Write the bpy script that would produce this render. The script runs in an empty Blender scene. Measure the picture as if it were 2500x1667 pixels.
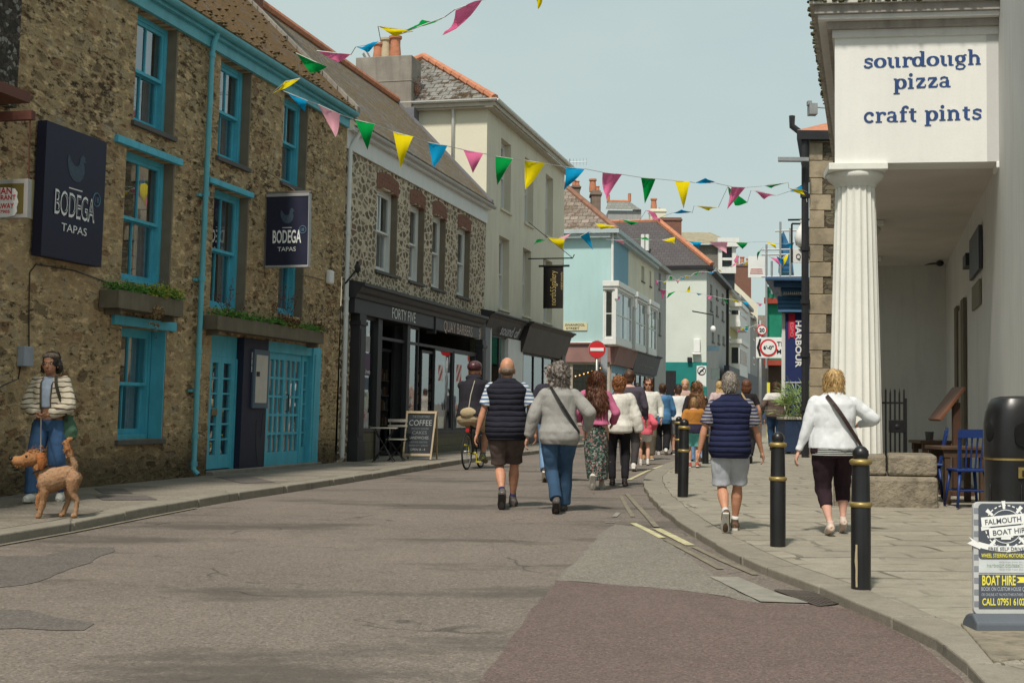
import bpy, bmesh, math, random
from mathutils import Vector, Matrix, noise, Quaternion
R = math.radians
random.seed(7)
scene = bpy.context.scene
COL = scene.collection
F = 3400.0; CX, CY = 1250.0, 833.5
CAMZ = 1.18
YC, SL = 17.0, .022
def gz(y): return -SL * max(0.0, YC - y)
cam_d = bpy.data.cameras.new('camera'); cam = bpy.data.objects.new('camera', cam_d); COL.objects.link(cam)
cam_d.sensor_width = 36; cam_d.lens = F / 2500 * 36; cam_d.clip_start = .1; cam_d.clip_end = 2000
PITCH = math.atan((997 - CY) / F)
RC = Matrix.Rotation(R(90) + PITCH, 3, 'X') @ Matrix.Rotation(0.010, 3, 'Z')
cam.matrix_world = Matrix.Translation((0, 0, CAMZ)) @ RC.to_4x4()
scene.camera = cam
CAM = Vector((0, 0, CAMZ))
def ray(px, py): return RC @ Vector(((px - CX) / F, -(py - CY) / F, -1))
def proj(p):
    q = RC.transposed() @ (Vector(p) - CAM)
    return (CX + F * q.x / -q.z, CY - F * q.y / -q.z)
def G(px, py, z=0.0):
    d = ray(px, py); t = (z - CAMZ) / d.z; p = CAM + d * t
    if p.y < YC:
        t = (z - SL * YC - CAMZ) / (d.z - SL * d.y); p = CAM + d * t
    return p
def AT(px, py, Y):
    d = ray(px, py); return CAM + d * (Y / d.y)
SUN_EL, SUN_AZ = R(56), math.atan2(-.94, -.34)
sdir = Vector((math.cos(SUN_EL) * math.cos(SUN_AZ), math.cos(SUN_EL) * math.sin(SUN_AZ), math.sin(SUN_EL)))
sl = bpy.data.lights.new('sun', 'SUN'); sl.energy = 3.9; sl.angle = R(5); sl.color = (1, .93, .83)
so = bpy.data.objects.new('sun', sl); COL.objects.link(so); so.rotation_euler = sdir.to_track_quat('Z', 'Y').to_euler(); so.location = (0, 0, 30)
w = bpy.data.worlds.new('World'); scene.world = w; w.use_nodes = True
nt = w.node_tree; nt.nodes.clear()
out = nt.nodes.new('ShaderNodeOutputWorld'); bg = nt.nodes.new('ShaderNodeBackground')
sky = nt.nodes.new('ShaderNodeTexSky'); sky.sky_type = 'NISHITA'; sky.sun_disc = False
sky.sun_elevation = SUN_EL; sky.sun_rotation = math.atan2(sdir.x, sdir.y); sky.air_density = 1.2; sky.dust_density = 2.0
tc = nt.nodes.new('ShaderNodeTexCoord'); mp = nt.nodes.new('ShaderNodeMapping'); mp.inputs['Scale'].default_value = (1.2, 1.2, 3.5)
nz = nt.nodes.new('ShaderNodeTexNoise'); nz.inputs['Scale'].default_value = 1.6; nz.inputs['Detail'].default_value = 5; nz.inputs['Roughness'].default_value = .55
nt.links.new(tc.outputs['Generated'], mp.inputs['Vector']); nt.links.new(mp.outputs[0], nz.inputs['Vector'])
rp = nt.nodes.new('ShaderNodeValToRGB'); rp.color_ramp.elements[0].position = .35; rp.color_ramp.elements[0].color = (.72, .72, .72, 1)
rp.color_ramp.elements[1].position = .65; rp.color_ramp.elements[1].color = (1, 1, 1, 1)
nt.links.new(nz.outputs['Fac'], rp.inputs[0])
mx = nt.nodes.new('ShaderNodeMixRGB'); mx.inputs[2].default_value = (4.6, 5.5, 5.3, 1)
nt.links.new(rp.outputs[0], mx.inputs[0]); nt.links.new(sky.outputs[0], mx.inputs[1]); nt.links.new(mx.outputs[0], bg.inputs[0])
bg.inputs[1].default_value = .115; nt.links.new(bg.outputs[0], out.inputs[0])
vs = scene.view_settings; vs.view_transform = 'Standard'; vs.look = 'None'; vs.gamma = 1; vs.exposure = 0.05; vs.use_curve_mapping = False
scene.cycles.max_bounces = 6; scene.cycles.transparent_max_bounces = 12; scene.cycles.use_denoising = True
class NT:
    def __init__(s, name):
        s.m = bpy.data.materials.new(name); s.m.use_nodes = True; s.t = s.m.node_tree; s.t.nodes.clear()
        s.out = s.t.nodes.new('ShaderNodeOutputMaterial')
        s.tc = s.t.nodes.new('ShaderNodeTexCoord')
        s.obj = s.tc.outputs['Object']
    def n(s, typ, props=None, **inp):
        nd = s.t.nodes.new('ShaderNode' + typ)
        for k, v in (props or {}).items(): setattr(nd, k, v)
        for k, v in inp.items():
            k = k.replace('_', ' ')
            if k.startswith('i') and k[1:].isdigit(): sock = nd.inputs[int(k[1:])]
            else: sock = nd.inputs[k]
            if isinstance(v, bpy.types.NodeSocket): s.t.links.new(v, sock)
            else:
                if isinstance(v, (tuple, list)) and len(v) == 3 and sock.type == 'RGBA': v = (*v, 1)
                sock.default_value = v
        return nd
    def noise(s, scale, detail=3, rough=.55, vec=None, dist=0):
        return s.n('TexNoise', Scale=scale, Detail=detail, Roughness=rough, Distortion=dist, Vector=vec or s.obj).outputs['Fac']
    def mapv(s, scale=(1, 1, 1), rot=(0, 0, 0), loc=(0, 0, 0), vec=None):
        return s.n('Mapping', Scale=scale, Rotation=rot, Location=loc, Vector=vec or s.obj).outputs[0]
    def ramp(s, fac, stops, interp='LINEAR'):
        nd = s.n('ValToRGB', Fac=fac); cr = nd.color_ramp; cr.interpolation = interp
        while len(cr.elements) < len(stops): cr.elements.new(.5)
        for e, (p, c) in zip(cr.elements, stops):
            e.position = p; e.color = (c, c, c, 1) if isinstance(c, (int, float)) else (*c, 1)
        return nd.outputs[0]
    def mix(s, fac, a, b, mode='MIX'):
        return s.n('MixRGB', {'blend_type': mode}, i0=fac, i1=a, i2=b).outputs[0]
    def math(s, op, a, b=0.0, c=None):
        k = dict(i0=a, i1=b)
        if c is not None: k['i2'] = c
        return s.n('Math', {'operation': op}, **k).outputs[0]
    def bump(s, h, strength=.3, dist=.01, normal=None):
        k = dict(Height=h, Strength=strength, Distance=dist)
        if normal is not None: k['Normal'] = normal
        return s.n('Bump', **k).outputs[0]
    def bsdf(s, color, rough=.8, bump=None, metallic=0.0, spec=.35, **kw):
        k = dict(Base_Color=color, Roughness=rough, Metallic=metallic); k['Specular_IOR_Level'] = spec
        nd = s.n('BsdfPrincipled', **{})
        for kk, v in {'Base Color': color, 'Roughness': rough, 'Metallic': metallic, 'Specular IOR Level': spec, **kw}.items():
            sk = nd.inputs[kk]
            if isinstance(v, bpy.types.NodeSocket): s.t.links.new(v, sk)
            else:
                if isinstance(v, (tuple, list)) and len(v) == 3 and sk.type == 'RGBA': v = (*v, 1)
                sk.default_value = v
        if bump is not None: s.t.links.new(bump, nd.inputs['Normal'])
        s.t.links.new(nd.outputs[0], s.out.inputs[0]); return s.m
    def facade(s, ang, zscale=1.0):
        """coords (along facade, height, 0) from object coords"""
        v = s.n('VectorRotate', {'rotation_type': 'Z_AXIS'}, Vector=s.obj, Angle=-ang).outputs[0]
        sp = s.n('SeparateXYZ', Vector=v)
        zz = s.math('MULTIPLY', sp.outputs[2], zscale)
        return s.n('CombineXYZ', X=sp.outputs[0], Y=zz, Z=0.0).outputs[0]
_mc = {}
def C(h):
    """sRGB 0-255 -> linear"""
    return tuple((x / 255 / 12.92) if x / 255 <= .04045 else ((x / 255 + .055) / 1.055) ** 2.4 for x in h)
def mk(name, col, rough=.75, var=.18, scale=3.0, bump=.15, bscale=None, bdist=.004, metallic=0.0, spec=.35, col2=None, dirt=None):
    """a plain surface with uneven tone and fine relief"""
    if name in _mc: return _mc[name]
    t = NT(name)
    n1 = t.noise(scale, 4, .6); n2 = t.noise((bscale or scale * 12), 3, .6)
    dark = tuple(c * (1 - var) for c in col); lite = tuple(min(.95, c * (1 + var)) for c in col)
    c = t.mix(t.ramp(n1, [(.3, 0.0), (.7, 1.0)]), dark, lite)
    if col2: c = t.mix(t.ramp(t.noise(scale * 2.3, 5, .6), [(.5, 0.0), (.68, 1.0)]), c, col2)
    c = t.mix(t.math('MULTIPLY', n2, .35), c, tuple(x * .7 for x in col))
    if dirt:
        v = t.mapv((3, 3, .35)); d = t.ramp(t.noise(1.8, 5, .65, v), [(.48, 0.0), (.75, dirt)])
        c = t.mix(d, c, tuple(x * .45 + .01 for x in col))
    r = t.math('ADD', t.math('MULTIPLY', n1, .2), rough - .1)
    b = t.bump(n2, bump, bdist) if bump else None
    _mc[name] = t.bsdf(c, r, b, metallic, spec); return _mc[name]
class MB:
    def __init__(s): s.v = []; s.f = []; s.uv = None
    def add(s, vs, fs):
        o = len(s.v); s.v += [Vector(v) for v in vs]; s.f += [tuple(i + o for i in f) for f in fs]; return s
    def hexa(s, p):
        return s.add(p, [(3, 2, 1, 0), (4, 5, 6, 7), (0, 1, 5, 4), (1, 2, 6, 5), (2, 3, 7, 6), (3, 0, 4, 7)])
    def box(s, a, b, M=None):
        (x0, y0, z0), (x1, y1, z1) = a, b
        x0, x1 = sorted((x0, x1)); y0, y1 = sorted((y0, y1)); z0, z1 = sorted((z0, z1))
        p = [(x0, y0, z0), (x1, y0, z0), (x1, y1, z0), (x0, y1, z0), (x0, y0, z1), (x1, y0, z1), (x1, y1, z1), (x0, y1, z1)]
        if M is not None: p = [M @ Vector(q) for q in p]
        return s.hexa(p)
    def ring(s, pts_list, close_u=True, caps=True):
        """loft through rings with equal counts"""
        o = len(s.v); n = len(pts_list[0])
        for r in pts_list: s.v += [Vector(q) for q in r]
        for i in range(len(pts_list) - 1):
            for j in range(n if close_u else n - 1):
                a = o + i * n + j; b = o + i * n + (j + 1) % n
                s.f.append((a, b, b + n, a + n))
        if caps:
            s.f.append(tuple(o + j for j in reversed(range(n)))); k = o + (len(pts_list) - 1) * n
            s.f.append(tuple(k + j for j in range(n)))
        return s
    def tube(s, pts, r, n=8, caps=True):
        pts = [Vector(p) for p in pts]; rs = r if isinstance(r, (list, tuple)) else [r] * len(pts); rings = []
        prev = None
        for i, p in enumerate(pts):
            t = (pts[min(i + 1, len(pts) - 1)] - pts[max(i - 1, 0)])
            if t.length < 1e-9: t = Vector((0, 0, 1))
            t.normalize()
            if prev is None: a = t.orthogonal().normalized()
            else:
                a = prev - t * prev.dot(t); a = a.normalized() if a.length > 1e-6 else t.orthogonal().normalized()
            prev = a; b = t.cross(a)
            rings.append([p + (a * math.cos(2 * math.pi * k / n) + b * math.sin(2 * math.pi * k / n)) * rs[i] for k in range(n)])
        return s.ring(rings, caps=caps)
    def lathe(s, prof, c=(0, 0, 0), n=20):
        c = Vector(c)
        return s.ring([[c + Vector((r * math.cos(2 * math.pi * k / n), r * math.sin(2 * math.pi * k / n), z)) for k in range(n)] for r, z in prof])
    def ell(s, c, r, M=None, nu=14, nv=10):
        c = Vector(c); rings = []
        for i in range(nv + 1):
            a = -math.pi / 2 + math.pi * (i + .02 if i == 0 else (i - .02 if i == nv else i)) / nv
            rg = []
            for k in range(nu):
                b = 2 * math.pi * k / nu; p = Vector((r[0] * math.cos(a) * math.cos(b), r[1] * math.cos(a) * math.sin(b), r[2] * math.sin(a)))
                rg.append(c + (M @ p if M is not None else p))
            rings.append(rg)
        return s.ring(rings)
    def prism(s, poly, d):
        """polygon (list of Vectors, ccw seen from +d) extruded by vector d"""
        n = len(poly); d = Vector(d); poly = [Vector(p) for p in poly]
        return s.add(poly + [p + d for p in poly], [tuple(reversed(range(n))), tuple(range(n, 2 * n))] + [(i, (i + 1) % n, n + (i + 1) % n, n + i) for i in range(n)])
    def quad(s, a, b, c, d): return s.add([a, b, c, d], [(0, 1, 2, 3)])
def build(mb, name, mat, parent=None, smooth=False, bevel=0, sharp=None):
    me = bpy.data.meshes.new(name); base = parent.matrix_world.translation if parent is not None else None
    off = Vector((0, 0, 0))
    if parent is not None:
        q = parent
        while q is not None: off += Vector(q.location); q = q.parent
    me.from_pydata([v - off for v in mb.v], [], mb.f); me.update()
    o = bpy.data.objects.new(name, me); COL.objects.link(o)
    if parent is not None: o.parent = parent
    if mat is not None: me.materials.append(mat)
    bm = bmesh.new(); bm.from_mesh(me)
    bmesh.ops.recalc_face_normals(bm, faces=bm.faces)
    bm.to_mesh(me); bm.free()
    if smooth:
        me.polygons.foreach_set('use_smooth', [True] * len(me.polygons))
        if sharp: me.set_sharp_from_angle(angle=R(sharp))
    if bevel:
        b = o.modifiers.new('bevel', 'BEVEL'); b.width = bevel; b.segments = 2; b.limit_method = 'ANGLE'; b.angle_limit = R(40)
    return o
def tag(o, label=None, cat=None, group=None, kind=None):
    if label: o['label'] = label
    if cat: o['category'] = cat
    if group: o['group'] = group
    if kind: o['kind'] = kind
    return o
def thing(name, label, cat, loc=(0, 0, 0), group=None, kind=None):
    o = bpy.data.objects.new(name, None); COL.objects.link(o); o.location = loc; o.empty_display_size = .1
    return tag(o, label, cat, group, kind)
def single(mb, name, mat, label, cat, loc, group=None, kind=None, **k):
    """a thing that is one mesh, origin at loc"""
    loc = Vector(loc); mb.v = [v - loc for v in mb.v]
    o = build(mb, name, mat, None, **k); o.location = loc
    return tag(o, label, cat, group, kind)
def copy_tree(o, parent=None, loc=None, label=None):
    c = o.copy(); COL.objects.link(c)
    if parent is not None: c.parent = parent
    if loc is not None: c.location = loc
    if label: c['label'] = label
    for ch in [x for x in bpy.data.objects if x.parent is o]: copy_tree(ch, c)
    return c
class Fr:
    def __init__(s, o, vpx, vpy=None, tilt=0.0, shear=0.0):
        s.o = Vector(o)
        if vpy is None: vpy = 997 + .01 * (vpx - 1250)
        d = ray(vpx, vpy); s.U = d / math.hypot(d.x, d.y)
        s.N = Vector((s.U.y, -s.U.x, 0)); s.V = Vector((0, 0, 1)) + s.N * tilt + s.U * shear
        s.ang = math.atan2(s.U.y, s.U.x)
    def P(s, u, v, w=0.0): return s.o + s.U * u + s.V * v + s.N * w
    def uv(s, px, py, w=0.0):
        d = ray(px, py); b = s.o + s.N * w - CAM
        M = Matrix((( d.x, -s.U.x, -s.V.x), (d.y, -s.U.y, -s.V.y), (d.z, -s.U.z, -s.V.z)))
        r = M.inverted() @ b
        return r.y, r.z
    def box(s, mb, u0, u1, v0, v1, w0, w1):
        u0, u1 = sorted((u0, u1)); v0, v1 = sorted((v0, v1)); w0, w1 = sorted((w0, w1))
        return mb.hexa([s.P(u0, v0, w1), s.P(u1, v0, w1), s.P(u1, v0, w0), s.P(u0, v0, w0), s.P(u0, v1, w1), s.P(u1, v1, w1), s.P(u1, v1, w0), s.P(u0, v1, w0)])
    def prof(s, mb, u0, u1, pts):
        """extrude a (w,v) profile along u"""
        return mb.ring([[s.P(u0, v, w) for w, v in pts], [s.P(u1, v, w) for w, v in pts]])
    def rect(s, L, Rr, w=0.0):
        """(pxL,pyTop,pyBot),(pxR,pyTop,pyBot) -> u0,u1,v0,v1"""
        a = s.uv(L[0], L[2], w); b = s.uv(Rr[0], Rr[2], w); a2 = s.uv(L[0], L[1], w); b2 = s.uv(Rr[0], Rr[1], w)
        return (a[0] + a2[0]) / 2, (b[0] + b2[0]) / 2, (a[1] + b[1]) / 2, (a2[1] + b2[1]) / 2
def wall(fr, mb, u0, u1, v0, v1, ops, depth=.25, w=0.0, back=False):
    """front face with rectangular openings and their reveals"""
    us = sorted({u0, u1, *[x for o in ops for x in o[:2]]}); vs = sorted({v0, v1, *[x for o in ops for x in o[2:4]]})
    us = [x for x in us if u0 - 1e-6 <= x <= u1 + 1e-6]; vs = [x for x in vs if v0 - 1e-6 <= x <= v1 + 1e-6]
    for i in range(len(us) - 1):
        for j in range(len(vs) - 1):
            cu, cv = (us[i] + us[i + 1]) / 2, (vs[j] + vs[j + 1]) / 2
            if any(o[0] < cu < o[1] and o[2] < cv < o[3] for o in ops): continue
            mb.quad(fr.P(us[i], vs[j], w), fr.P(us[i + 1], vs[j], w), fr.P(us[i + 1], vs[j + 1], w), fr.P(us[i], vs[j + 1], w))
    for a, b, c, d in [o[:4] for o in ops]:
        for p, q in (((a, c), (a, d)), ((a, d), (b, d)), ((b, d), (b, c)), ((b, c), (a, c))):
            mb.quad(fr.P(*p, w), fr.P(*q, w), fr.P(*q, w - depth), fr.P(*p, w - depth))
def text_mb(txt, P0, X, Y, h, mat=None, width=None, bold=0.0, shear=0.0, depth=.004, align='CENTER', sx=1.0, spacing=1.0, raw=False, res=3):
    """text as thin solid letters; P0 centre/left of baseline, X,Y unit-ish vectors, h = cap height in metres"""
    cu = bpy.data.curves.new('t', 'FONT'); cu.body = txt; cu.size = 1.0; cu.align_x = 'LEFT'; cu.offset = bold; cu.shear = shear; cu.resolution_u = res; cu.space_character = spacing
    ob = bpy.data.objects.new('t', cu); COL.objects.link(ob)
    dg = bpy.context.evaluated_depsgraph_get(); me = bpy.data.meshes.new_from_object(ob.evaluated_get(dg))
    vs = [v.co.copy() for v in me.vertices]; fs = [tuple(p.vertices) for p in me.polygons]
    bpy.data.objects.remove(ob); bpy.data.curves.remove(cu); bpy.data.meshes.remove(me)
    mb = MB()
    if not vs: return mb
    x0 = min(v.x for v in vs); x1 = max(v.x for v in vs); k = h / .72
    kx = k * sx if width is None else width / (x1 - x0)
    off = {'CENTER': (x0 + x1) / 2, 'LEFT': x0, 'RIGHT': x1}[align]
    X = Vector(X); Y = Vector(Y); N = X.cross(Y).normalized(); P0 = Vector(P0)
    n = len(vs); base = [P0 + X * ((v.x - off) * kx) + Y * (v.y * k) for v in vs]
    mb.add([p + N * depth for p in base], fs)
    return mb
def join(*mbs):
    m = MB()
    for b in mbs: m.add(b.v, b.f)
    return m
# materials
def ground_mat(name, c, patches=None, cracks=.0, coarse=60, var=.14, bumpd=.006, stains=.0):
    t = NT(name)
    big = t.noise(.30, 5, .6); mid = t.noise(2.6, 6, .7); g1 = t.noise(coarse, 3, .75); g2 = t.noise(coarse * .35, 4, .75)
    col = t.mix(t.ramp(big, [(.35, 0.0), (.65, 1.0)]), tuple(x * (1 - var) for x in c), tuple(x * (1 + var) for x in c))
    col = t.mix(t.ramp(mid, [(.50, 0.0), (.72, .45)]), col, tuple(x * .6 for x in c))
    sp = t.n('TexVoronoi', Scale=coarse * 1.1, Vector=t.obj).outputs['Color']; sx = t.n('SeparateXYZ', Vector=sp).outputs[0]
    col = t.mix(t.ramp(sx, [(.84, 0.0), (.88, .40)]), col, tuple(min(1, x * 1.9) for x in c))
    col = t.mix(t.ramp(sx, [(.14, .55), (.18, 0.0)]), col, tuple(x * .4 for x in c))
    col = t.mix(t.ramp(g1, [(.36, .6), (.52, 0.0)]), col, tuple(x * .55 for x in c))
    col = t.mix(t.ramp(g2, [(.52, 0.0), (.66, .35)]), col, tuple(min(1, x * 1.3) for x in c))
    if stains:
        v = t.mapv((.55, 1.5, 1)); st_ = t.math('ADD', t.math('MULTIPLY', t.noise(.62, 4, .6, v), .85), t.math('MULTIPLY', t.noise(9, 4, .7), .15))
        col = t.mix(t.ramp(st_, [(.52, 0.0), (.62, stains)]), col, tuple(x * .42 for x in c))
    h = t.math('ADD', t.math('MULTIPLY', g1, .8), t.math('ADD', t.math('MULTIPLY', g2, .6), t.math('MULTIPLY', mid, .5)))
    if cracks:
        wv = t.n('VectorMath', {'operation': 'ADD'}, i0=t.obj, i1=t.n('TexNoise', Scale=1.5, Vector=t.obj).outputs['Color']).outputs[0]
        ck = t.n('TexVoronoi', {'feature': 'DISTANCE_TO_EDGE'}, Scale=.45, Vector=wv).outputs['Distance']
        m = t.math('MULTIPLY', t.ramp(ck, [(.0, 1.0), (.012, 0.0)]), t.ramp(t.noise(.8), [(.5, 0.0), (.6, cracks)]))
        col = t.mix(m, col, (.02, .018, .015)); h = t.math('SUBTRACT', h, m)
    return t.bsdf(col, t.math('ADD', t.math('MULTIPLY', mid, .2), .72), t.bump(h, .8, bumpd), spec=.3)
m_asphalt = ground_mat('asphalt', (.180, .150, .126), cracks=.6, stains=.75)
m_redpatch = ground_mat('reddish_asphalt', (.140, .100, .088), var=.06, coarse=75)
m_greypatch = ground_mat('grey_patch', (.205, .185, .155), var=.12)
m_darkpatch = ground_mat('dark_patch', (.128, .112, .101), var=.12)
m_pavement = ground_mat('pavement_concrete', (.235, .205, .165), var=.2, cracks=.5, stains=.6)
def slab_mat(name, c1, c2, bw, bh, mortar, ang=0.0, ms=.012):
    t = NT(name)
    v = t.mapv(rot=(0, 0, ang))
    nv = t.n('TexNoise', Scale=1.1, Detail=2.0, Vector=v).outputs['Color']
    v2 = t.n('VectorMath', {'operation': 'ADD'}, i0=v, i1=t.n('VectorMath', {'operation': 'SCALE'}, i0=nv, Scale=.3).outputs[0]).outputs[0]
    b = t.n('TexBrick', {'offset': .37, 'squash': .72, 'squash_frequency': 3}, Vector=v2, Scale=1.0, Color1=c1, Color2=c2, Mortar=mortar)
    b.inputs['Mortar Size'].default_value = ms; b.inputs['Mortar Smooth'].default_value = .3; b.inputs['Brick Width'].default_value = bw; b.inputs['Row Height'].default_value = bh; b.inputs['Bias'].default_value = 0
    n1 = t.noise(1.3, 5, .65); n2 = t.noise(70, 3, .7); n3 = t.noise(7, 5, .7)
    brk = t.ramp(t.noise(1.7, 3, .6), [(.40, 0.0), (.54, 1.0)])
    jm = t.math('MULTIPLY', b.outputs['Fac'], brk)
    c = t.mix(brk, t.mix(.5, c1, c2), b.outputs['Color'])
    c = t.mix(t.ramp(n1, [(.3, .0), (.7, .9)]), c, tuple(x * .66 for x in c1))
    c = t.mix(t.ramp(n3, [(.45, 0.0), (.75, .6)]), c, tuple(x * .55 for x in c2))
    c = t.mix(t.ramp(n2, [(.35, .6), (.6, 0.0)]), c, tuple(x * .5 for x in c1))
    h = t.math('SUBTRACT', t.math('ADD', t.math('MULTIPLY', n2, .25), t.math('MULTIPLY', n3, .3)), t.math('MULTIPLY', jm, 1.4))
    return t.bsdf(c, .8, t.bump(h, .6, .012), spec=.3)
m_slabs = slab_mat('granite_slabs', (.42, .38, .30), (.27, .245, .195), .95, .42, (.04, .03, .02), R(-4), .026)
m_kerb = slab_mat('granite_kerb', (.33, .295, .235), (.26, .235, .19), 1.3, 5.0, (.05, .045, .04), R(-20), ms=.01)
def rubble(name, ang, stone, mortar, scale, msize, smear=.0, stretch=1.7, bumpd=.03, tint=None, lowdark=0.0):
    t = NT(name)
    fc = t.facade(ang)
    v = t.mapv((1, stretch, 1), vec=fc)
    wn = t.n('TexNoise', Scale=scale * .9, Detail=2.0, Vector=v).outputs['Color']
    v = t.n('VectorMath', {'operation': 'ADD'}, i0=v, i1=t.n('VectorMath', {'operation': 'SCALE'}, i0=wn, Scale=.5 / scale).outputs[0]).outputs[0]
    ed = t.n('TexVoronoi', {'feature': 'DISTANCE_TO_EDGE'}, Scale=scale, Vector=v).outputs['Distance']
    vc = t.n('TexVoronoi', Scale=scale, Vector=v).outputs['Color']
    idv = t.n('SeparateXYZ', Vector=vc)
    sc = t.ramp(idv.outputs[0], [(0, stone[0]), (.3, stone[1]), (.6, stone[2]), (.85, stone[3])], 'CONSTANT')
    n1 = t.noise(30, 4, .7); n0 = t.noise(6, 5, .65); nb = t.noise(.8, 4, .6)
    sc = t.mix(t.math('MULTIPLY', n1, .7), sc, t.mix(.5, sc, (.02, .018, .014)))
    mc = t.mix(t.ramp(n0, [(.35, 0.0), (.7, .7)]), mortar, tuple(x * .62 for x in mortar))
    lim = t.math('ADD', msize, t.math('MULTIPLY', t.math('SUBTRACT', n0, .5), msize * 2.4 + smear))
    mk_ = t.n('MapRange', Value=t.math('SUBTRACT', ed, lim)); mk_.inputs[1].default_value = 0.0; mk_.inputs[2].default_value = .13 if smear else .04; msk = mk_.outputs[0]
    if smear:
        keep = t.ramp(t.math('ADD', idv.outputs[1], t.math('MULTIPLY', t.math('SUBTRACT', nb, .5), 1.2)), [(.35, 0.25), (.85, .9)])
        msk = t.math('MULTIPLY', msk, keep)
    c = t.mix(msk, mc, sc)
    c = t.mix(t.ramp(nb, [(.4, 0.0), (.7, .35)]), c, tuple(x * .5 for x in mortar))
    if smear:
        vv = t.mapv((5.5, 13, 1), vec=fc); vo = t.noise(1, 5, .78, vv); vo = t.math('ADD', vo, t.math('MULTIPLY', t.math('SUBTRACT', nb, .5), .35)); c = t.mix(t.ramp(vo, [(.53, 0.0), (.61, .95)]), c, (.05, .033, .02)); c = t.mix(t.ramp(t.noise(.7, 4, .7, vv), [(.54, 0.0), (.64, .75)]), c, tuple(min(1, x * 1.55) for x in mortar)); c = t.mix(t.ramp(t.noise(1.4, 4, .7), [(.52, 0.0), (.68, .45)]), c, (.36, .20, .10))  # dark voids put crevice shade into the colour, since bump shading is weak
    if tint: c = t.mix(t.ramp(t.noise(2.0, 4, .6), [(.6, 0.0), (.72, .5)]), c, tint)
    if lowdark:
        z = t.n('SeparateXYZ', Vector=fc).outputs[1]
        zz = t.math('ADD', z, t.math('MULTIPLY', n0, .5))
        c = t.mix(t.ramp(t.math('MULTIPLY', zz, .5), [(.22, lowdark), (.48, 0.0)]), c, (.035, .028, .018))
    h = t.math('ADD', t.math('MULTIPLY', msk, 1.0 if not smear else -.35), t.math('ADD', t.math('MULTIPLY', n1, .35), t.math('MULTIPLY', n0, .8)))
    return t.bsdf(c, .92, t.bump(h, .8, bumpd), spec=.15)
def brickm(name, ang, c1, c2, mortar, bw, bh, ms=.01, bump=.012, zs=1.0, moss=None, rough=.85, mossr=(.45, .62), mixc=None):
    t = NT(name)
    v = t.facade(ang, zs)
    wn = t.n('TexNoise', Scale=3.0, Detail=2.0, Vector=v).outputs['Color']
    v = t.n('VectorMath', {'operation': 'ADD'}, i0=v, i1=t.n('VectorMath', {'operation': 'SCALE'}, i0=wn, Scale=bh * .22).outputs[0]).outputs[0]
    b = t.n('TexBrick', Vector=v, Scale=1.0, Color1=c1, Color2=c2, Mortar=mortar)
    for k, x in (('Mortar Size', ms), ('Mortar Smooth', .2), ('Brick Width', bw), ('Row Height', bh), ('Bias', 0.0)): b.inputs[k].default_value = x
    n0 = t.noise(2.2, 5, .65); n1 = t.noise(25, 4, .7); n2 = t.noise(9, 4, .7)
    c = t.mix(t.math('MULTIPLY', n1, .6), b.outputs['Color'], tuple(x * .5 for x in c2))
    if mixc: c = t.mix(t.ramp(n2, [(.45, 0.0), (.6, .8)]), c, mixc)
    h = t.math('SUBTRACT', t.math('MULTIPLY', n1, .4), t.math('MULTIPLY', b.outputs['Fac'], 1.0))
    if moss:
        mm = t.ramp(t.math('ADD', t.math('MULTIPLY', n0, .6), t.math('MULTIPLY', n2, .4)), [(mossr[0], 0.0), (mossr[1], 1.0)])
        mc = t.mix(t.ramp(t.noise(14, 4, .7), [(.35, 0.0), (.65, 1.0)]), moss[0], moss[1])
        c = t.mix(mm, c, mc); h = t.math('ADD', h, t.math('MULTIPLY', t.math('MULTIPLY', mm, n1), 2.0))
    return t.bsdf(c, rough, t.bump(h, .8, bump), spec=.2)
m_turq = mk('turquoise_paint', C((84, 180, 203)), .55, .14, 2.5, .2, 30, dirt=.45)
m_turq2 = mk('turquoise_iron', C((100, 178, 192)), .5, .12, 3, .15, 40, dirt=.4)
m_white = mk('white_paint', (.72, .72, .69), .5, .06, 3, .1, 40, dirt=.15)
m_render_w = mk('white_render', (.80, .80, .76), .8, .05, .9, .25, 40, dirt=.10)
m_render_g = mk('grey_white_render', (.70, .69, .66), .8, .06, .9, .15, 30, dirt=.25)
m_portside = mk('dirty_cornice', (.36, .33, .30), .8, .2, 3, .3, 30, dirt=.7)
m_cream = mk('cream_render', (.72, .68, .54), .85, .06, .8, .25, 22)
m_creamf = mk('beige_render', (.66, .61, .48), .85, .07, .8, .25, 22, dirt=.3)
m_aqua = mk('aqua_render', (.42, .60, .60), .85, .04, .6, .12, 20, dirt=.12)
m_whitehouse = mk('pale_painted_wall', (.62, .66, .60), .85, .05, .8, .4, 9, .01)
m_teal = mk('teal_painted_wall', (.012, .20, .18), .7, .1, 2, .4, 9, .01)
m_greyr = mk('grey_render', (.36, .36, .35), .85, .12, .8, .2, 20, dirt=.5)
m_yellowr = mk('yellow_render', (.50, .44, .22), .85, .1, .8, .2, 20, dirt=.4)
m_black = mk('black_paint', (.022, .021, .024), .45, .25, 3, .12, 30)
m_shopblack = mk('shop_charcoal_paint', (.035, .034, .038), .5, .2, 2, .1, 30)
m_shopbrown = mk('shop_brown_paint', (.045, .036, .034), .5, .2, 2, .1, 30)
m_navy = mk('navy_board', (.016, .018, .042), .55, .15, 2, .05, 30)
m_lead = mk('lead_flashing', (.17, .17, .19), .6, .15, 4, .2, 20)
m_terra = mk('terracotta', (.50, .20, .11), .8, .25, 5, .3, 20, col2=(.35, .16, .09))
m_slate_grey = mk('slate_sill', (.10, .095, .09), .7, .2, 5, .25, 20)
m_reveal = mk('grey_plaster_reveal', (.20, .165, .12), .9, .15, 5, .3, 20)
m_concrete = mk('weathered_concrete', (.26, .235, .20), .9, .25, 1.5, .5, 14, .01, dirt=.6)
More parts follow.
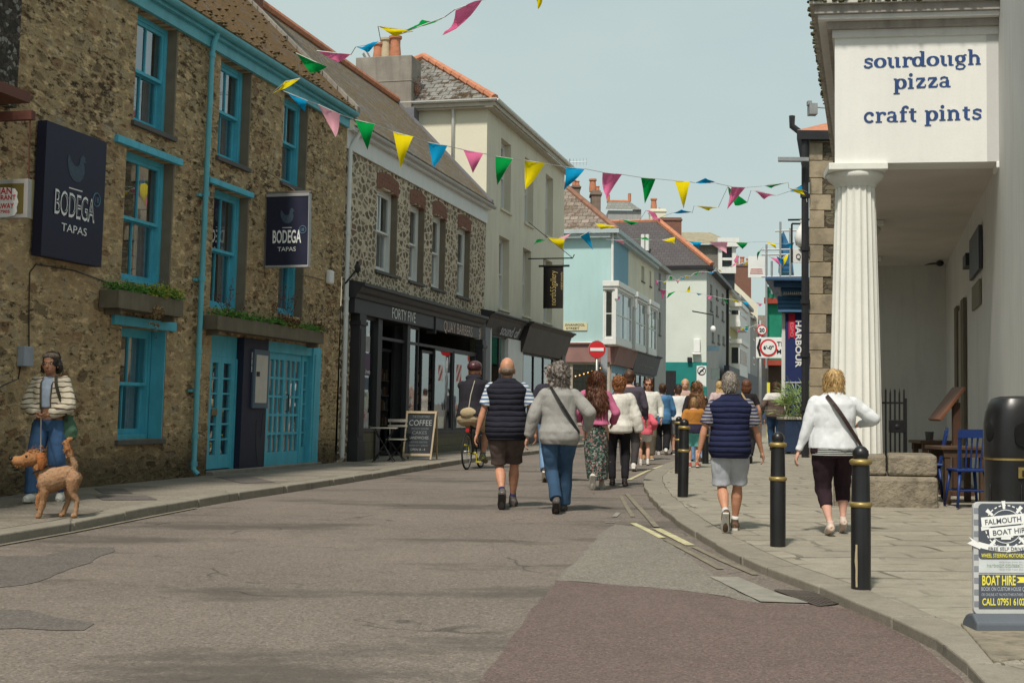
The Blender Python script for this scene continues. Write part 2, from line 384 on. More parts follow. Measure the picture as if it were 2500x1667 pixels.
m_wood_d = mk('dark_wood', (.075, .035, .02), .6, .25, 5, .2, 30)
m_wood_g = mk('weathered_wood', (.16, .135, .095), .85, .2, 4, .4, 20, dirt=.5)
m_wood_l = mk('light_wood', (.42, .28, .14), .6, .15, 5, .2, 30)
m_steel = mk('galvanised_steel', (.35, .36, .36), .45, .1, 5, .1, 30, metallic=.6)
m_iron = mk('black_iron', (.012, .012, .013), .35, .2, 6, .15, 40, spec=.5)
m_gold = mk('gold_paint', (.34, .25, .09), .45, .25, 12, .2, 40, metallic=.5)
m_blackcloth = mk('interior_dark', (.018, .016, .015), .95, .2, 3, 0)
m_curtain = mk('curtain', (.42, .38, .40), .9, .2, 9, .3, 12)
m_letter = mk('letter_white', (.82, .82, .80), .6, .03, 5, 0)
m_lettergrey = mk('letter_grey', (.42, .44, .48), .6, .05, 5, 0)
m_letterpink = mk('letter_copper', (.62, .45, .38), .5, .05, 5, 0)
m_blueline = mk('letter_blue', (.10, .20, .28), .6, .1, 5, 0)
m_red = mk('sign_red', (.60, .025, .03), .45, .06, 5, 0)
m_yellowl = mk('letter_yellow', (.85, .75, .08), .5, .05, 5, 0)
m_signwhite = mk('sign_white', (.80, .80, .78), .45, .04, 3, 0)
m_yline = mk('yellow_road_paint', (.50, .46, .27), .8, .2, 6, .4, 60, col2=(.30, .26, .16))
m_yfaint = mk('worn_yellow_paint', (.21, .185, .132), .85, .2, 5, .4, 60, col2=(.16, .135, .11))
m_wfaint = mk('worn_white_paint', (.25, .235, .20), .85, .2, 6, .4, 60)
def glass_mat(name, tint=(.9, .95, .95), refl=.16):
    t = NT(name)
    fr = t.n('LayerWeight', Blend=.35).outputs['Facing']
    f = t.math('ADD', t.math('MULTIPLY', fr, .5), refl)
    b = t.bump(t.noise(1.6, 2), .05, .02)
    gl = t.n('BsdfGlossy', Color=(.9, .93, .95), Roughness=.02, Normal=b).outputs[0]; tr = t.n('BsdfTransparent', Color=tint).outputs[0]
    ms = t.n('MixShader', i0=f, i1=tr, i2=gl).outputs[0]
    t.t.links.new(ms, t.out.inputs[0]); return t.m
m_glass = glass_mat('window_glass', (.75, .8, .8), .14)
def leaf_mat(name, c1, c2):
    t = NT(name)
    c = t.mix(t.ramp(t.noise(9, 3), [(.35, 0.0), (.65, 1.0)]), c1, c2)
    return t.bsdf(c, .6, None, spec=.3)
def cloth(name, col, col2=None, pattern=None, scale=1.0, bump=.3, rough=.9, fine=True, dist=.006):
    """fabric; pattern: stripes / quilt / floral / heather / denim / zebra / split"""
    if name in _mc: return _mc[name]
    t = NT(name); o = t.obj
    n = t.noise(5, 4, .6); f = t.noise(180, 2, .6) if fine else t.noise(60, 2)
    sp = t.n('SeparateXYZ', Vector=o); c = t.mix(t.ramp(n, [(.3, 0.0), (.7, 1.0)]), tuple(x * .8 for x in col), tuple(min(.9, x * 1.15) for x in col))
    h = t.math('ADD', t.math('MULTIPLY', f, .15), t.math('MULTIPLY', t.noise(7, 3, .5), 1.0))
    if pattern == 'stripes':
        wv = t.math('FRACT', t.math('MULTIPLY', t.math('ADD', sp.outputs[2], t.math('MULTIPLY', n, .02)), scale))
        c = t.mix(t.ramp(wv, [(.5, 0.0), (.52, 1.0)], 'LINEAR'), c, col2)
    if pattern == 'quilt':
        wv = t.math('ABSOLUTE', t.math('SINE', t.math('MULTIPLY', t.math('ADD', sp.outputs[2], t.math('MULTIPLY', n, .03)), scale)))
        h = t.math('ADD', h, t.math('MULTIPLY', t.math('POWER', wv, .5), 2.2)); dist = .014
        c = t.mix(t.ramp(wv, [(0, .75), (.35, 0.0)]), c, tuple(x * .25 for x in col))
    if pattern == 'floral':
        vc = t.n('TexVoronoi', Scale=scale, Vector=t.n('VectorMath', {'operation': 'ADD'}, i0=o, i1=t.n('VectorMath', {'operation': 'SCALE'}, i0=t.n('TexNoise', Scale=scale * .7, Vector=o).outputs['Color'], Scale=.05).outputs[0]).outputs[0])
        i = t.n('SeparateXYZ', Vector=vc.outputs['Color']).outputs[0]
        c = t.ramp(i, [(0, (.03, .04, .035)), (.34, (.07, .13, .10)), (.52, (.30, .30, .26)), (.66, (.03, .045, .04)), (.82, (.30, .13, .13)), (.92, (.10, .17, .15))], 'CONSTANT')
    if pattern == 'zebra':
        v = t.mapv((.9, .9, 1.0), vec=o)
        wv = t.n('TexWave', {'bands_direction': 'Z'}, Vector=v, Scale=scale, Distortion=5.5, Detail=2.0).outputs['Fac']; wv = wv
        c = t.mix(t.ramp(wv, [(.80, 0.0), (.92, 1.0)]), c, col2)
    if pattern == 'heather': c = t.mix(t.ramp(t.noise(160, 3, .7), [(.4, 0.0), (.6, .45)]), c, tuple(x * .6 for x in col))
    if pattern == 'denim': c = t.mix(t.ramp(t.noise(3, 3, .6), [(.45, 0.0), (.7, .7)]), c, tuple(min(1, x * 1.9) for x in col))
    if pattern == 'split': c = t.mix(t.ramp(t.math('SUBTRACT', sp.outputs[2], scale), [(0, 0.0), (.01, 1.0)]), c, col2)
    _mc[name] = t.bsdf(c, rough, t.bump(h, bump * 2, dist), spec=.2); return _mc[name]
def skin(name, col):
    if name in _mc: return _mc[name]
    t = NT(name); n = t.noise(14, 4, .6); f = t.noise(90, 3, .6)
    c = t.mix(t.ramp(n, [(.3, 0.0), (.7, 1.0)]), tuple(x * .82 for x in col), tuple(min(1, x * 1.12) for x in col))
    c = t.mix(t.ramp(t.noise(4, 3), [(.5, 0.0), (.7, .3)]), c, (col[0] * 1.05, col[1] * .72, col[2] * .65))
    _mc[name] = t.bsdf(c, .55, t.bump(f, .25, .002), spec=.35, **{'Subsurface Weight': .08, 'Subsurface Radius': (.02, .008, .004), 'Subsurface Scale': .5}); return _mc[name]
def hairm(name, col, scale=1.0):
    if name in _mc: return _mc[name]
    t = NT(name); v = t.mapv((1, 1, .12))
    n = t.noise(90 * scale, 4, .7, v); n2 = t.noise(12, 3, .6)
    c = t.mix(t.ramp(n, [(.35, 0.0), (.65, 1.0)]), tuple(x * .45 for x in col), tuple(min(1, x * 1.45) for x in col))
    c = t.mix(t.ramp(n2, [(.4, 0.0), (.7, .4)]), c, tuple(x * .5 for x in col))
    _mc[name] = t.bsdf(c, .5, t.bump(n, .8, .006), spec=.4); return _mc[name]
# ground
def flat_poly(pts, z):
    bm = bmesh.new(); bm.faces.new([bm.verts.new((p[0], p[1], 0)) for p in pts])
    bmesh.ops.triangulate(bm, faces=bm.faces[:])
    bmesh.ops.bisect_plane(bm, geom=bm.verts[:] + bm.edges[:] + bm.faces[:], plane_co=(0, YC, 0), plane_no=(0, 1, 0))
    bm.verts.index_update(); mb = MB(); mb.add([(v.co.x, v.co.y, z + gz(v.co.y)) for v in bm.verts], [tuple(v.index for v in f.verts) for f in bm.faces]); bm.free(); return mb
def gp(pts, z=0.0): return [G(x, y, z) for x, y in pts]
road = flat_poly([(-150, -30), (150, -30), (150, 400), (-150, 400)], 0)
single(road, 'road', m_asphalt, 'worn brownish asphalt street running between the old buildings', 'road', (0, 0, 0), kind='structure')
PL = .10; PR = .07
FO = G(466, 1163, PL)
FL = Fr(FO, 2060, 1016, .024); FM = Fr(FO, 2060, 1016, .012); FC = Fr(FO, 2060, 1008, 0.0); FC.U.z = 0
kl = gp([(-420, 1372), (0, 1302), (181, 1273), (361, 1237), (542, 1208), (700, 1185), (865, 1161), (1000, 1140), (1125, 1121), (1316, 1098), (1408, 1085), (1500, 1074)], PL)
kl += [kl[-1] + FC.U * 60]
def offset_line(pts, d):
    r = []
    for i, p in enumerate(pts):
        t = (pts[min(i + 1, len(pts) - 1)] - pts[max(i - 1, 0)]); t.z = 0; t.normalize(); n = Vector((t.y, -t.x, 0)); r.append(p + n * d)
    return r
def strip(pts, d0, d1, z0, z1):
    """a kerb or line: solid ribbon along pts between offsets d0,d1 (positive = right of travel)"""
    a = offset_line(pts, d0); b = offset_line(pts, d1); mb = MB()
    mb.ring([[Vector((p.x, p.y, z0 + gz(p.y))), Vector((q.x, q.y, z0 + gz(q.y))), Vector((q.x, q.y, z1 + gz(q.y))), Vector((p.x, p.y, z1 + gz(p.y)))] for p, q in zip(a, b)]); return mb
def stones(pts, d0, d1, z1, L=.95):
    mb = MB(); rn = random.Random(5); i = 0
    while i < len(pts) - 1:
        j = i; l = 0
        while j < len(pts) - 1 and l < L * rn.uniform(.8, 1.2): l += (pts[j + 1] - pts[j]).length; j += 1
        seg = pts[i:j + 1]; e0 = (seg[1] - seg[0]).normalized() * .007; e1 = (seg[-1] - seg[-2]).normalized() * .007; seg = [seg[0] + e0] + seg[1:-1] + [seg[-1] - e1]
        o = rn.uniform(-.008, .008); m = strip(seg, d0, d1 + o, -.05, z1 + rn.uniform(-.005, .003)); mb.add(m.v, m.f); i = j
    return mb
def jitter(pts, step, amp):
    r = []
    for i in range(len(pts) - 1):
        L = (pts[i + 1] - pts[i]).length; n = max(1, int(L / step)) if L < 40 else 1
        for k in range(n):
            p = pts[i].lerp(pts[i + 1], k / n); r.append(p + Vector((random.uniform(-amp, amp), random.uniform(-amp, amp), 0)))
    return r + [pts[-1]]
klj = jitter(kl, .45, .012)
single(stones(klj, -.27, 0, PL), 'kerb', m_kerb, 'granite kerb along the pavement on the left side of the street', 'kerb', (0, 0, 0), kind='structure', bevel=.015)
inner = offset_line(klj, -.272)
lp = [(p.x, p.y) for p in inner] + [(p.x, p.y) for p in (FL.P(110, 0, -9), FL.P(-18, 0, -9))]
single(flat_poly(lp, PL - .004), 'pavement', m_pavement, 'narrow concrete pavement along the shopfronts', 'pavement', (0, 0, 0), kind='structure')
kr = gp([(1660, 1119), (1625, 1131), (1595, 1146), (1578, 1157), (1571, 1169), (1574, 1186), (1585, 1208), (1610, 1234), (1650, 1266), (1695, 1295), (1780, 1342), (1858, 1378), (1900, 1394), (2000, 1430), (2088, 1469), (2176, 1505), (2287, 1558), (2370, 1618), (2414, 1667), (2470, 1740), (2520, 1830)], PR)
kfar = gp([(1760, 1094), (1720, 1103)], PR)
kr = [kfar[0] + FC.U * 60] + kfar + kr
krj = kr[:4] + jitter(kr[4:], .4, .01)
single(stones(krj, -.30, 0, PR), 'kerb', m_kerb, 'curved granite kerb around the wide paved corner by the bollards', 'kerb', (0, 0, 0), kind='structure', bevel=.012)
inner = offset_line(krj, -.302)
rp_ = [(p.x, p.y) for p in inner] + [(40, kr[-1].y - 1), (60, 90)]
single(flat_poly(rp_, PR - .004), 'pavement', m_slabs, 'wide pavement of worn granite slabs on the right', 'pavement', (0, 0, 0), kind='structure')
def patch(pts, z, mat, label, cat='road patch', name='road_patch', sub=8, wob=.03):
    g = gp(pts); r = []
    for i, p in enumerate(g):
        q = g[(i + 1) % len(g)]; n = max(1, min(30, int((q - p).length / .14)))
        for k in range(n): r.append(p.lerp(q, k / n) + Vector((random.uniform(-wob, wob), random.uniform(-wob, wob), 0)))
    return single(flat_poly(r, z), name, mat, label, cat, (0, 0, 0), kind='structure')
patch([(1169, 1670), (1290, 1500), (1362, 1417), (1583, 1434), (1720, 1448), (1848, 1472), (1990, 1478), (2075, 1486), (2140, 1515), (2240, 1568), (2330, 1640), (2355, 1670), (2200, 1760), (1150, 1760)], .004, m_redpatch, 'smooth reddish asphalt patch at the kerb corner', wob=.012)
patch([(1362, 1417), (1476, 1294), (1500, 1280), (1560, 1285), (1640, 1330), (1700, 1372), (1735, 1402), (1848, 1472), (1720, 1448), (1583, 1434)], .004, m_greypatch, 'pale grey concrete patch beside the yellow lines', wob=.025)
patch([(-60, 1356), (100, 1358), (180, 1340), (270, 1336), (280, 1345), (200, 1380), (120, 1410), (60, 1428), (-60, 1440)], .004, m_darkpatch, 'dark smooth tarmac patch at the left edge', wob=.035)
patch([(-60, 1490), (60, 1490), (150, 1510), (228, 1522), (215, 1538), (130, 1540), (60, 1532), (-60, 1540)], .004, m_darkpatch, 'small slate-grey tarmac patch low on the left', wob=.03)
patch([(1733, 1409), (1801, 1410), (1900, 1450), (1985, 1474), (1855, 1470)], .009, m_wfaint, 'worn white paint slab beside the drain', 'road marking', 'road_marking', wob=.006)
def line(pts, wd, mat, label, z=.008):
    g = gp(pts); g2 = []
    for i in range(len(g) - 1):
        n = max(1, int((g[i + 1] - g[i]).length / .35))
        for k in range(n): g2.append(g[i].lerp(g[i + 1], k / n))
    g2.append(g[-1]); a = offset_line(g2, -wd / 2); b = offset_line(g2, wd / 2); mb = MB()
    for i in range(len(a) - 1): mb.add([(q.x, q.y, z + gz(q.y)) for q in (a[i], b[i], b[i + 1], a[i + 1])], [(0, 1, 2, 3)])
    return single(mb, 'road_marking', mat, label, 'road marking', (0, 0, 0), kind='structure')
line([(1545, 1278), (1575, 1292), (1617, 1314)], .075, m_yline, 'bright short yellow line nearer the middle of the road')
line([(1603, 1291), (1640, 1309), (1685, 1332)], .09, m_yline, 'bright short yellow line nearer the kerb corner')
line([(1515, 1210), (1528, 1235), (1545, 1262)], .05, m_yfaint, 'faded outer yellow line by the kerb corner')
line([(1530, 1206), (1555, 1235), (1576, 1257), (1603, 1288)], .06, m_yfaint, 'faded inner yellow line by the kerb corner', .012)
line([(1625, 1318), (1690, 1352), (1760, 1390)], .06, m_yfaint, 'ghost of the outer yellow line towards the drain')
line([(1695, 1336), (1765, 1370), (1845, 1404)], .06, m_yfaint, 'ghost of the inner yellow line towards the drain')
line([(1535, 1172), (1580, 1150), (1637, 1130), (1680, 1118)], .07, m_yline, 'yellow line curving away round the far kerb')
line([(1478, 1276), (1500, 1276)], .05, m_wfaint, 'short white dash on the road')
line([(1500, 1262), (1510, 1252)], .06, m_wfaint, 'second short white dash near the yellow lines')
line([(-60, 1330), (181, 1290), (361, 1256), (480, 1234)], .05, m_yfaint, 'worn yellow line nearest the left kerb')
line([(-60, 1343), (181, 1300), (361, 1264), (480, 1241)], .05, m_yfaint, 'worn yellow line running outside its twin at the left kerb', .012)
line([(600, 1212), (700, 1198), (865, 1170), (1000, 1149)], .05, m_yfaint, 'worn yellow line beyond the doors on the left')
g = gp([(1893, 1440), (1965, 1443), (2075, 1468), (2000, 1479)], .007)
dr = MB(); a, b, c, d = g
for i in range(9):
    p = a.lerp(b, i / 8.0); q = d.lerp(c, i / 8.0); e = (q - p).normalized(); n = Vector((-e.y, e.x, 0)) * .012
    dr.hexa([p + n, q + n, q - n, p - n, p + n + Vector((0, 0, .005)), q + n + Vector((0, 0, .005)), q - n + Vector((0, 0, .005)), p - n + Vector((0, 0, .005))])
for p, q in ((a, b), (d, c), (a.lerp(d, .5), b.lerp(c, .5))):
    e = (q - p).normalized(); n = Vector((-e.y, e.x, 0)) * .014
    dr.hexa([p + n, q + n, q - n, p - n] + [x + Vector((0, 0, .006)) for x in (p + n, q + n, q - n, p - n)])
dth = thing('drain_grate', 'iron drain grate in the gutter beside the kerb', 'drain', a)
build(dr, 'grate', mk('rusty_iron', (.075, .06, .05), .7, .3, 8, .3), dth)
build(flat_poly([(x.x, x.y) for x in g], .005), 'pit', m_blackcloth, dth)
def cover(pts, z, mat, label):
    return single(flat_poly(gp(pts, z), z), 'manhole_cover', mat, label, 'manhole cover', (0, 0, 0), kind='structure')
cover([(525, 1163), (610, 1162), (672, 1176), (590, 1179)], PL + .002, m_darkpatch, 'dark patch in the pavement in front of the blue doors')
cover([(235, 1210), (360, 1209), (385, 1219), (250, 1220)], PL + .002, m_darkpatch, 'dark tarred strip in the pavement right of the dog')
cover([(230, 1191), (300, 1191), (325, 1204), (250, 1203)], PL + .002, m_darkpatch, 'small dark cover in the pavement by the stone wall')
# openings
def grid_leaf(fr, u0, u1, v0, v1, w, t, cols, rows, st, rt, rb, bar, name, mat, parent, pane=True):
    """a glazed frame: stiles, rails, bars in one mesh, its pane a child"""
    mb = MB()
    fr.box(mb, u0, u0 + st, v0, v1, w - t, w); fr.box(mb, u1 - st, u1, v0, v1, w - t, w)
    fr.box(mb, u0 + st, u1 - st, v1 - rt, v1, w - t, w - .001); fr.box(mb, u0 + st, u1 - st, v0, v0 + rb, w - t, w - .001)
    a, b, c, d = u0 + st, u1 - st, v0 + rb, v1 - rt
    for i in range(1, cols): x = a + (b - a) * i / cols; fr.box(mb, x - bar / 2, x + bar / 2, c, d, w - t * .8, w - .004)
    for i in range(1, rows): y = c + (d - c) * i / rows; fr.box(mb, a, b, y - bar / 2, y + bar / 2, w - t * .8 - .002, w - .006)
    o = build(mb, name, mat, parent)
    if pane:
        g = MB(); g.quad(fr.P(a, c, w - t * .6), fr.P(b, c, w - t * .6), fr.P(b, d, w - t * .6), fr.P(a, d, w - t * .6)); build(g, 'pane', m_glass, o)
    return o
def sash(th, fr, u0, u1, v0, v1, rev, mat, bars=2, curtain=None, sill=m_slate_grey, jamb=None, inter=None, seed=0):
    """sash window set back in its opening: frame > sash, pane, sill, curtain"""
    rnd = random.Random(seed * 7 + 3); w = -rev
    mb = MB(); fw = .075
    fr.box(mb, u0, u0 + fw, v0, v1, w - .16, w); fr.box(mb, u1 - fw, u1, v0, v1, w - .16, w)
    fr.box(mb, u0 + fw, u1 - fw, v1 - .07, v1, w - .16, w - .001); fr.box(mb, u0 + fw, u1 - fw, v0, v0 + .07, w - .16, w + .02)
    win = build(mb, 'window', mat, th)
    a, b, c, d = u0 + fw, u1 - fw, v0 + .07, v1 - .07; mid = (c + d) / 2 - .02
    grid_leaf(fr, a, b, mid, d, w - .02, .045, bars, 1, .045, .05, .045, .022, 'sash', mat, win)
    grid_leaf(fr, a, b, c, mid + .03, w - .085, .045, bars, 1, .045, .045, .075, .022, 'sash', mat, win)
    if sill is not None:
        s = MB(); fr.box(s, u0 - .06, u1 + .06, v0 - .07, v0 - .002, -rev, .055); build(s, 'sill', sill, win, bevel=.006)
    if curtain:
        cm = MB(); cw = (b - a) * rnd.uniform(.16, .3)
        for s0, s1 in ((a, a + cw), (b - cw, b)):
            n = 9; top = [fr.P(s0 + (s1 - s0) * i / n, d, w - .22 + .02 * math.sin(i * 2.2)) for i in range(n + 1)]; bot = [fr.P(s0 + (s1 - s0) * i / n, c, w - .22 + .025 * math.sin(i * 2.2 + .3)) for i in range(n + 1)]
            for i in range(n): cm.quad(bot[i], bot[i + 1], top[i + 1], top[i])
        build(cm, 'curtain', curtain, win)
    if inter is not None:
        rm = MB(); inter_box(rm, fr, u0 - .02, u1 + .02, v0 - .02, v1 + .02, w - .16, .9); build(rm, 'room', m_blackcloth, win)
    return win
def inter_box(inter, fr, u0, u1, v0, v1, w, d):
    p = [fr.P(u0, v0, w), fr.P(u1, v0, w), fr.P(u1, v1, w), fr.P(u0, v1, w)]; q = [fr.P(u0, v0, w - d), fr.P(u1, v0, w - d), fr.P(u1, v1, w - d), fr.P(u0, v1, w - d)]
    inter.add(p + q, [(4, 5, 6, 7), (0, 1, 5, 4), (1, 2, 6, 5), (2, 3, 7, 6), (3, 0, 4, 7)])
def roof_slab(fr, u0, u1, w0, v0, w1, v1, t=.07):
    mb = MB(); mb.hexa([fr.P(u0, v0, w0), fr.P(u1, v0, w0), fr.P(u1, v1, w1), fr.P(u0, v1, w1), fr.P(u0, v0 + t, w0), fr.P(u1, v0 + t, w0), fr.P(u1, v1 + t, w1), fr.P(u0, v1 + t, w1)]); return mb
def gutter(fr, u0, u1, w, v, r=.065):
    mb = MB(); n = 7; pr = [(w + r * math.cos(math.pi * (1 + i / n)), v + r * math.sin(math.pi * (1 + i / n))) for i in range(n + 1)]
    pr += [(w + (r - .012) * math.cos(math.pi * (1 + i / n)), v + (r - .012) * math.sin(math.pi * (1 + i / n))) for i in range(n, -1, -1)]
    return fr.prof(mb, u0, u1, pr)
def tuft(mb, c, n, sz, up=1.0, rnd=random):
    """small leaf-sized faces around a point"""
    for _ in range(n):
        p = c + Vector((rnd.gauss(0, sz), rnd.gauss(0, sz), abs(rnd.gauss(0, sz)) * up)); a = rnd.uniform(0, 6.28); t = rnd.uniform(-.6, 1.0); l = rnd.uniform(.02, .05)
        d = Vector((math.cos(a), math.sin(a), t)).normalized() * l; e = d.cross(Vector((rnd.uniform(-1, 1), rnd.uniform(-1, 1), .3))).normalized() * l * .3
        mb.add([p, p + d * .5 + e, p + d, p + d * .5 - e], [(0, 1, 2, 3)])
m_leaf = leaf_mat('green_leaves', (.05, .17, .02), (.13, .30, .05)); m_leafy = leaf_mat('yellow_green_leaves', (.22, .26, .03), (.38, .36, .05)); m_leafd = leaf_mat('dry_red_leaves', (.12, .03, .02), (.17, .08, .04))
m_moss = leaf_mat('moss_clumps', (.07, .055, .02), (.15, .085, .03))
# the brown stone building with turquoise paint
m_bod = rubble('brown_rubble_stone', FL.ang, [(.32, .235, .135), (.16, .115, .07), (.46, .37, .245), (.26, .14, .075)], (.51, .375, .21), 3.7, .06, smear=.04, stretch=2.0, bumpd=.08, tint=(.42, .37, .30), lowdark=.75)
bt = FO.copy()
B1 = thing('stone_building', 'three-storey brown rubble stone building with turquoise sash windows and doors', 'building', FO)
u_l = FL.uv(-120, 700)[0]; u_r = FL.uv(833, 700)[0]
v_f = FL.uv(515, 122)[1]; v_ft = v_f + .30
RV = .15
wins = {}
def WR(L, Rr): return FL.rect(L, Rr)
W = [('t', WR((331, 22, 299), (428, 78, 335))), ('t', WR((535, 147, 383), (609, 187, 413))), ('t', WR((690, 248, 451), (748, 277, 461))),
     ('m', WR((302, 357, 694), (418, 399, 699))), ('m', WR((518, 451, 759), (601, 482, 757))), ('m', WR((682, 505, 768), (741, 515, 775))),
     ('g', WR((292, 790, 1070), (399, 812, 1074)))]
ops = []
for k, r in W:
    r = list(r)
    if k == 't': r[3] = v_f - .005
    ops.append(tuple(r))
DO = FL.uv(503, 1143)[0], FL.uv(771, 1131)[0], -.02, FL.uv(640, 830)[1]
ops.append(DO)
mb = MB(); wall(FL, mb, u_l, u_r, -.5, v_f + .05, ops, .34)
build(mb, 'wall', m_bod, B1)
for k, r in zip([x[0] for x in W], ops):
    wd = RV if k != 'g' else RV + .06; mb = MB(); FL.box(mb, r[1] - .012, r[1] + .03, r[2], r[3], -wd, .004); build(mb, 'reveal', m_reveal, B1)
inter = MB()
for i, (k, r) in enumerate(zip([x[0] for x in W], ops)):
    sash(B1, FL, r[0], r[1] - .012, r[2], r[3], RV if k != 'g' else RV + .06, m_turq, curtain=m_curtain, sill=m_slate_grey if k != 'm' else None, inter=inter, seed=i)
mb = MB(); r = ops[6]; FL.box(mb, r[1] - .03, r[1] - .0125, r[2], r[3], -RV - .05, .012); build(mb, 'painted_reveal', m_turq, B1)
for (x0, y0, x1, y1, h, k) in ((288, 330, 446, 395, .10, 3), (513, 431, 620, 473, .09, 4), (280, 772, 430, 812, .13, 6)):
    a = FL.uv(x0, y0, .05); b = FL.uv(x1, y1, .05); v = ops[k][3] + .005
    mb = MB(); FL.box(mb, a[0], b[0], v, v + h, -.12, .06); build(mb, 'lintel_board', m_turq, B1, bevel=.008)
mb = MB(); FL.box(mb, u_l - 3, u_r - .05, v_f, v_f + .26, .002, .07); FL.box(mb, u_l - 3, u_r - .05, v_f + .16, v_f + .24, .07, .14); build(mb, 'fascia', m_turq2, B1, bevel=.006)
build(gutter(FL, u_l - 3, u_r - .05, .19, v_f + .28, .075), 'gutter', m_turq2, B1)
pp = MB(); up = FL.uv(502, 500, .09)[0]
pts = [FL.P(up, v_f + .22, .17), FL.P(up, v_f + .08, .12), FL.P(up, v_f - .1, .09), FL.P(up - .02, 3.0, .09), FL.P(up - .03, .12, .09), FL.P(up - .02, .04, .16)]
pp.tube(pts, .042, 10)
for v in (v_f - .12, 4.3, 3.0, 1.9, .62, .2): pp.tube([FL.P(up - .02 if v < 3.5 else up, v - .035, .09), FL.P(up - .02 if v < 3.5 else up, v + .035, .09)], .054, 10)
for v in (4.27, 2.98, 1.3): FL.box(pp, up - .14, up + .1, v - .02, v + .02, .0, .05)
build(pp, 'downpipe', m_turq2, B1, smooth=True, sharp=40)
m_roof1 = brickm('mossy_slate_roof', FL.ang, (.15, .125, .105), (.11, .095, .085), (.04, .035, .03), .28, .30, .012, .02, 1.42, moss=((.10, .055, .02), (.17, .10, .035)), mossr=(.36, .5), mixc=(.20, .16, .13))
m_roof2 = brickm('lichen_slate_roof', FL.ang, (.16, .145, .128), (.11, .10, .09), (.05, .045, .04), .28, .30, .012, .02, 1.42, moss=((.22, .14, .055), (.10, .075, .035)), mossr=(.44, .62), mixc=(.23, .205, .175))
RW, RH = -2.65, 2.75
build(roof_slab(FL, u_l - 3, u_r + .02, .2, v_f + .28, RW, v_f + .28 + RH), 'roof', m_roof1, B1)
mb = MB(); rn = random.Random(3)
for _ in range(380):
    s = rn.random() ** 2.6; u = rn.uniform(u_l - 1, u_r); p = FL.P(u, v_f + .36 + RH * s, .2 + (RW - .2) * s)
    z = rn.uniform(.012, .04); mb.ell(p, (z * 1.7, z * 1.7, z * .55), nu=5, nv=3)
build(mb, 'moss', m_moss, B1, smooth=True)['kind'] = 'stuff'
mb = MB(); rn = random.Random(8)
n = 26
for i in range(n):
    s0, s1 = i / n, (i + 1) / n; j = rn.uniform(-.03, .03)
    FL_p = lambda s, u, h: FL.P(u, v_f + .30 + RH * s + h, .22 + (RW - .22) * s)
    mb.hexa([FL_p(s0, u_r - .05 + j, 0), FL_p(s0, u_r + .12 + j, 0), FL_p(s1, u_r + .12 + j, 0), FL_p(s1, u_r - .05 + j, 0), FL_p(s0, u_r - .05 + j, .13), FL_p(s0, u_r + .12 + j, .13), FL_p(s1, u_r + .12 + j, .13), FL_p(s1, u_r - .05 + j, .13)])
build(mb, 'verge', m_concrete, B1, bevel=.01)
m_brick = brickm('red_brick', FL.ang, (.32, .13, .08), (.24, .095, .065), (.22, .18, .14), .22, .075, .01, .01)
vr = v_f + .28 + RH
mb = MB(); FL.box(mb, u_r - .1, u_r + .75, vr - .5, vr + 2.0, RW - .35, RW + .42); build(mb, 'chimney', m_brick, B1)
entr = MB(); FL.box(entr, DO[0], DO[1], -.02, .06, -.5, .12); build(entr, 'doorstep', m_concrete, B1, bevel=.01)
ib = MB(); inter_box(ib, FL, DO[0] - .02, DO[1] + .02, -.02, DO[3] + .02, -.34, 1.2); build(ib, 'lobby', m_blackcloth, B1)
U = lambda px, w, y=1000: FL.uv(px, y, w)[0]
vt = DO[3] - .02
w1 = -.10
mb = MB(); FL.box(mb, DO[0], U(592, w1), vt - .32, vt + .02, -.3, w1); build(mb, 'door_head', m_turq, B1, bevel=.005)
ua, ub = U(507, w1), U(566, w1); um = U(536, w1)
d1 = grid_leaf(FL, ua, um, .08, vt - .32, w1, .05, 1, 6, .11, .1, .22, .03, 'door', m_turq, B1)
d2 = grid_leaf(FL, um + .004, ub, .08, vt - .32, w1, .05, 1, 6, .09, .1, .22, .03, 'door', m_turq, B1)
mb = MB(); FL.box(mb, ua + .12, um - .10, .93, 1.03, w1, w1 + .012); build(mb, 'letter_plate', mk('dull_brass', (.25, .19, .1), .5, metallic=.5), d1)
mb = MB(); FL.box(mb, ub, ub + .18, 0.05, vt - .32, -.3, w1 + .01); FL.box(mb, ub + .18, U(590, 0.0), .05, vt, -.3, .01); FL.box(mb, ub + .06, ub + .14, .05, vt - .34, w1 + .01, w1 + .025)
build(mb, 'door_post', m_turq, B1, bevel=.006)
pa, pb = U(590, .03), U(650, .03)
mb = MB(); FL.box(mb, pa, pb, .06, vt + .02, -.2, .03); bp = build(mb, 'black_panel', m_navy, B1, bevel=.004)
def ftext(fr, txt, uc, v, w, h, mat, parent, name='lettering', **k):
    return build(text_mb(txt, fr.P(uc, v, w), fr.U.normalized(), fr.V.normalized(), h, **k), name, mat, parent)
pc = (pa + pb) / 2
for i, s in enumerate(('BODEGA', 'BODEGA', 'BODEGA')): ftext(FL, s, pc, vt - .30 - i * .115, .032, .095, m_letter, bp, width=.40, bold=.01)
ftext(FL, 'TAPAS', pc, vt - .62, .032, .055, m_letter, bp, width=.22, bold=.01)
mb = MB(); a0, a1 = U(612, .03, 1000) - .02, U(645, .03, 1000) + .06
FL.box(mb, a0, a1, 1.05, 2.03, .03, .07); mf = build(mb, 'menu_frame', mk('blue_grey_frame', (.08, .12, .17), .5), bp, bevel=.006)
mb = MB(); FL.box(mb, a0 + .08, a1 - .08, 1.14, 1.94, .07, .074); build(mb, 'menu_paper', mk('paper', (.55, .52, .46), .8, .1), bp)
mb = MB(); FL.box(mb, pc - .07, pc + .07, 1.58, 1.66, .074, .076); build(mb, 'menu_print', m_navy, bp)
m_hen = mk('hen_blue', (.055, .085, .12), .7, .3, 30, 0)
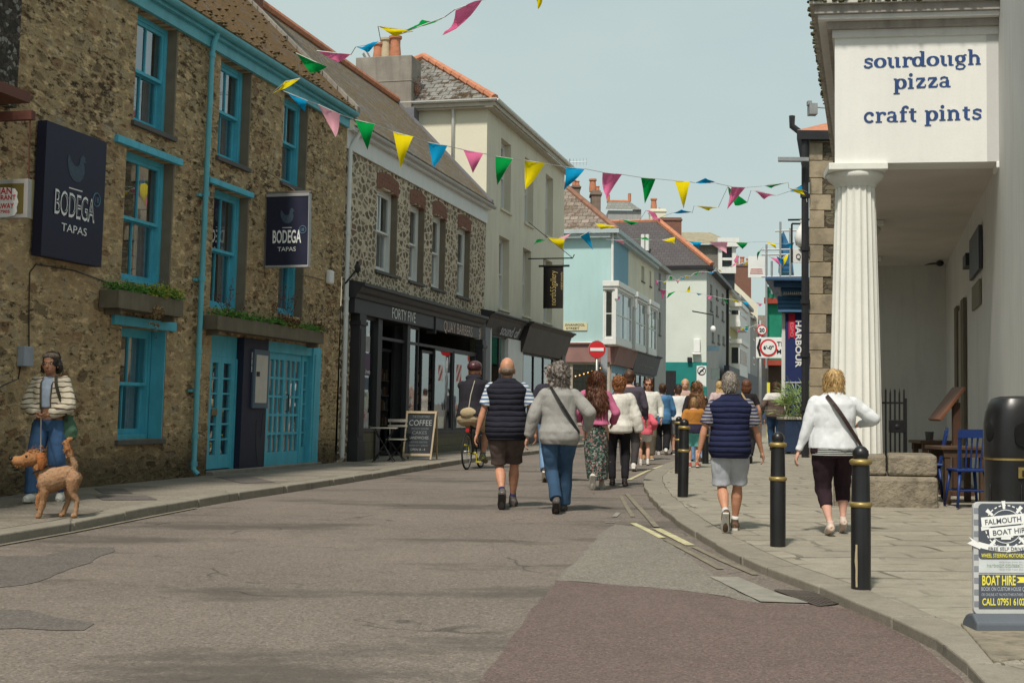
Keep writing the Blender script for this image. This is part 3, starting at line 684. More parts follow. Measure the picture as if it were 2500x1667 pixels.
HEN = [(-.47, .42), (-.50, .2), (-.46, -.05), (-.36, -.28), (-.18, -.45), (.0, -.5), (.2, -.46), (.36, -.3), (.44, -.08), (.43, .12), (.36, .25), (.42, .3), (.52, .32), (.44, .38), (.45, .47), (.38, .5), (.3, .56), (.24, .5), (.17, .42), (.16, .25), (.10, .12), (.0, .06), (-.14, .08), (-.27, .18), (-.38, .34)]
def hen(fr, uc, vc, w, sz, parent, kx=1.0, mat=None):
    mb = MB(); mb.prism([fr.P(uc + x * sz * kx, vc + y * sz, w) for x, y in reversed(HEN)], fr.N * .003); return build(mb, 'hen_emblem', mat or m_hen, parent)
hen(FL, pb - .22, .50, .031, .85, bp, .42, mk('hen_dark', (.028, .03, .045), .6, .2, 20, 0))
w2 = -.05
dl, dm, dr_, de = U(652, w2), U(691.5, w2), U(731, w2), U(771, 0.0)
mb = MB(); FL.box(mb, pb, DO[1], vt - .16, vt + .03, -.3, w2 + .05); FL.box(mb, pb, dl, 0.05, vt - .16, -.3, w2 + .02); build(mb, 'door_head', m_turq, B1, bevel=.005)
d3 = grid_leaf(FL, dl, dm, .03, vt - .16, w2, .05, 3, 5, .05, .12, .26, .04, 'door', m_turq, B1)
d4 = grid_leaf(FL, dm + .004, dr_, .03, vt - .16, w2, .05, 3, 5, .05, .12, .26, .04, 'door', m_turq, B1)
for d in (d3, d4):
    pass
mb = MB(); FL.box(mb, dl + .05, dr_ - .05, .3, vt - .3, w2 - .12, w2 - .11); build(mb, 'blind', mk('pale_blind', (.30, .27, .24), .9, .4, 6, 0), B1)
mb = MB(); mb.tube([FL.P(dm + .06, 1.0, w2 + .02), FL.P(dm + .06, 1.0, w2 + .07), FL.P(dm + .06, 1.3, w2 + .07), FL.P(dm + .06, 1.3, w2 + .02)], .012, 6); build(mb, 'handle', m_iron, d4)
mb = MB(); FL.box(mb, dr_, dr_ + .10, 0.05, vt - .16, -.3, w2 + .02); FL.box(mb, de - .30, DO[1], 0.05, vt, -.3, .03); FL.box(mb, de - .22, de - .12, .05, vt - .12, .03, .045); build(mb, 'door_post', m_turq, B1, bevel=.006)
grid_leaf(FL, dr_ + .10, de - .30, .05, vt - .16, w2 - .02, .05, 1, 6, .06, .1, .3, .03, 'side_light', m_turq, B1)
def planter(lab, x0, y0, x1, y1, dv, wd, leafs, seed):
    a = FL.uv(x0, y0, wd); b = FL.uv(x1, y1, wd); vb = (a[1] + b[1]) / 2; rn = random.Random(seed)
    th = thing('window_box', lab, 'window box', FL.P((a[0] + b[0]) / 2, vb, wd / 2))
    mb = MB(); t = .025
    FL.box(mb, a[0], b[0], vb, vb + dv, wd - t, wd); FL.box(mb, a[0], b[0], vb, vb + dv, .012, .012 + t); FL.box(mb, a[0], a[0] + t, vb, vb + dv - .003, .012 + t, wd - t); FL.box(mb, b[0] - t, b[0], vb, vb + dv - .003, .012 + t, wd - t); FL.box(mb, a[0] + t, b[0] - t, vb + .01, vb + .04, .012 + t, wd - t)
    FL.box(mb, a[0] + .15, a[0] + .2, vb - .08, vb + .01, .01, wd - .05); FL.box(mb, b[0] - .2, b[0] - .15, vb - .08, vb + .01, .01, wd - .05)
    build(mb, 'trough', m_wood_g, th, bevel=.005)
    mb = MB(); FL.box(mb, a[0] + t, b[0] - t, vb + .04, vb + dv - .04, .012 + t, wd - t); build(mb, 'soil', mk('soil', (.03, .02, .012), .95), th)
    for nm, mat, f0, f1, n, hh in leafs:
        mb = MB()
        for _ in range(n):
            f = rn.uniform(f0, f1); c = FL.P(a[0] + (b[0] - a[0]) * f, vb + dv - .02 + rn.uniform(0, hh), rn.uniform(.05, wd + .03)); tuft(mb, c, 16, .035, 1.2, rn)
        build(mb, nm, mat, th)
    return th, a, b, vb
th, a, b, vb = planter('weathered window box with green and yellow plants above the ground floor window', 289, 753, 447, 773, .24, .30, [('green_foliage', m_leaf, .05, .98, 120, .09), ('yellow_foliage', m_leafy, .5, .98, 80, .12)], 4)
mb = MB(); rn = random.Random(9)
for _ in range(60):
    f = rn.gauss(.55, .04); c = FL.P(a[0] + (b[0] - a[0]) * f, vb + .1 - abs(rn.gauss(0, .13)), .32); tuft(mb, c, 6, .02, -1, rn)
build(mb, 'dry_trailing_stems', leaf_mat('dry_stems', (.22, .14, .07), (.30, .2, .1)), th)['kind'] = 'stuff'
th, a, b, vb = planter('long weathered planter with greenery over the blue doors', 531, 801, 790, 842, .22, .26, [('green_foliage', m_leaf, .02, .99, 190, .06), ('red_foliage', m_leafd, .1, .2, 10, .2), ('red_foliage', m_leafd, .55, .72, 40, .12), ('red_foliage', m_leafd, .93, 1.0, 22, .1), ('yellow_foliage', m_leafy, .6, .8, 22, .02)], 5)
mb = MB()
for f, n in ((.12, 5), (.6, 5), (.65, 4), (.72, 3), (.93, 4)):
    for _ in range(n):
        p0 = FL.P(a[0] + (b[0] - a[0]) * f, vb + .2, .14); d = Vector((rn.gauss(0, .12), rn.gauss(0, .12), rn.uniform(.3, .75))); m_ = p0 + d * .5 + Vector((rn.gauss(0, .04), rn.gauss(0, .04), 0)); mb.tube([p0, m_, p0 + d], .004, 4)
        for q in (m_, p0 + d, p0 + d * .75, p0 + d * .3): tuft(mb, q, 4, .03, 1, rn)
build(mb, 'tall_stems', m_leafd, th)['kind'] = 'stuff'
TL = FL.uv(117.5, 294.5, .16); TRr = FL.uv(261, 347.6, .16); BLl = FL.uv(97.4, 623, .16); BR = FL.uv(248, 651.8, .16)
su0, su1, sv0, sv1 = (TL[0] + BLl[0]) / 2, (TRr[0] + BR[0]) / 2, (BLl[1] + BR[1]) / 2, (TL[1] + TRr[1]) / 2
SG = thing('wall_sign', 'tall navy board on the stone wall reading BODEGA TAPAS with a blue hen', 'sign', FL.P(su0, sv0, 0))
mb = MB(); FL.box(mb, su0, su1, sv0, sv1, .03, .16); sb = build(mb, 'board', m_navy, SG, bevel=.004)
sc_ = (su0 + su1) / 2; H_ = sv1 - sv0; Wd = su1 - su0
def bodega_board(fr, uc, v0, H, Wd, w, parent, outline):
    k = H
    hen(fr, uc, v0 + .715 * k, w, .21 * k, parent, 1.0 if not outline else Wd / k * 1.45)
    mb = MB(); fr.box(mb, uc - Wd * .11, uc + Wd * .11, v0 + .548 * k, v0 + .556 * k, w - .001, w + .003); build(mb, 'rule', m_letter, parent)
    ftext(fr, 'BODEGA', uc, v0 + .335 * k, w + .003, .185 * k, m_letter, parent, width=Wd * .66, bold=.02)
    if outline: ftext(fr, 'BODEGA', uc, v0 + .348 * k, w + .005, .160 * k, m_navy, parent, width=Wd * .635, bold=-.018)
    ftext(fr, 'TAPAS', uc, v0 + .215 * k, w + .003, .062 * k, m_letter, parent, width=Wd * .42, bold=.0)
    cu, cv = uc + Wd * .36, v0 + .52 * k; mb = MB(); pts = [fr.P(cu + .052 * k * math.cos(t * .2617), cv + .052 * k * math.sin(t * .2617), w + .003) for t in range(25)]; mb.tube(pts, .004 * k + .001, 5, caps=False); build(mb, 'ring', m_blueline, parent)
    ftext(fr, '18', cu, cv - .024 * k, w + .006, .048 * k, m_blueline, parent)
bodega_board(FL, sc_ , sv0, H_, Wd, .161, SG, True)
ux = FL.uv(650, 500, .1)[0]
HG = thing('hanging_sign', 'navy projecting sign reading BODEGA TAPAS on a grey bracket over the doors', 'sign', FL.P(ux, 3.6, .3))
class FP(Fr):
    def __init__(s, fr, u, tilt=0):
        s.o = fr.P(u, 0, 0); s.U = fr.N.normalized(); s.V = Vector((0, 0, 1)); s.N = -fr.U.copy(); s.N.z = 0; s.N.normalize(); s.ang = math.atan2(s.U.y, s.U.x)
us_ = FL.uv(645, 640, .0)[0]
HF = FP(FL, us_)
a = HF.uv(650, 650); b = HF.uv(758, 478)
mb = MB(); HF.box(mb, a[0] + .012, b[0] - .012, a[1], b[1] - .005, -.05, .05); hb = build(mb, 'board', m_navy, HG, bevel=.004)
mb = MB()
for u0, u1, v0, v1 in ((a[0], b[0], a[1] - .03, a[1] + .005), (a[0], b[0], b[1] - .01, b[1] + .04)): HF.box(mb, u0, u1, v0, v1, -.06, .06)
HF.box(mb, b[0] - .014, b[0] - .0, a[1], b[1] - .01, -.055, .055)
build(mb, 'frame', mk('silver_frame', (.42, .42, .42), .4, .08, metallic=.3), HG, bevel=.004)
mb = MB(); HF.box(mb, a[0] - .05, a[0] - .01, a[1] - .05, b[1] + .62, -.02, .02); HF.box(mb, a[0] - .35, b[0] + .02, b[1] + .055, b[1] + .085, -.02, .02)
mb.tube([HF.P(a[0] - .03, b[1] + .45, 0), HF.P(a[0] + .5, b[1] + .09, 0)], .006, 5); HF.box(mb, a[0] - .35, a[0] - .3, b[1] - .05, b[1] + .2, -.02, .02)
build(mb, 'bracket', mk('grey_bracket', (.20, .18, .165), .6, metallic=.3), HG)
bodega_board(HF, (a[0] + b[0]) / 2, a[1] - .01, b[1] - a[1], b[0] - a[0], .051, HG, False)
def fbit(name, label, cat, fr, px, py, w, du, dv, dw, mat, bev=.01):
    u, v = fr.uv(px, py, w); mb = MB(); fr.box(mb, u - du / 2, u + du / 2, v - dv / 2, v + dv / 2, w, w + dw); return single(mb, name, mat, label, cat, fr.P(u, v, w), bevel=bev)
fbit('meter_box', 'small grey junction box on the stone wall above the woman', 'box', FL, 53, 870, .002, .2, .24, .1, mk('grey_plastic', (.32, .35, .40), .5))
fbit('alarm_box', 'small white and navy alarm box high on the wall corner', 'alarm', FL, 800, 677, .002, .22, .26, .1, m_signwhite, .03)
def cable(label, pts, fr=None, r=.008, mat=None):
    fr = fr or FL; mb = MB(); P3 = [fr.P(*fr.uv(x, y, .015), .015) for x, y in pts]; mb.tube(P3, r, 5); return single(mb, 'cable', mat or m_iron, label, 'cable', P3[0])
cable('thin black cable running down the wall to the grey box', [(71, 860), (71, 760), (73, 665), (88, 645), (180, 660), (270, 692), (285, 705)])
cable('black cable looping from the grey box to the left edge', [(50, 890), (45, 925), (20, 935), (-10, 950)])
cable('short black cable beside the hanging sign', [(735, 670), (762, 676), (790, 684)])
# pale-mortared stone house with four sash windows and two shops
FM.o = FO; uA = FM.uv(834, 700)[0]; uB = FM.uv(1183, 700)[0]
B2 = thing('stone_shop_building', 'pale-mortared stone house with four white sash windows above black shopfronts', 'building', FM.P(uA, 0, 0))
m_st2 = rubble('grey_brown_rubble_pale_mortar', FM.ang, [(.27, .21, .13), (.17, .135, .095), (.35, .29, .20), (.22, .125, .085)], (.72, .61, .46), 4.4, .115, smear=0, stretch=1.75, bumpd=.06, tint=(.12, .09, .06))
ve2 = FM.uv(1016, 455)[1]
Q = [((919, 459, 659), (968, 476, 676)), ((1000, 497, 685), (1034, 508, 696)), ((1055, 522, 700), (1086, 533, 710)), ((1117, 550, 717), (1146, 558, 730))]
rs = [FM.rect(*q) for q in Q]; v0m = sum(r[2] for r in rs) / 4; v1m = sum(r[3] for r in rs) / 4
ops = [(r[0], r[1], v0m, v1m) for r in rs]
vs_t = FM.uv(980, 735, .0)[1]
mb = MB(); wall(FM, mb, uA, uB, vs_t - .5, ve2 + .25, ops, .3)
wall(FM, mb, uA, uA + (FM.uv(862, 900)[0] - uA), -.4, vs_t - .5, [], .3)
build(mb, 'wall', m_st2, B2)
inter = MB(); mb = MB(); arch = MB()
for i, r in enumerate(ops):
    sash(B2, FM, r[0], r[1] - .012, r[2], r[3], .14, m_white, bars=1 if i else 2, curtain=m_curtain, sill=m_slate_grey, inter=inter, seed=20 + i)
    mb = MB(); FM.box(mb, r[1] - .012, r[1] + .03, r[2], r[3], -.14, .004); build(mb, 'reveal', m_reveal, B2); arch = MB()
    n = 9; uc = (r[0] + r[1]) / 2; hw = (r[1] - r[0]) / 2 + .06
    for k in range(n):
        x0, x1 = uc - hw + 2 * hw * k / n + .006, uc - hw + 2 * hw * (k + 1) / n - .006; f = lambda x: .09 * (1 - ((x - uc) / hw) ** 2)
        arch.hexa([FM.P(x0, r[3] - .05 + f(x0), .012), FM.P(x1, r[3] - .05 + f(x1), .012), FM.P(x1, r[3] - .05 + f(x1), -.1), FM.P(x0, r[3] - .05 + f(x0), -.1),
                   FM.P(x0 - .006, r[3] + .27 + f(x0), .012), FM.P(x1 + .006, r[3] + .27 + f(x1), .012), FM.P(x1 + .006, r[3] + .27 + f(x1), -.1), FM.P(x0 - .006, r[3] + .27 + f(x0), -.1)])
    build(arch, 'brick_arch', m_brick, B2)
mb = MB(); FM.box(mb, uA, uB - .02, ve2, ve2 + .42, .003, .05); FM.box(mb, uA, uB - .02, ve2 + .36, ve2 + .42, .05, .16); build(mb, 'fascia', m_white, B2, bevel=.006)
build(gutter(FM, uA + .1, uB + .15, .2, ve2 + .48, .07), 'gutter', mk('grey_white_gutter', (.48, .47, .45), .5, .1), B2)
build(roof_slab(FM, uA + .03, uB, .22, ve2 + .48, RW, v_f + .30 + RH), 'roof', m_roof2, B2)
mb = MB(); mb.tube([FM.P(uA, v_f + .42 + RH, RW), FM.P(uB, v_f + .42 + RH - (uB - uA) * 0, RW)], .11, 8); build(mb, 'ridge', m_terra, B2)
mb = MB(); mb.hexa([FM.P(uB - .2, ve2 + .50, .2), FM.P(uB, ve2 + .50, .2), FM.P(uB, v_f + .32 + RH, RW), FM.P(uB - .2, v_f + .32 + RH, RW), FM.P(uB - .2, ve2 + .64, .2), FM.P(uB, ve2 + .64, .2), FM.P(uB, v_f + .46 + RH, RW), FM.P(uB - .2, v_f + .46 + RH, RW)]); build(mb, 'flashing', m_lead, B2)
pp = MB(); g = [FM.P(uA + .32, ve2 + .42, .2), FM.P(uA + .3, ve2 + .25, .12), FM.P(uA + .10, ve2 + .02, .07), FM.P(uA + .10, .1, .07)]; pp.tube(g, .045, 9)
for v in (4.5, 3.2, 2.9, 1.7, .5): pp.tube([FM.P(uA + .10, v, .07), FM.P(uA + .10, v + .06, .07)], .058, 9)
build(pp, 'downpipe', m_white, B2, smooth=True, sharp=40)
pp = MB(); ux2 = FM.uv(845, 900, .05)[0]; pp.tube([FM.P(ux2, vs_t - .1, .05), FM.P(ux2, .5, .05)], .03, 7); build(pp, 'thin_pipe', mk('grey_pipe', (.22, .22, .21), .6), B2, smooth=True)
def shopfront(name, label, fr, u0, u1, vt, vb, proj, mat, th_parent=None, **k): pass
SF = thing('shopfront', 'charcoal shopfront lettered FORTY FIVE and QUAY BARBERS under one cornice', 'shopfront', FM.P(uA, 0, .2))
s0 = FM.uv(862, 900, .2)[0]; s1 = FM.uv(1168, 900, .2)[0]; sd = FM.uv(1064, 780, .22)[0]
vct = FM.uv(1010, 722, .40)[1]; vfb = FM.uv(1013, 794, .2)[1]
mb = MB()
FM.prof(mb, s0 - .06, s1 + .15, [(.0, vct - .30), (.24, vct - .30), (.26, vct - .22), (.32, vct - .18), (.36, vct - .10), (.42, vct - .07), (.42, vct - .01), (.0, vct + .06)])
build(mb, 'cornice', m_shopblack, SF)
mb = MB(); FM.box(mb, s0, sd - .03, vfb, vct - .30, .0, .20); fa1 = build(mb, 'fascia', m_shopblack, SF, bevel=.006)
mb = MB(); FM.box(mb, sd + .03, s1, vfb, vct - .30, .0, .20); fa2 = build(mb, 'fascia', m_shopblack, SF, bevel=.006)
mb = MB(); FM.box(mb, sd - .03, sd + .03, vfb - .1, vct - .30, .0, .23); build(mb, 'bracket', m_shopblack, SF, bevel=.004)
vm = (vfb + vct - .30) / 2 - .1
def serif_mk(fr, txt, ua_, ub_, v, w, h, mat, parent):
    return build(text_mb(txt, fr.P((ua_ + ub_) / 2, v, w), fr.U.normalized(), fr.V.normalized(), h, width=abs(ub_ - ua_), bold=-.004), 'lettering', mat, parent)
serif_mk(FM, 'FORTY FIVE', FM.uv(957, 760, .2)[0], FM.uv(1014, 770, .2)[0], vm, .204, .24, m_letter, fa1)
serif_mk(FM, 'QUAY BARBERS', FM.uv(1083, 790, .2)[0], FM.uv(1153, 800, .2)[0], vm - .04, .204, .27, m_letterpink, fa2)
def pil(u0, u1, v0=0.0, v1=None, w=.2, name='pilaster', mat=None):
    mb = MB(); v1 = v1 or vfb; FM.box(mb, u0, u1, v0 + .001, v1, .0, w); FM.box(mb, u0 - .03, u1 + .03, v0, v0 + .42, .0, w + .03); FM.box(mb, u0 - .03, u1 + .03, v1 - .22, v1 - .14, .0, w + .03); FM.box(mb, u0 + .05, u1 - .05, v0 + .5, v1 - .3, w, w + .012)
    return build(mb, name, mat or m_shopblack, SF, bevel=.004)
UU = lambda px, w=.1: FM.uv(px, 950, w)[0]
pil(UU(863), UU(879)); pil(UU(1167), UU(1176));
for x0, x1, v0 in ((918, 928, 0), (990, 997, .4)): mb = MB(); FM.box(mb, UU(x0), UU(x1), v0, vfb, .0, .12); build(mb, 'mullion', m_shopblack, SF, bevel=.004)
m_riser = brickm('mossy_tile_riser', FM.ang, (.10, .085, .03), (.07, .07, .03), (.03, .03, .02), .4, .2, .008, .006, rough=.4)
for x0, x1, vtop in ((879, 928, .60), (997, 1020, .5), (1060, 1167, .5)):
    mb = MB(); FM.box(mb, UU(x0), UU(x1), 0, vtop, -.05, .09); build(mb, 'stall_riser', m_riser, SF)
    mb = MB(); FM.box(mb, UU(x0), UU(x1), vtop, vtop + .07, -.05, .13); build(mb, 'shop_sill', m_shopblack, SF, bevel=.004)
def shopglass(x0, x1, v0, v1, cols, w=.06, transom=None):
    return grid_leaf(FM, UU(x0, w), UU(x1, w), v0, v1, w, .06, cols, 1, .05, .06, .05, .06, 'shop_window', m_shopblack, SF)
shopglass(879, 918, .67, vfb, 1); shopglass(928, 960, .1, vfb - .55, 1, -.35); shopglass(997, 1020, .57, vfb, 1); shopglass(1028, 1060, .57, vfb - .5, 1, .02); shopglass(1060, 1105, .57, vfb - .4, 1); shopglass(1107, 1160, .57, vfb - .4, 1)
mb = MB(); FM.box(mb, UU(960, -.3), UU(997, -.3), 0, vfb, -.36, -.30); FM.box(mb, UU(928), UU(1167), vfb - .42, vfb - .36, -.02, .06); FM.box(mb, UU(1020), UU(1028), 0.1, vfb, -.3, .02); build(mb, 'panel', m_shopblack, SF)
ib = MB(); inter_box(ib, FM, UU(870), UU(1174), -.1, vfb + .2, -.42, 3.2); build(ib, 'shop_interior', mk('shop_interior', (.05, .045, .04), .9, .4, 2, 0), SF)
rn = random.Random(11)
def poster(x0, x1, y0, y1, col, w=.075, name='poster', par=None):
    a = FM.uv(x0, y1, w); b = FM.uv(x1, y0, w); mb = MB(); FM.box(mb, a[0], b[0], a[1], b[1], w - .004, w); return build(mb, name, mk('poster_%d_%d_%d' % tuple(int(c * 99) for c in col), col, .5, .35, 9, 0), par or SF), (a, b)
poster(877, 904, 822, 856, (.30, .30, .31)); p, (a, b) = poster(877, 904, 863, 915, (.085, .03, .09))
build(text_mb('arkive', FM.P((a[0] + b[0]) / 2, a[1] + .04, .08), FM.U.normalized(), FM.V, .10, width=(b[0] - a[0]) * .95), 'lettering', m_letter, p)
poster(877, 900, 922, 950, (.05, .08, .13)); poster(876, 900, 957, 997, (.45, .46, .38)); poster(876, 900, 1007, 1046, (.42, .40, .40)); poster(881, 892, 1010, 1020, (.5, .08, .06), .077)
build(text_mb('RINGERS', FM.P(UU(888, .08), FM.uv(888, 968, .08)[1], .078), FM.U.normalized(), FM.V, .07, width=.35), 'lettering', m_navy, SF)
def shelves(x0, x1, v0, v1, n, w, cols):
    ua_, ub_ = UU(x0, w), UU(x1, w); mb = MB(); g = {c: MB() for c in cols}
    for i in range(n):
        v = v0 + (v1 - v0) * i / n; FM.box(mb, ua_, ub_, v - .015, v, w - .25, w); x = ua_ + .03
        while x < ub_ - .08:
            d = rn.uniform(.05, .1); c = rn.choice(cols); hgt = rn.uniform(.08, (v1 - v0) / n - .06); FM.box(g[c], x, x + d, v, v + hgt, w - .18, w - .05); x += d + rn.uniform(.01, .06)
    for c in cols:
        if g[c].v:
            o = build(g[c], 'shelf_goods', c, SF); o['kind'] = 'stuff'
    build(mb, 'shelf', m_wood_l, SF)
gd = [mk('goods_amber', (.40, .22, .07), .4), mk('goods_pale', (.45, .42, .36), .5), mk('goods_dark', (.10, .06, .05), .5), mk('goods_red', (.35, .06, .05), .5)]
shelves(1000, 1030, .7, 2.3, 6, -.5, gd[:3]); shelves(1042, 1062, .7, 2.2, 5, -.6, gd[1:]); shelves(934, 952, .7, 2.1, 4, -1.0, gd)
m_pole = NT('barber_pole'); _v = m_pole.n('SeparateXYZ', Vector=m_pole.facade(FM.ang)); _f = m_pole.math('FRACT', m_pole.math('MULTIPLY', m_pole.math('ADD', _v.outputs[1], m_pole.math('MULTIPLY', _v.outputs[0], -1.0)), 3.2)); m_pole = m_pole.bsdf(m_pole.ramp(_f, [(.0, (.62, .60, .58)), (.5, (.5, .03, .03))], 'CONSTANT'), .5)
for x0, x1, y0, y1 in ((1116, 1129, 891, 931), (1072, 1083, 892, 929)):
    a = FM.uv(x0, y1, .05); b = FM.uv(x1, y0, .05); mb = MB(); FM.box(mb, a[0], b[0], a[1], b[1], .022, .026); build(mb, 'barber_pole_sticker', m_pole, SF)
for x0, x1 in ((1062, 1088), (1108, 1145)):
    mb = MB(); FM.box(mb, UU(x0, -.2), UU(x1, -.2), .6, 2.3, -.26, -.25); build(mb, 'frosted_screen', mk('pale_screen', (.22, .23, .23), .8, .3, 5, 0), SF)
# cream building
uC1 = FC.uv(1376, 700)[0]; FC.o = FO; vE = FC.uv(1207, 264)[1]
B3 = thing('cream_building', 'tall cream rendered building with sash windows and a hipped slate roof', 'building', FC.P(uB, 0, 0))
HW = 5.4; uB = FC.uv(1185, 700)[0]
Q = [((1223, 338, 506), (1247, 350, 520)), ((1281, 383, 545), (1302, 392, 556)), ((1332, 428, 574), (1350, 440, 582)),
     ((1218, 572, 752), (1243, 582, 758)), ((1276, 604, 768), (1296, 613, 775)), ((1327, 632, 786), (1348, 643, 792))]
rs = [FC.rect(*q) for q in Q]; ops = []
for a in (0, 3):
    v0 = sum(rs[a + i][2] for i in range(3)) / 3; v1 = sum(rs[a + i][3] for i in range(3)) / 3; ops += [(rs[a + i][0], rs[a + i][1], v0, v1) for i in range(3)]
mb = MB(); vsh = FC.uv(1240, 762, .2)[1]
wall(FC, mb, uB, uC1, vsh - .6, vE, ops, .28); wall(FC, mb, uC1 - .5, uC1, -.4, vsh - .6, [], .28); wall(FC, mb, uB, uB + .15, -.4, vsh - .6, [], .28)
build(mb, 'front_wall', m_creamf, B3)
mb = MB(); mb.quad(FC.P(uB, 0, 0), FC.P(uB, 0, -HW), FC.P(uB, vE, -HW), FC.P(uB, vE, 0)); build(mb, 'gable_wall', m_cream, B3)
mb = MB(); mb.quad(FC.P(uC1, -.4, 0), FC.P(uC1, -.4, -HW), FC.P(uC1, vE, -HW), FC.P(uC1, vE, 0)); build(mb, 'gable_wall', m_cream, B3)
inter = MB()
for i, r in enumerate(ops): sash(B3, FC, r[0], r[1], r[2], r[3], .2, m_white, bars=1, curtain=m_curtain, sill=m_creamf, inter=inter, seed=40 + i)
m_slate3 = brickm('grey_slate_hip', FC.ang, (.24, .23, .22), (.17, .165, .16), (.08, .08, .08), .30, .24, .012, .02, 1.6, moss=((.06, .035, .02), (.09, .06, .025)), mossr=(.50, .58), rough=.75)
m_slate3 = m_slate3
m_slate3g = brickm('grey_slate_gable_side', FC.ang + R(90), (.30, .285, .26), (.20, .195, .18), (.07, .065, .06), .30, .26, .014, .02, 1.5, moss=((.05, .03, .018), (.09, .055, .02)), mossr=(.50, .56), rough=.75)
ov = .28; vR = vE + 2.05
A_ = FC.P(uB - ov, vE, ov); B_ = FC.P(uB - ov, vE, -HW - ov); Ap = FC.P(uB - ov + 2.98, vR, -HW / 2); Ap2 = FC.P(uC1 + 1, vR, -HW / 2); C_ = FC.P(uC1 + .2, vE, ov); D_ = FC.P(uC1 + .2, vE, -HW - ov)
mb = MB(); mb.add([A_, B_, Ap], [(0, 1, 2)]); build(mb, 'hip_roof', m_slate3g, B3)
mb = MB(); mb.add([A_, C_, Ap2, Ap], [(0, 1, 2, 3)]); mb.add([B_, D_, Ap2, Ap], [(0, 1, 2, 3)]); build(mb, 'roof', m_slate3, B3)
mb = MB(); n = 9
for i in range(n):
    for e in (A_, B_):
        p0, p1 = e.lerp(Ap, i / n), e.lerp(Ap, (i + 1.06) / n); up_ = Vector((0, 0, .03)); mb.tube([p0 + up_, p1 + up_ + Vector((0, 0, .02))], [.12, .10], 8)
for i in range(14):
    p0, p1 = Ap.lerp(Ap2, i / 14), Ap.lerp(Ap2, (i + 1.05) / 14); mb.tube([p0, p1], [.11, .1], 8)
build(mb, 'hip_tiles', m_terra, B3)
mb = MB()
FC.box(mb, uB - ov, uC1 + .2, vE - .16, vE - .02, ov - .04, ov); FC.box(mb, uB - ov, uB - ov + .04, vE - .16, vE - .02, -HW, ov - .041); FC.box(mb, uB - ov, uC1 + .2, vE - .20, vE - .161, 0, ov - .05); FC.box(mb, uB - ov + .05, uB, vE - .20, vE - .162, -HW, 0)
build(mb, 'eaves_board', mk('grey_cream_board', (.50, .46, .38), .7, .1, 3, .1, dirt=.3), B3)
mb = gutter(FC, uB - ov - .05, uC1 + .2, ov + .06, vE + .02, .07)
class FGable(Fr):
    def __init__(s, fr, u): s.o = fr.P(u, 0, 0); s.U = fr.N.normalized(); s.V = Vector((0, 0, 1)); s.N = -Vector((fr.U.x, fr.U.y, 0)).normalized(); s.ang = math.atan2(s.U.y, s.U.x)
GC = FGable(FC, uB)
mb = join(mb, gutter(GC, -HW, ov + .1, ov + .06, vE + .02, .07)); build(mb, 'gutter', m_white, B3)
mb = MB(); a = GC.uv(1106, 300, .07); mb.tube([GC.P(a[0], vE, .22), GC.P(a[0], vE - .3, .07), GC.P(a[0], GC.uv(1105, 428, .07)[1], .07)], .045, 8); build(mb, 'downpipe', m_white, B3, smooth=True)
mb = MB(); c0 = GC.uv(867, 240, .4)[0]; c1 = GC.uv(1004, 240, .4)[0]; cv0 = GC.uv(930, 262, .4)[1]; cv1 = GC.uv(930, 138, .4)[1]
GC.box(mb, c0, c1, cv0 - .5, cv1, -.5, .4); GC.box(mb, c0 - .015, c1 + .015, (cv0 + cv1) / 2 - .02, (cv0 + cv1) / 2 + .02, -.515, .415)
CH = thing('chimney_stack', 'massive grey rendered chimney with clay pots behind the stone house roof', 'chimney', GC.P((c0 + c1) / 2, cv0 - .5, 0)); build(mb, 'stack', m_concrete, CH, bevel=.03)
mb = MB(); GC.box(mb, c0 + .1, c1 + .1, cv0 - .45, cv0 - .04, -.52, .44); build(mb, 'lead_apron', m_lead, CH, bevel=.01)
for px, r, h, m in ((924, .17, .48, m_terra), (942, .15, .62, mk('cream_pot', (.52, .42, .28), .8, .15, 5)), (965, .17, .66, m_terra)):
    u, v = GC.uv(px, 138, 0); mb = MB(); mb.lathe([(r * .9, 0), (r * .95, h * .25), (r * .82, h * .6), (r * .85, h * .86), (r * 1.08, h * .9), (r * 1.1, h), (r * .8, h), (r * .75, h * .5)], GC.P(u, cv1 - .01, 0), 14); build(mb, 'chimney_pot', m, CH, smooth=True, sharp=35)
mb = MB(); u, v = GC.uv(901, 138, 0); mb.tube([GC.P(u, cv1, 0), GC.P(u - .12, cv1 + .22, 0)], .09, 10); build(mb, 'cowl', m_steel, CH)
mb = MB(); rn = random.Random(5)
for _ in range(60): tuft(mb, Vector(GC.P(*GC.uv(1012 + rn.gauss(0, 7), 220 + rn.gauss(0, 12), .1), .1)), 10, .06, 1, rn)
single(mb, 'rooftop_plant', leaf_mat('rust_leaves', (.16, .04, .02), (.22, .10, .04)), 'rust-red plant growing beside the grey chimney', 'plant', GC.P(*GC.uv(1012, 225, .1), .1))
mb = MB(); u, v = FL.uv(640, 5, RW); p = FL.P(u_r + .3, vr + 2.0, RW)
mb.tube([p, p + Vector((0, 0, .5))], .015, 5); q = p + Vector((0, 0, .42)); mb.tube([q, q + Vector((1.5, 0, .1))], .012, 5)
for i in range(12): c = q + Vector((.15 + i * .11, 0, .01 * i)); mb.tube([c + Vector((0, -.12, 0)), c + Vector((0, .12, 0))], .006, 4)
single(mb, 'television_aerial', m_steel, 'aerial on the brick chimney at the top of the picture', 'aerial', p)
S3 = thing('shopfront', 'dark shopfront lettered sound of under the cream building', 'shopfront', FC.P(uB, 0, .2))
e0 = FC.uv(1186, 900, .2)[0]; e1 = FC.uv(1378, 900, .2)[0]; eb = FC.uv(1284, 800, .3)[0]
vt3 = FC.uv(1238, 771, .4)[1]; vb3 = FC.uv(1240, 822, .2)[1]
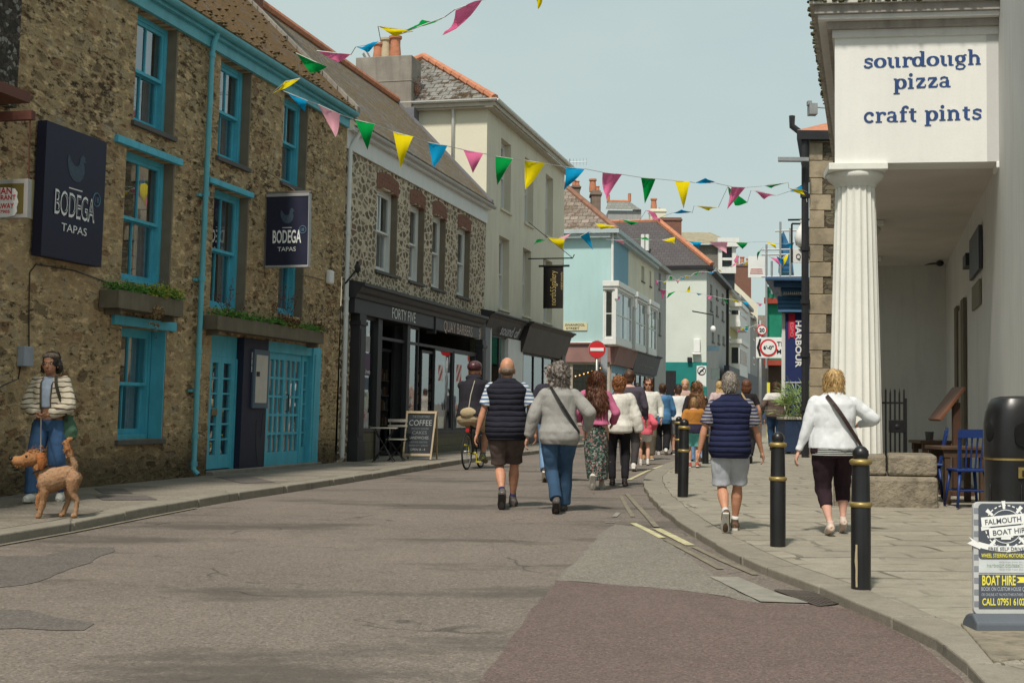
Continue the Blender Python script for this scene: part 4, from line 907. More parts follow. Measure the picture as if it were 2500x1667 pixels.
mb = MB(); FC.prof(mb, e0, eb - .02, [(0, vt3 - .12), (.30, vt3 - .12), (.36, vt3 - .05), (.44, vt3 - .02), (.44, vt3 + .02), (0, vt3 + .10)]); build(mb, 'cornice', m_shopblack, S3)
mb = MB(); FC.prof(mb, eb + .02, e1 + .3, [(0, vt3 - .12), (.42, vt3 - .12), (.50, vt3 - .05), (.56, vt3 - .02), (.56, vt3 + .02), (0, vt3 + .10)]); build(mb, 'cornice', m_shopbrown, S3)
mb = MB(); FC.prof(mb, e0 + .1, eb - .1, [(0, vb3), (.10, vb3), (.28, vt3 - .12), (0, vt3 - .12)]); fa = build(mb, 'fascia', m_shopblack, S3)
uc, vc = FC.uv(1246, 807, .24)
build(text_mb('sound of', FC.P(uc, vc - .17, .21), FC.U.normalized(), (FC.V + FC.N * .25).normalized(), .3, width=FC.uv(1269, 807, .2)[0] - FC.uv(1223, 807, .2)[0], shear=.35, bold=.015), 'lettering', m_lettergrey, fa)
mb = MB(); FC.prof(mb, eb + .1, e1 + .25, [(0, vb3 - .35), (.16, vb3 - .35), (.40, vt3 - .12), (0, vt3 - .12)]); fa = build(mb, 'fascia', m_shopbrown, S3)
uc, vc = FC.uv(1376, 838, .3); build(text_mb('mirabel', FC.P(uc, vc - .02, .27), FC.U.normalized(), (FC.V + FC.N * .3).normalized(), .2, width=1.3, shear=.3), 'lettering', mk('dull_copper', (.16, .09, .07), .6), fa)
def fbox(px0, px1, v0, v1, w0, w1, name, mat, par=S3): mb = MB(); FC.box(mb, FC.uv(px0, 950, w1)[0], FC.uv(px1, 950, w1)[0], v0, v1, w0, w1); return build(mb, name, mat, par, bevel=.004)
fbox(1240, 1276, 0, vb3 - .02, -.2, .12, 'pilaster', m_white); fbox(1184, 1196, 0, vt3, -.1, .16, 'pilaster', mk('grey_blue_pilaster', (.20, .21, .22), .6)); fbox(1372, 1380, 0, vb3, -.1, .2, 'pilaster', m_shopbrown)
for x0, x1 in ((1196, 1240), (1276, 1372)):
    grid_leaf(FC, FC.uv(x0, 950, .05)[0], FC.uv(x1, 950, .05)[0], .55, vb3 if x0 < 1200 else vb3 - .34, .05, .06, 2 if x0 < 1200 else 4, 1, .06, .06, .06, .07, 'shop_window', m_shopblack, S3); fbox(x0, x1, 0, .549, -.1, .1, 'stall_riser', m_shopblack)
ib = MB(); inter_box(ib, FC, e0, e1, -.1, vb3 + .1, -.25, 3); build(ib, 'shop_interior', mk('shop_interior', (.05, .045, .04)), S3)
mb = MB(); mb.tube([FC.P(uB + .12, vt3 - .1, .12), FC.P(uB + .12, .1, .12)], .045, 8); build(mb, 'downpipe', m_white, S3, smooth=True)
ub3 = FC.uv(1350, 700, .8)[0]; HB = FP(FC, ub3); a = HB.uv(1326, 753); b = HB.uv(1375, 650)
BN = thing('hanging_banner', 'black gallery banner with gold lettering hung from an iron bracket on the cream wall', 'banner', HB.P(a[0], b[1], 0))
mb = MB(); HB.box(mb, a[0], b[0], a[1], b[1], -.006, .006); bb = build(mb, 'cloth', cloth('banner_black', (.02, .018, .017)), BN)
mb = MB(); mb.tube([HB.P(a[0] - .15, b[1] + .01, 0), HB.P(b[0] + .2, b[1] + .01, 0)], .035, 7); build(mb, 'rail', m_iron, BN)
mb = MB(); mb.tube([HB.P(0, b[1] + .25, 0), HB.P(b[0] + .3, b[1] + .25, 0), HB.P(b[0] + .35, b[1] + .36, 0)], .02, 6); mb.tube([HB.P(0, b[1] + 1.4, 0), HB.P(b[0] + .28, b[1] + .27, 0)], .012, 5)
for u in (a[0], b[0]): mb.tube([HB.P(u, b[1] + .25, 0), HB.P(u, b[1], 0)], .01, 4)
build(mb, 'bracket', m_iron, BN)
m_goldl = mk('letter_gold', (.45, .34, .12), .6, .05)
build(text_mb('north55gallery', HB.P((a[0] + b[0]) / 2 + .09, (a[1] + b[1]) / 2 - .02, .008), HB.V, -HB.U, .19, width=(b[1] - a[1]) * .82, depth=.003), 'lettering', m_goldl, bb)
build(text_mb('original artworks', HB.P((a[0] + b[0]) / 2 + .30, (a[1] + b[1]) / 2 + .2, .008), HB.V, -HB.U, .08, width=(b[1] - a[1]) * .42, depth=.003), 'lettering', m_goldl, bb)
# turquoise corner house down the street
def side_frame(fr, u): return FGable(fr, u)
uD = FC.uv(1492, 700)[0]; uDe = FC.uv(1597, 700)[0]; vD = FC.uv(1516, 566)[1]
B4 = thing('turquoise_building', 'pale turquoise corner house with white bay windows beyond the side street', 'building', FC.P(uD, 0, 0))
GD = FGable(FC, uD); vside = GD.uv(1440, 565)[1]; vD = vside
W4 = 5.4; vs4 = GD.uv(1430, 840)[1]
mb = MB(); mb.quad(FC.P(uD, vs4, 0), FC.P(uD, vs4, -W4), FC.P(uD, vD, -W4), FC.P(uD, vD, 0)); build(mb, 'side_wall', m_aqua, B4)
Q = [((1566, 648, 684), (1573, 652, 690)), ((1586, 660, 698), (1590, 664, 700))]
ops = [FC.rect(*q) for q in Q]
u_b = FC.uv(1534, 650)[0]
mb = MB(); wall(FC, mb, u_b, uDe, vs4 - 1.2, vD, ops, .25); build(mb, 'front_wall', m_creamf, B4)
mb = MB(); wall(FC, mb, uD, u_b, vs4 - 1.2, vD, [], .25); build(mb, 'front_wall', mk('blue_render', C((120, 160, 178)), .8, .06), B4)
mb = MB(); mb.quad(FC.P(uDe, 0, 0), FC.P(uDe, 0, -W4), FC.P(uDe, vD, -W4), FC.P(uDe, vD, 0)); build(mb, 'back_wall', m_greyr, B4)
inter = MB()
for i, r in enumerate(ops): sash(B4, FC, r[0], r[1], r[2], r[3], .15, m_white, bars=1, inter=inter, seed=60 + i)
bayV0, bayV1 = FC.uv(1520, 846, .5)[1], FC.uv(1530, 702, .5)[1]
for i, (x0, x1) in enumerate(((1504, 1544), (1552, 1578), (1584, 1604))):
    a, b = FC.uv(x0, 750, .55)[0], FC.uv(x1, 750, .55)[0]
    mb = MB(); FC.box(mb, a, b, bayV0, bayV0 + .25, 0, .55); FC.box(mb, a - .12, b + .12, bayV1 - .22, bayV1, 0, .68); FC.box(mb, a - .06, b + .06, bayV1 - .34, bayV1 - .22, 0, .6)
    for u in (a, b - .13): FC.box(mb, u, u + .13, bayV0 + .25, bayV1 - .34, .42, .55)
    for u in (a, b - .13): FC.box(mb, u, u + .13, bayV0 + .25, bayV1 - .34, .0, .08)
    for u in (a - .06, b - .1): FC.box(mb, u, u + .16, bayV1 - .75, bayV1 - .34, .5, .62)
    by = build(mb, 'bay_window', m_white, B4, bevel=.01)
    grid_leaf(FC, a + .13, b - .13, bayV0 + .25, bayV1 - .34, .53, .06, 2, 2, .06, .06, .08, .05, 'sash', m_white, by)
    g2 = FGable(FC, a + .03); grid_leaf(g2, .08, .42, bayV0 + .25, bayV1 - .34, .0, .05, 1, 2, .05, .06, .08, .04, 'sash', m_white, by)
    mb = MB(); FC.box(mb, a + .15, b - .15, bayV0 + .1, bayV1 - .3, .0, .02); build(mb, 'bay_back', m_blackcloth, by)
m_sh4 = brickm('mottled_slate_side', FC.ang + R(90), (.36, .30, .25), (.24, .20, .17), (.10, .08, .07), .35, .26, .016, .02, 1.4, moss=((.14, .09, .06), (.11, .08, .05)), mossr=(.48, .62))
ov = .3; vR = vD + 2.55
A_ = FC.P(uD - ov, vD, ov); B_ = FC.P(uD - ov, vD, -W4 - ov); Ap = FC.P(uD - ov + 3.0, vR, -W4 / 2); Ap2 = FC.P(uDe, vR, -W4 / 2); C_ = FC.P(uDe, vD, ov); D_ = FC.P(uDe, vD, -W4 - ov)
mb = MB(); mb.add([A_, B_, Ap], [(0, 1, 2)]); build(mb, 'hip_roof', m_sh4, B4)
mb = MB(); mb.add([A_, C_, Ap2, Ap], [(0, 1, 2, 3)]); mb.add([B_, D_, Ap2, Ap], [(0, 1, 2, 3)]); build(mb, 'roof', m_roof2, B4)
mb = MB(); mb.tube([A_, Ap, Ap2], .13, 7); build(mb, 'hip_tiles', mk('brown_ridge', (.24, .12, .08), .8, .3, 4), B4)
mb = MB(); FC.box(mb, uD - ov, uDe, vD - .12, vD + .06, ov - .05, ov + .08); FC.box(mb, uD - ov - .1, uD - ov, vD - .12, vD + .06, -W4, ov + .08); FC.box(mb, uD - ov, uD, vD - .3, vD - .12, -W4, .0); FC.box(mb, uD, uDe, vD - .26, vD - .12, 0, ov - .05); build(mb, 'gutter', mk('blue_grey_gutter', (.40, .46, .47), .6, .1), B4)
mb = MB(); a = GD.uv(1492, 600); mb.tube([FC.P(uD - .05, vD, .05), FC.P(uD - .05, vs4, .05)], .06, 7); mb.tube([GD.P(0, vs4 + .05, .06), GD.P(-W4, vs4 - .0, .06)], .06, 7); build(mb, 'downpipe', m_white, B4)
SP = thing('street_name_sign', 'cream street name plate reading SWANPOOL STREET on the turquoise wall', 'sign', GD.P(*GD.uv(1404, 797), .03))
a = GD.uv(1375, 807); b = GD.uv(1434, 788); mb = MB(); GD.box(mb, a[0], b[0], a[1], b[1], .01, .04); pl = build(mb, 'plate', mk('cream_plate', (.62, .57, .36), .6, .05), SP)
for s_, f in (('SWANPOOL', .58), ('STREET', .14)): build(text_mb(s_, GD.P((a[0] + b[0]) / 2 - (.1 if f < .5 else 0), a[1] + (b[1] - a[1]) * f, .043), GD.U, GD.V, (b[1] - a[1]) * .3, width=(b[0] - a[0]) * (.82 if f > .5 else .55), bold=.01), 'lettering', m_black, pl)
S4 = thing('shopfront', 'dull pink corner shopfront with a lit window full of clothes', 'shopfront', FC.P(uD, 0, .1))
m_pink = mk('dusty_pink_board', (.27, .15, .135), .7, .15, 2, .1); m_blueshop = mk('blue_black_board', (.025, .03, .05), .5, .15)
u1 = FC.uv(1553, 860, .3)[0]; vb4 = GD.uv(1420, 884)[1]
mb = MB(); GD.box(mb, -W4, .2, vb4, vs4, .002, .2); GD.box(mb, -W4, .35, vs4, vs4 + .06, .002, .3); build(mb, 'fascia', m_pink, S4)
mb = MB(); FC.prof(mb, uD - .2, u1, [(0, vb4 - .1), (.16, vb4 - .1), (.42, vs4), (0, vs4)]); build(mb, 'fascia', m_pink, S4)
ib = MB(); ib.add([FC.P(uD + .1, 0, -.1), FC.P(uDe, 0, -.1), FC.P(uDe, 0, -W4), FC.P(uD + .1, 0, -W4), FC.P(uD + .1, vs4, -.1), FC.P(uDe, vs4, -.1), FC.P(uDe, vs4, -W4), FC.P(uD + .1, vs4, -W4)], [(0, 1, 2, 3), (4, 5, 6, 7), (1, 2, 6, 5), (2, 3, 7, 6)]); build(ib, 'shop_interior', mk('warm_shop_interior', (.10, .035, .02), .9, .3, 2, 0), S4)
rn = random.Random(21); cols = [mk('garment_red', (.30, .03, .02), .9, .3), mk('garment_rust', (.35, .10, .03), .9, .3), mk('garment_dark', (.05, .02, .03), .9, .3), mk('garment_plum', (.16, .03, .08), .9, .3), mk('garment_cream', (.5, .42, .3), .9, .3)]
gar = {i: MB() for i in range(5)}
for k in range(34):
    i = rn.randrange(5); u = -W4 + .2 + rn.random() * (W4 - .4); v = rn.uniform(.9, 2.2); GD.box(gar[i], u, u + rn.uniform(.06, .16), v - rn.uniform(.5, .9), v, -.9 - rn.random() * .8, -.6)
for i in range(5):
    if gar[i].v: o = build(gar[i], 'hanging_clothes', cols[i], S4); o['kind'] = 'stuff'
m_bulb = NT('fairy_light'); em = m_bulb.n('Emission', Color=(1, .45, .12, 1), Strength=4.0).outputs[0]; m_bulb.t.links.new(em, m_bulb.out.inputs[0]); m_bulb = m_bulb.m
mb = MB()
for k in range(26): f = k / 25; mb.ell(GD.P(-W4 + .6 + f * (W4 - .9), vb4 - .35 - .55 * math.sin(math.pi * f * .9) + .35 * f, -.25), (.03, .03, .03), nu=6, nv=4)
build(mb, 'fairy_lights', m_bulb, S4)
mb = MB()
for u in (-W4, -3.6, -1.75, -.14): GD.box(mb, u, u + .12, .5, vb4, -.06, .06)
GD.box(mb, -W4, 0, .4, .5, -.06, .08); GD.box(mb, -W4, 0, vb4 - .09, vb4, -.05, .055); build(mb, 'window_frame', mk('cream_frame', (.42, .36, .30), .6), S4, bevel=.005)
mb = MB(); GD.box(mb, -W4, 0, 0, .4, -.06, .05); build(mb, 'stall_riser', m_pink, S4)
gl_ = MB(); gl_.quad(GD.P(-W4, .5, 0), GD.P(0, .5, 0), GD.P(0, vb4, 0), GD.P(-W4, vb4, 0)); build(gl_, 'pane', m_glass, S4)
grid_leaf(FC, uD, u1, .5, vb4, .02, .08, 3, 1, .08, .1, .08, .1, 'shop_window', mk('cream_frame', (.42, .36, .30)), S4); mb = MB(); FC.box(mb, uD, u1, 0, .5, -.05, .03); build(mb, 'stall_riser', m_pink, S4)
S5 = thing('shopfront', 'blue-black shopfront further along from the pink corner shop', 'shopfront', FC.P(u1, 0, .1))
mb = MB(); FC.prof(mb, u1 + .02, uDe, [(0, vb4 - .25), (.14, vb4 - .25), (.36, vs4 - .15), (.5, vs4 - .05), (0, vs4 - .0)]); build(mb, 'fascia', m_blueshop, S5)
build(text_mb('NAUTILUS', FC.P((u1 + uDe) / 2, (vb4 + vs4) / 2 - .3, .24), FC.U.normalized(), FC.V, .3, width=(uDe - u1) * .6), 'lettering', mk('dull_gold', (.25, .22, .15)), S5)
grid_leaf(FC, u1, uDe, .0, vb4 - .25, .05, .08, 5, 1, .1, .1, .5, .12, 'shop_window', m_blueshop, S5)
uG0, uG1 = uDe, FC.uv(1626, 760)[0]
vG = FC.uv(1612, 660)[1]
B5 = thing('grey_building', 'narrow grey rendered house wedged after the turquoise corner house', 'building', FC.P(uG0, 0, 0))
Q = [FC.rect((1608, 665, 705), (1613, 668, 708)), FC.rect((1608, 700 + 60, 815), (1613, 765, 820))]
mb = MB(); wall(FC, mb, uG0 + .01, uG1, 0, vG, Q, .25); build(mb, 'wall', m_greyr, B5)
inter = MB()
for i, r in enumerate(Q): sash(B5, FC, r[0], r[1], r[2], r[3], .12, m_white, bars=1, inter=inter, seed=70 + i)
mb = MB(); FC.box(mb, uG0, uG1, vG, vG + .2, 0, .3); build(mb, 'gutter', m_greyr, B5); build(roof_slab(FC, uG0, uG1, .25, vG + .2, -2.7, vR - .4), 'roof', m_roof2, B5)
mb = MB(); mb.quad(FC.P(uG1, 0, 0), FC.P(uG1, 0, -5), FC.P(uG1, vG, -5), FC.P(uG1, vG, 0)); build(mb, 'end_wall', m_greyr, B5)
# white and teal house
YE = 84
oE = AT(1724, 1040, YE); oE.z = 0; FE = Fr(oE, 2058, None); FE.U.z = 0
GE = FGable(FE, 0); vE5 = GE.uv(1680, 650)[1]; vte = GE.uv(1670, 884)[1]
B6 = thing('white_teal_building', 'tall pale house with its teal-painted base facing up the street', 'building', oE)
mb = MB(); mb.quad(GE.P(0, vte, 0), GE.P(-9, vte, 0), GE.P(-9, vE5, 0), GE.P(0, vE5, 0)); build(mb, 'side_wall', m_whitehouse, B6)
mb = MB(); GE.box(mb, -9, .02, 0, vte, -.2, .03); build(mb, 'painted_base', m_teal, B6)
a = GE.uv(1624, 905); b = GE.uv(1650, 1010)
mb = MB(); GE.box(mb, a[0], b[0], 0, a[1], .031, .06); build(mb, 'doorway', m_black, B6)
uE1 = FE.uv(1773, 800)[0]
Q = [FE.rect((x, y0, y1), (x + 5, y0 + 6, y1 + 4)) for x, y0, y1 in ((1734, 692, 716), (1748, 704, 728), (1762, 714, 738), (1734, 732, 756), (1748, 744, 768), (1762, 756, 780), (1738, 808, 832), (1752, 814, 836), (1764, 818, 838))]
mb = MB(); wall(FE, mb, 0, uE1, 0, vE5, Q, .25); build(mb, 'front_wall', m_greyr, B6)
for i, r in enumerate(Q):
    mb = MB(); FE.box(mb, r[0], r[1], r[2], r[3], -.22, -.18); w_ = build(mb, 'window', m_white, B6); mb = MB(); FE.box(mb, r[0] + .1, r[1] - .1, r[2] + .1, r[3] - .1, -.179, -.17); build(mb, 'pane', mk('dark_pane', (.03, .035, .04), .15), w_)
    mb = MB(); FE.box(mb, r[0] - .1, r[1] + .1, r[2] - .1, r[2] - .002, -.18, .06); build(mb, 'sill', m_slate_grey, w_)
m_dslate = brickm('dark_slate', FC.ang + R(90), (.115, .105, .105), (.095, .085, .088), (.06, .055, .055), .3, .25, .012, .01, 1.4, moss=((.13, .08, .05), (.1, .07, .05)), mossr=(.60, .7))
d = 3.6; vRE = vE5 + 3.25; A_ = FE.P(-.35, vE5, .35); Ap = FE.P(-.35 + d, vRE, -d + .2)
mb = MB(); mb.add([A_, FE.P(-.35, vE5, -14), FE.P(-.35 + d, vRE, -14), Ap], [(0, 1, 2, 3)]); build(mb, 'roof', m_dslate, B6)
mb = MB(); mb.add([A_, Ap, FE.P(uE1 + 1, vE5 - 0, .35)], [(0, 1, 2)]); build(mb, 'hip_roof', m_dslate, B6)
mb = MB(); mb.tube([A_ + Vector((0, 0, .05)), Ap + Vector((0, 0, .05))], .17, 7); mb.tube([Ap, FE.P(-.35 + d, vRE, -14)], .13, 6); build(mb, 'hip_tiles', m_terra, B6)
mb = MB(); FE.box(mb, -.4, uE1, vE5 - .22, vE5, .0, .42); FE.box(mb, -.45, -.0, vE5 - .22, vE5, -14, .001); build(mb, 'eaves', m_black, B6)
mb = MB()
for px in (1569, 1580): p = AT(px, 612, YE + 1.2); mb.tube([p, p + Vector((0, 0, 1.0))], .12, 7)
build(mb, 'vent_pipes', m_white, B6)
mb = MB(); mb.tube([FE.P(uE1, 0, .1), FE.P(uE1, vE5, .1)], .1, 6); build(mb, 'downpipe', m_black, B6)
def chim(name, label, x0, x1, y0, y1, Y, mat, pots, dep=1.2, potm=None):
    a = AT(x0, y1, Y); b = AT(x1, y0, Y); mb = MB(); mb.box((a.x, Y, a.z), (b.x, Y + dep, b.z)); h = b.z - a.z
    mb.box((a.x - .06, Y - .06, b.z - .22 * min(1, h)), (b.x + .06, Y + dep + .06, b.z - .1 * min(1, h)))
    t = thing(name, label, 'chimney', (a.x, Y, a.z)); build(mb, 'stack', mat, t, bevel=.015)
    for px, ph in pots:
        p = AT(px, y0, Y + dep / 2); hh = ph / F * Y; r = hh * .22 + .03; mb = MB(); mb.lathe([(r, 0), (r * 1.05, hh * .3), (r * .85, hh * .8), (r * 1.15, hh * .88), (r * 1.1, hh)], (p.x, p.y, b.z), 10); build(mb, 'chimney_pot', potm or m_terra, t, smooth=True, sharp=40)
    return t
m_brickfar = brickm('far_brick', 0, (.30, .13, .09), (.24, .10, .07), (.2, .16, .13), .25, .08, .012, .01)
m_stk = mk('brown_stack', (.20, .15, .12), .9, .3, 3, .4)
chim('chimney_stack', 'dark stone stack with a tall red pot above the turquoise house roof', 1444, 1467, 465, 520, 66, m_stk, [(1447, 32), (1459, 14)], 1.0)
chim('chimney_stack', 'squat stack with two banded pots at the peak of the turquoise house roof', 1396, 1416, 452, 480, 63, m_stk, [(1402, 16), (1410, 14)], 1.0)
chim('chimney_stack', 'broad red brick chimney behind the dark slate roof', 1612, 1664, 531, 640, 92, m_brickfar, [], 1.6)
chim('chimney_stack', 'cream rendered chimney with one slim red pot', 1588, 1626, 510, 560, 96, m_cream, [(1596, 28), (1610, 5)], 1.2)
chim('chimney_stack', 'tall brown brick chimney with three pots beyond the yellow house', 1795, 1834, 645, 760, 130, m_brickfar, [(1798, 22), (1812, 20), (1826, 16)], 1.6)
p = AT(1478, 525, 98); q = AT(1566, 525, 98)
t = thing('gabled_loft', 'small slate gable with terracotta finials above the far roofs', 'roof', p)
mb = MB(); top = AT(1490, 487, 100).z; mb.add([(p.x, 98, p.z + .4), (q.x, 98, p.z + .4), (q.x - .6, 101, top), (p.x + .4, 101, top)], [(0, 1, 2, 3)]); mb.add([(q.x, 98, p.z + .4), (q.x + .2, 104, p.z + .4), (q.x - .6, 101, top)], [(0, 1, 2)]); build(mb, 'slates', brickm('pale_slate', 0, (.28, .28, .25), (.22, .22, .2), (.1, .1, .1), .3, .3, .01, .01), t)
mb = MB(); mb.box((p.x + .2, 98.2, p.z - 1.5), (q.x, 103, p.z + .35)); build(mb, 'wall', m_greyr, t)
mb = MB(); mb.tube([(p.x + .3, 101, top), (q.x - .6, 101, top)], .12, 6); mb.tube([(q.x - .6, 101, top), (q.x - .6, 101, top + .6)], .12, 6); mb.tube([(p.x + .4, 101, top), (p.x + .4, 101, top + .5)], .12, 6); build(mb, 'finials', m_terra, t)
t = thing('upper_storey', 'slate-hung upper storey with a white corner window above the roofs', 'building', AT(1690, 700, 110))
a = AT(1692, 760, 110); b = AT(1752, 598, 110); mb = MB(); mb.box((a.x, 110, a.z), (b.x, 116, b.z)); build(mb, 'wall', brickm('grey_brick', 0, (.25, .24, .2), (.2, .19, .16), (.14, .13, .12), .4, .15, .01, .01), t)
c = AT(1795, 590, 110); mb = MB(); z0 = AT(1750, 668, 110).z
mb.box((b.x, 109.6, z0), (c.x, 109.9, z0 + .5)); mb.box((b.x - .1, 109.3, b.z - .2), (c.x + .2, 116, b.z + .5)); mb.box((b.x, 109.6, z0 + .5), (b.x + .3, 110, b.z - .2)); mb.box((c.x - .3, 109.6, z0 + .5), (c.x, 110, b.z - .2)); mb.box((b.x + .3, 109.7, (z0 + b.z) / 2 - .1), (c.x - .3, 109.9, (z0 + b.z) / 2 + .1)); build(mb, 'window', m_white, t)
mb = MB(); mb.box((b.x + .01, 109.95, z0 - 4), (c.x - .05, 116, b.z - .2)); build(mb, 'room', mk('dark_pane', (.03, .035, .04), .15), t)
mb = MB(); p0 = AT(1690, 597, 110); p1 = AT(1745, 568, 113); mb.add([(p0.x, 109.5, p0.z), (c.x, 109.5, p0.z), (c.x - 1.5, 113, p1.z), (p0.x - 1.5, 113, p1.z)], [(0, 1, 2, 3)]); build(mb, 'roof', mk('tan_slate', (.3, .26, .18), .8, .2), t)
def far_house(label, x0, x1, ytop, mat, base=None, bays=None, wins=(), ridge=True):
    u0 = FE.uv(x0, 850)[0]; u1 = FE.uv(x1, 850)[0]; v = FE.uv((x0 + x1) / 2, ytop)[1]
    t = thing('far_building', label, 'building', FE.P(u0, 0, 0)); mb = MB(); FE.box(mb, u0 + .01, u1, 0, v, -6, 0); build(mb, 'wall', mat, t)
    mb = MB(); FE.box(mb, u0, u1, v, v + .25, -.1, .3); build(mb, 'gutter', m_greyr, t)
    mb = MB(); mb.hexa([FE.P(u0 + .01, v + .25, .25), FE.P(u1, v + .25, .25), FE.P(u1, v + .25, -6), FE.P(u0 + .01, v + .25, -6), FE.P(u0 + .01, v + 2.8, -2.8), FE.P(u1, v + 2.8, -2.8), FE.P(u1, v + 2.8, -3), FE.P(u0 + .01, v + 2.8, -3)]); build(mb, 'roof', m_dslate, t)
    for (xa, xb, ya, yb) in wins:
        r = FE.rect((xa, ya, yb), (xb, ya + 3, yb + 3)); mb = MB(); FE.box(mb, r[0], r[1], r[2], r[3], -.02, .04); w_ = build(mb, 'window', m_white, t); mb = MB(); FE.box(mb, r[0] + .25, r[1] - .25, r[2] + .15, r[3] - .15, .041, .05); build(mb, 'pane', mk('dark_pane', (.03, .035, .04), .15), w_)
    return t, u0, u1, v
far_house('narrow mustard yellow house beside the grey front of the teal house', 1774, 1799, 722, m_yellowr, wins=((1779, 1783, 750, 765), (1789, 1793, 758, 773), (1779, 1783, 820, 835)))
t, u0, u1, v = far_house('white house with stacked bay windows beyond the yellow house', 1800, 1832, 745, m_render_g)
for y0, y1 in ((755, 790), (842, 905)):
    r = FE.rect((1806, y0, y1), (1824, y0 + 4, y1 + 4), .7); mb = MB(); FE.box(mb, r[0], r[1], r[2], r[3], 0, .7); FE.box(mb, r[0] - .2, r[1] + .2, r[3], r[3] + .3, 0, .85); FE.box(mb, r[0] - .1, r[1] + .1, r[2] - .4, r[2], 0, .75); w_ = build(mb, 'bay_window', m_white, t); mb = MB(); g = FGable(FE, r[0] - .01); g.box(mb, .12, .6, r[2] + .5, r[3] - .3, .0, .03); FE.box(mb, r[0] + .5, r[1] - .5, r[2] + .5, r[3] - .4, .7, .72); build(mb, 'pane', mk('dark_pane', (.03, .035, .04), .15), w_)
far_house('grey house far down the left side of the street', 1833, 1850, 785, m_greyr, wins=((1838, 1842, 800, 830), (1838, 1842, 870, 890)))
far_house('last dark house at the bend of the street', 1851, 1885, 830, mk('brown_grey_render', (.2, .17, .15), .9))
mb = MB(); a = AT(1792, 690, 128); b = AT(1850, 745, 128); c = AT(1850, 800, 128); d_ = AT(1792, 800, 128); mb.prism([a, b, c, d_], (0, .5, 0)); single(mb, 'gable_wall', m_cream, 'cream gable end under the brown brick chimney', 'gable', d_)
mb = MB(); FE.box(mb, uE1 - 6, FE.uv(1880, 850)[0], 0, FE.uv(1790, 905)[1] * 1.0, .35, .7)
single(mb, 'shopfront', m_blueshop, 'dark row of shopfronts under the yellow and white houses', 'shopfront', FE.P(uE1, 0, .4))
# white portico on the right
PO = G(2040, 1216, PR); kY = 17.0 / PO.y
PO = AT(2039, 1150, 17.2); PO.z = PR
class FPo(Fr):
    def __init__(s):
        s.o = PO; d = ray(-24500, 740); s.U = -Vector((d.x, d.y, 0)).normalized(); s.N = Vector((s.U.y, -s.U.x, 0)); s.V = Vector((0, 0, 1)); s.ang = math.atan2(s.U.y, s.U.x)
FQ = FPo()
DP = ray(2125, 1005); DP = Vector((DP.x, DP.y, 0)); DP.normalize()
def PQ(u, v, t=0.0): return FQ.P(u, v, 0) + DP * t
vA = FQ.uv(2250, 397)[1]; vTop = FQ.uv(2250, 66)[1]; uW = FQ.uv(2463, 250)[0]
PT = thing('portico_building', 'white classical portico building with blue sourdough pizza lettering on its front', 'building', PO)
def pbox(mb, u0, u1, v0, v1, t0, t1): return mb.hexa([PQ(u0, v0, t0), PQ(u1, v0, t0), PQ(u1, v0, t1), PQ(u0, v0, t1), PQ(u0, v1, t0), PQ(u1, v1, t0), PQ(u1, v1, t1), PQ(u0, v1, t1)])
DEP = 12.6
mb = MB(); pbox(mb, 0, uW + .05, vA, vTop, 0, .5); build(mb, 'front_wall', m_render_w, PT)
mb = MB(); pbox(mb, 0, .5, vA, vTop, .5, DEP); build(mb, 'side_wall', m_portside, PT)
uS = FQ.uv(2409, 250)[0]
mb = MB(); pbox(mb, uS, uW - .001, vA + .001, vTop - .01, -.006, 0.01); build(mb, 'shadow_strip', mk('shadowed_render', (.56, .56, .54), .85, .06, .9, .15, 30), PT)  # shadow of the right wall on the front, put in as greyer render
mb = MB(); pbox(mb, .5, uW, vA + .001, vA + .1, .5, DEP); build(mb, 'ceiling', mk('ceiling_white', (.62, .58, .53), .85, .12, .8, .15, 20), PT)
mb = MB(); pbox(mb, 0, uW, PR - .6, vA + .05, DEP, DEP + .3); build(mb, 'back_wall', m_render_g, PT)
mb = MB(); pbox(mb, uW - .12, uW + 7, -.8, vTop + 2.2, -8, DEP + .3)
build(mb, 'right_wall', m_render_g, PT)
def cor(v0, v1, o, m, nm='cornice'):
    mb = MB(); mb.hexa([PQ(-o, v0, -o), PQ(uW - .12, v0, -o), PQ(uW - .12, v0, .4), PQ(-o, v0, .4)] + [PQ(-o, v1, -o), PQ(uW - .12, v1, -o), PQ(uW - .12, v1, .4), PQ(-o, v1, .4)]); mb.hexa([PQ(-o, v0, .4), PQ(.3, v0, .4), PQ(.3, v0, DEP), PQ(-o, v0, DEP), PQ(-o, v1, .4), PQ(.3, v1, .4), PQ(.3, v1, DEP), PQ(-o, v1, DEP)])
    return build(mb, nm, m, PT, bevel=.006)
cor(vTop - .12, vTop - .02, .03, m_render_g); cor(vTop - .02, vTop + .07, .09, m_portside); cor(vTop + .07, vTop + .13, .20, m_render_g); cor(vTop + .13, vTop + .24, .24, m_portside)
m_mossy = mk('white_mossy_gutter', (.55, .53, .47), .8, .12, 3, .3, 30, col2=(.09, .085, .03), dirt=.5)
cor(vTop + .24, vTop + .36, .30, m_mossy, 'gutter')
mb = MB(); rn = random.Random(31)
for _ in range(150):
    f = rn.random();
    if rn.random() < .5: c = PQ(-.3 + f * (uW + .1), vTop + .30 + rn.uniform(-.05, .07), -.31)
    else: c = PQ(-.31, vTop + .3 + rn.uniform(-.05, .07), -.3 + f * 6)
    z = rn.uniform(.012, .03); mb.ell(c, (z * 1.5, z, z), nu=5, nv=3)
build(mb, 'gutter_moss', leaf_mat('dark_moss', (.05, .045, .015), (.09, .08, .03)), PT, smooth=True)['kind'] = 'stuff'
pu0, pu1 = FQ.uv(2446, 600)[0], uW - .115
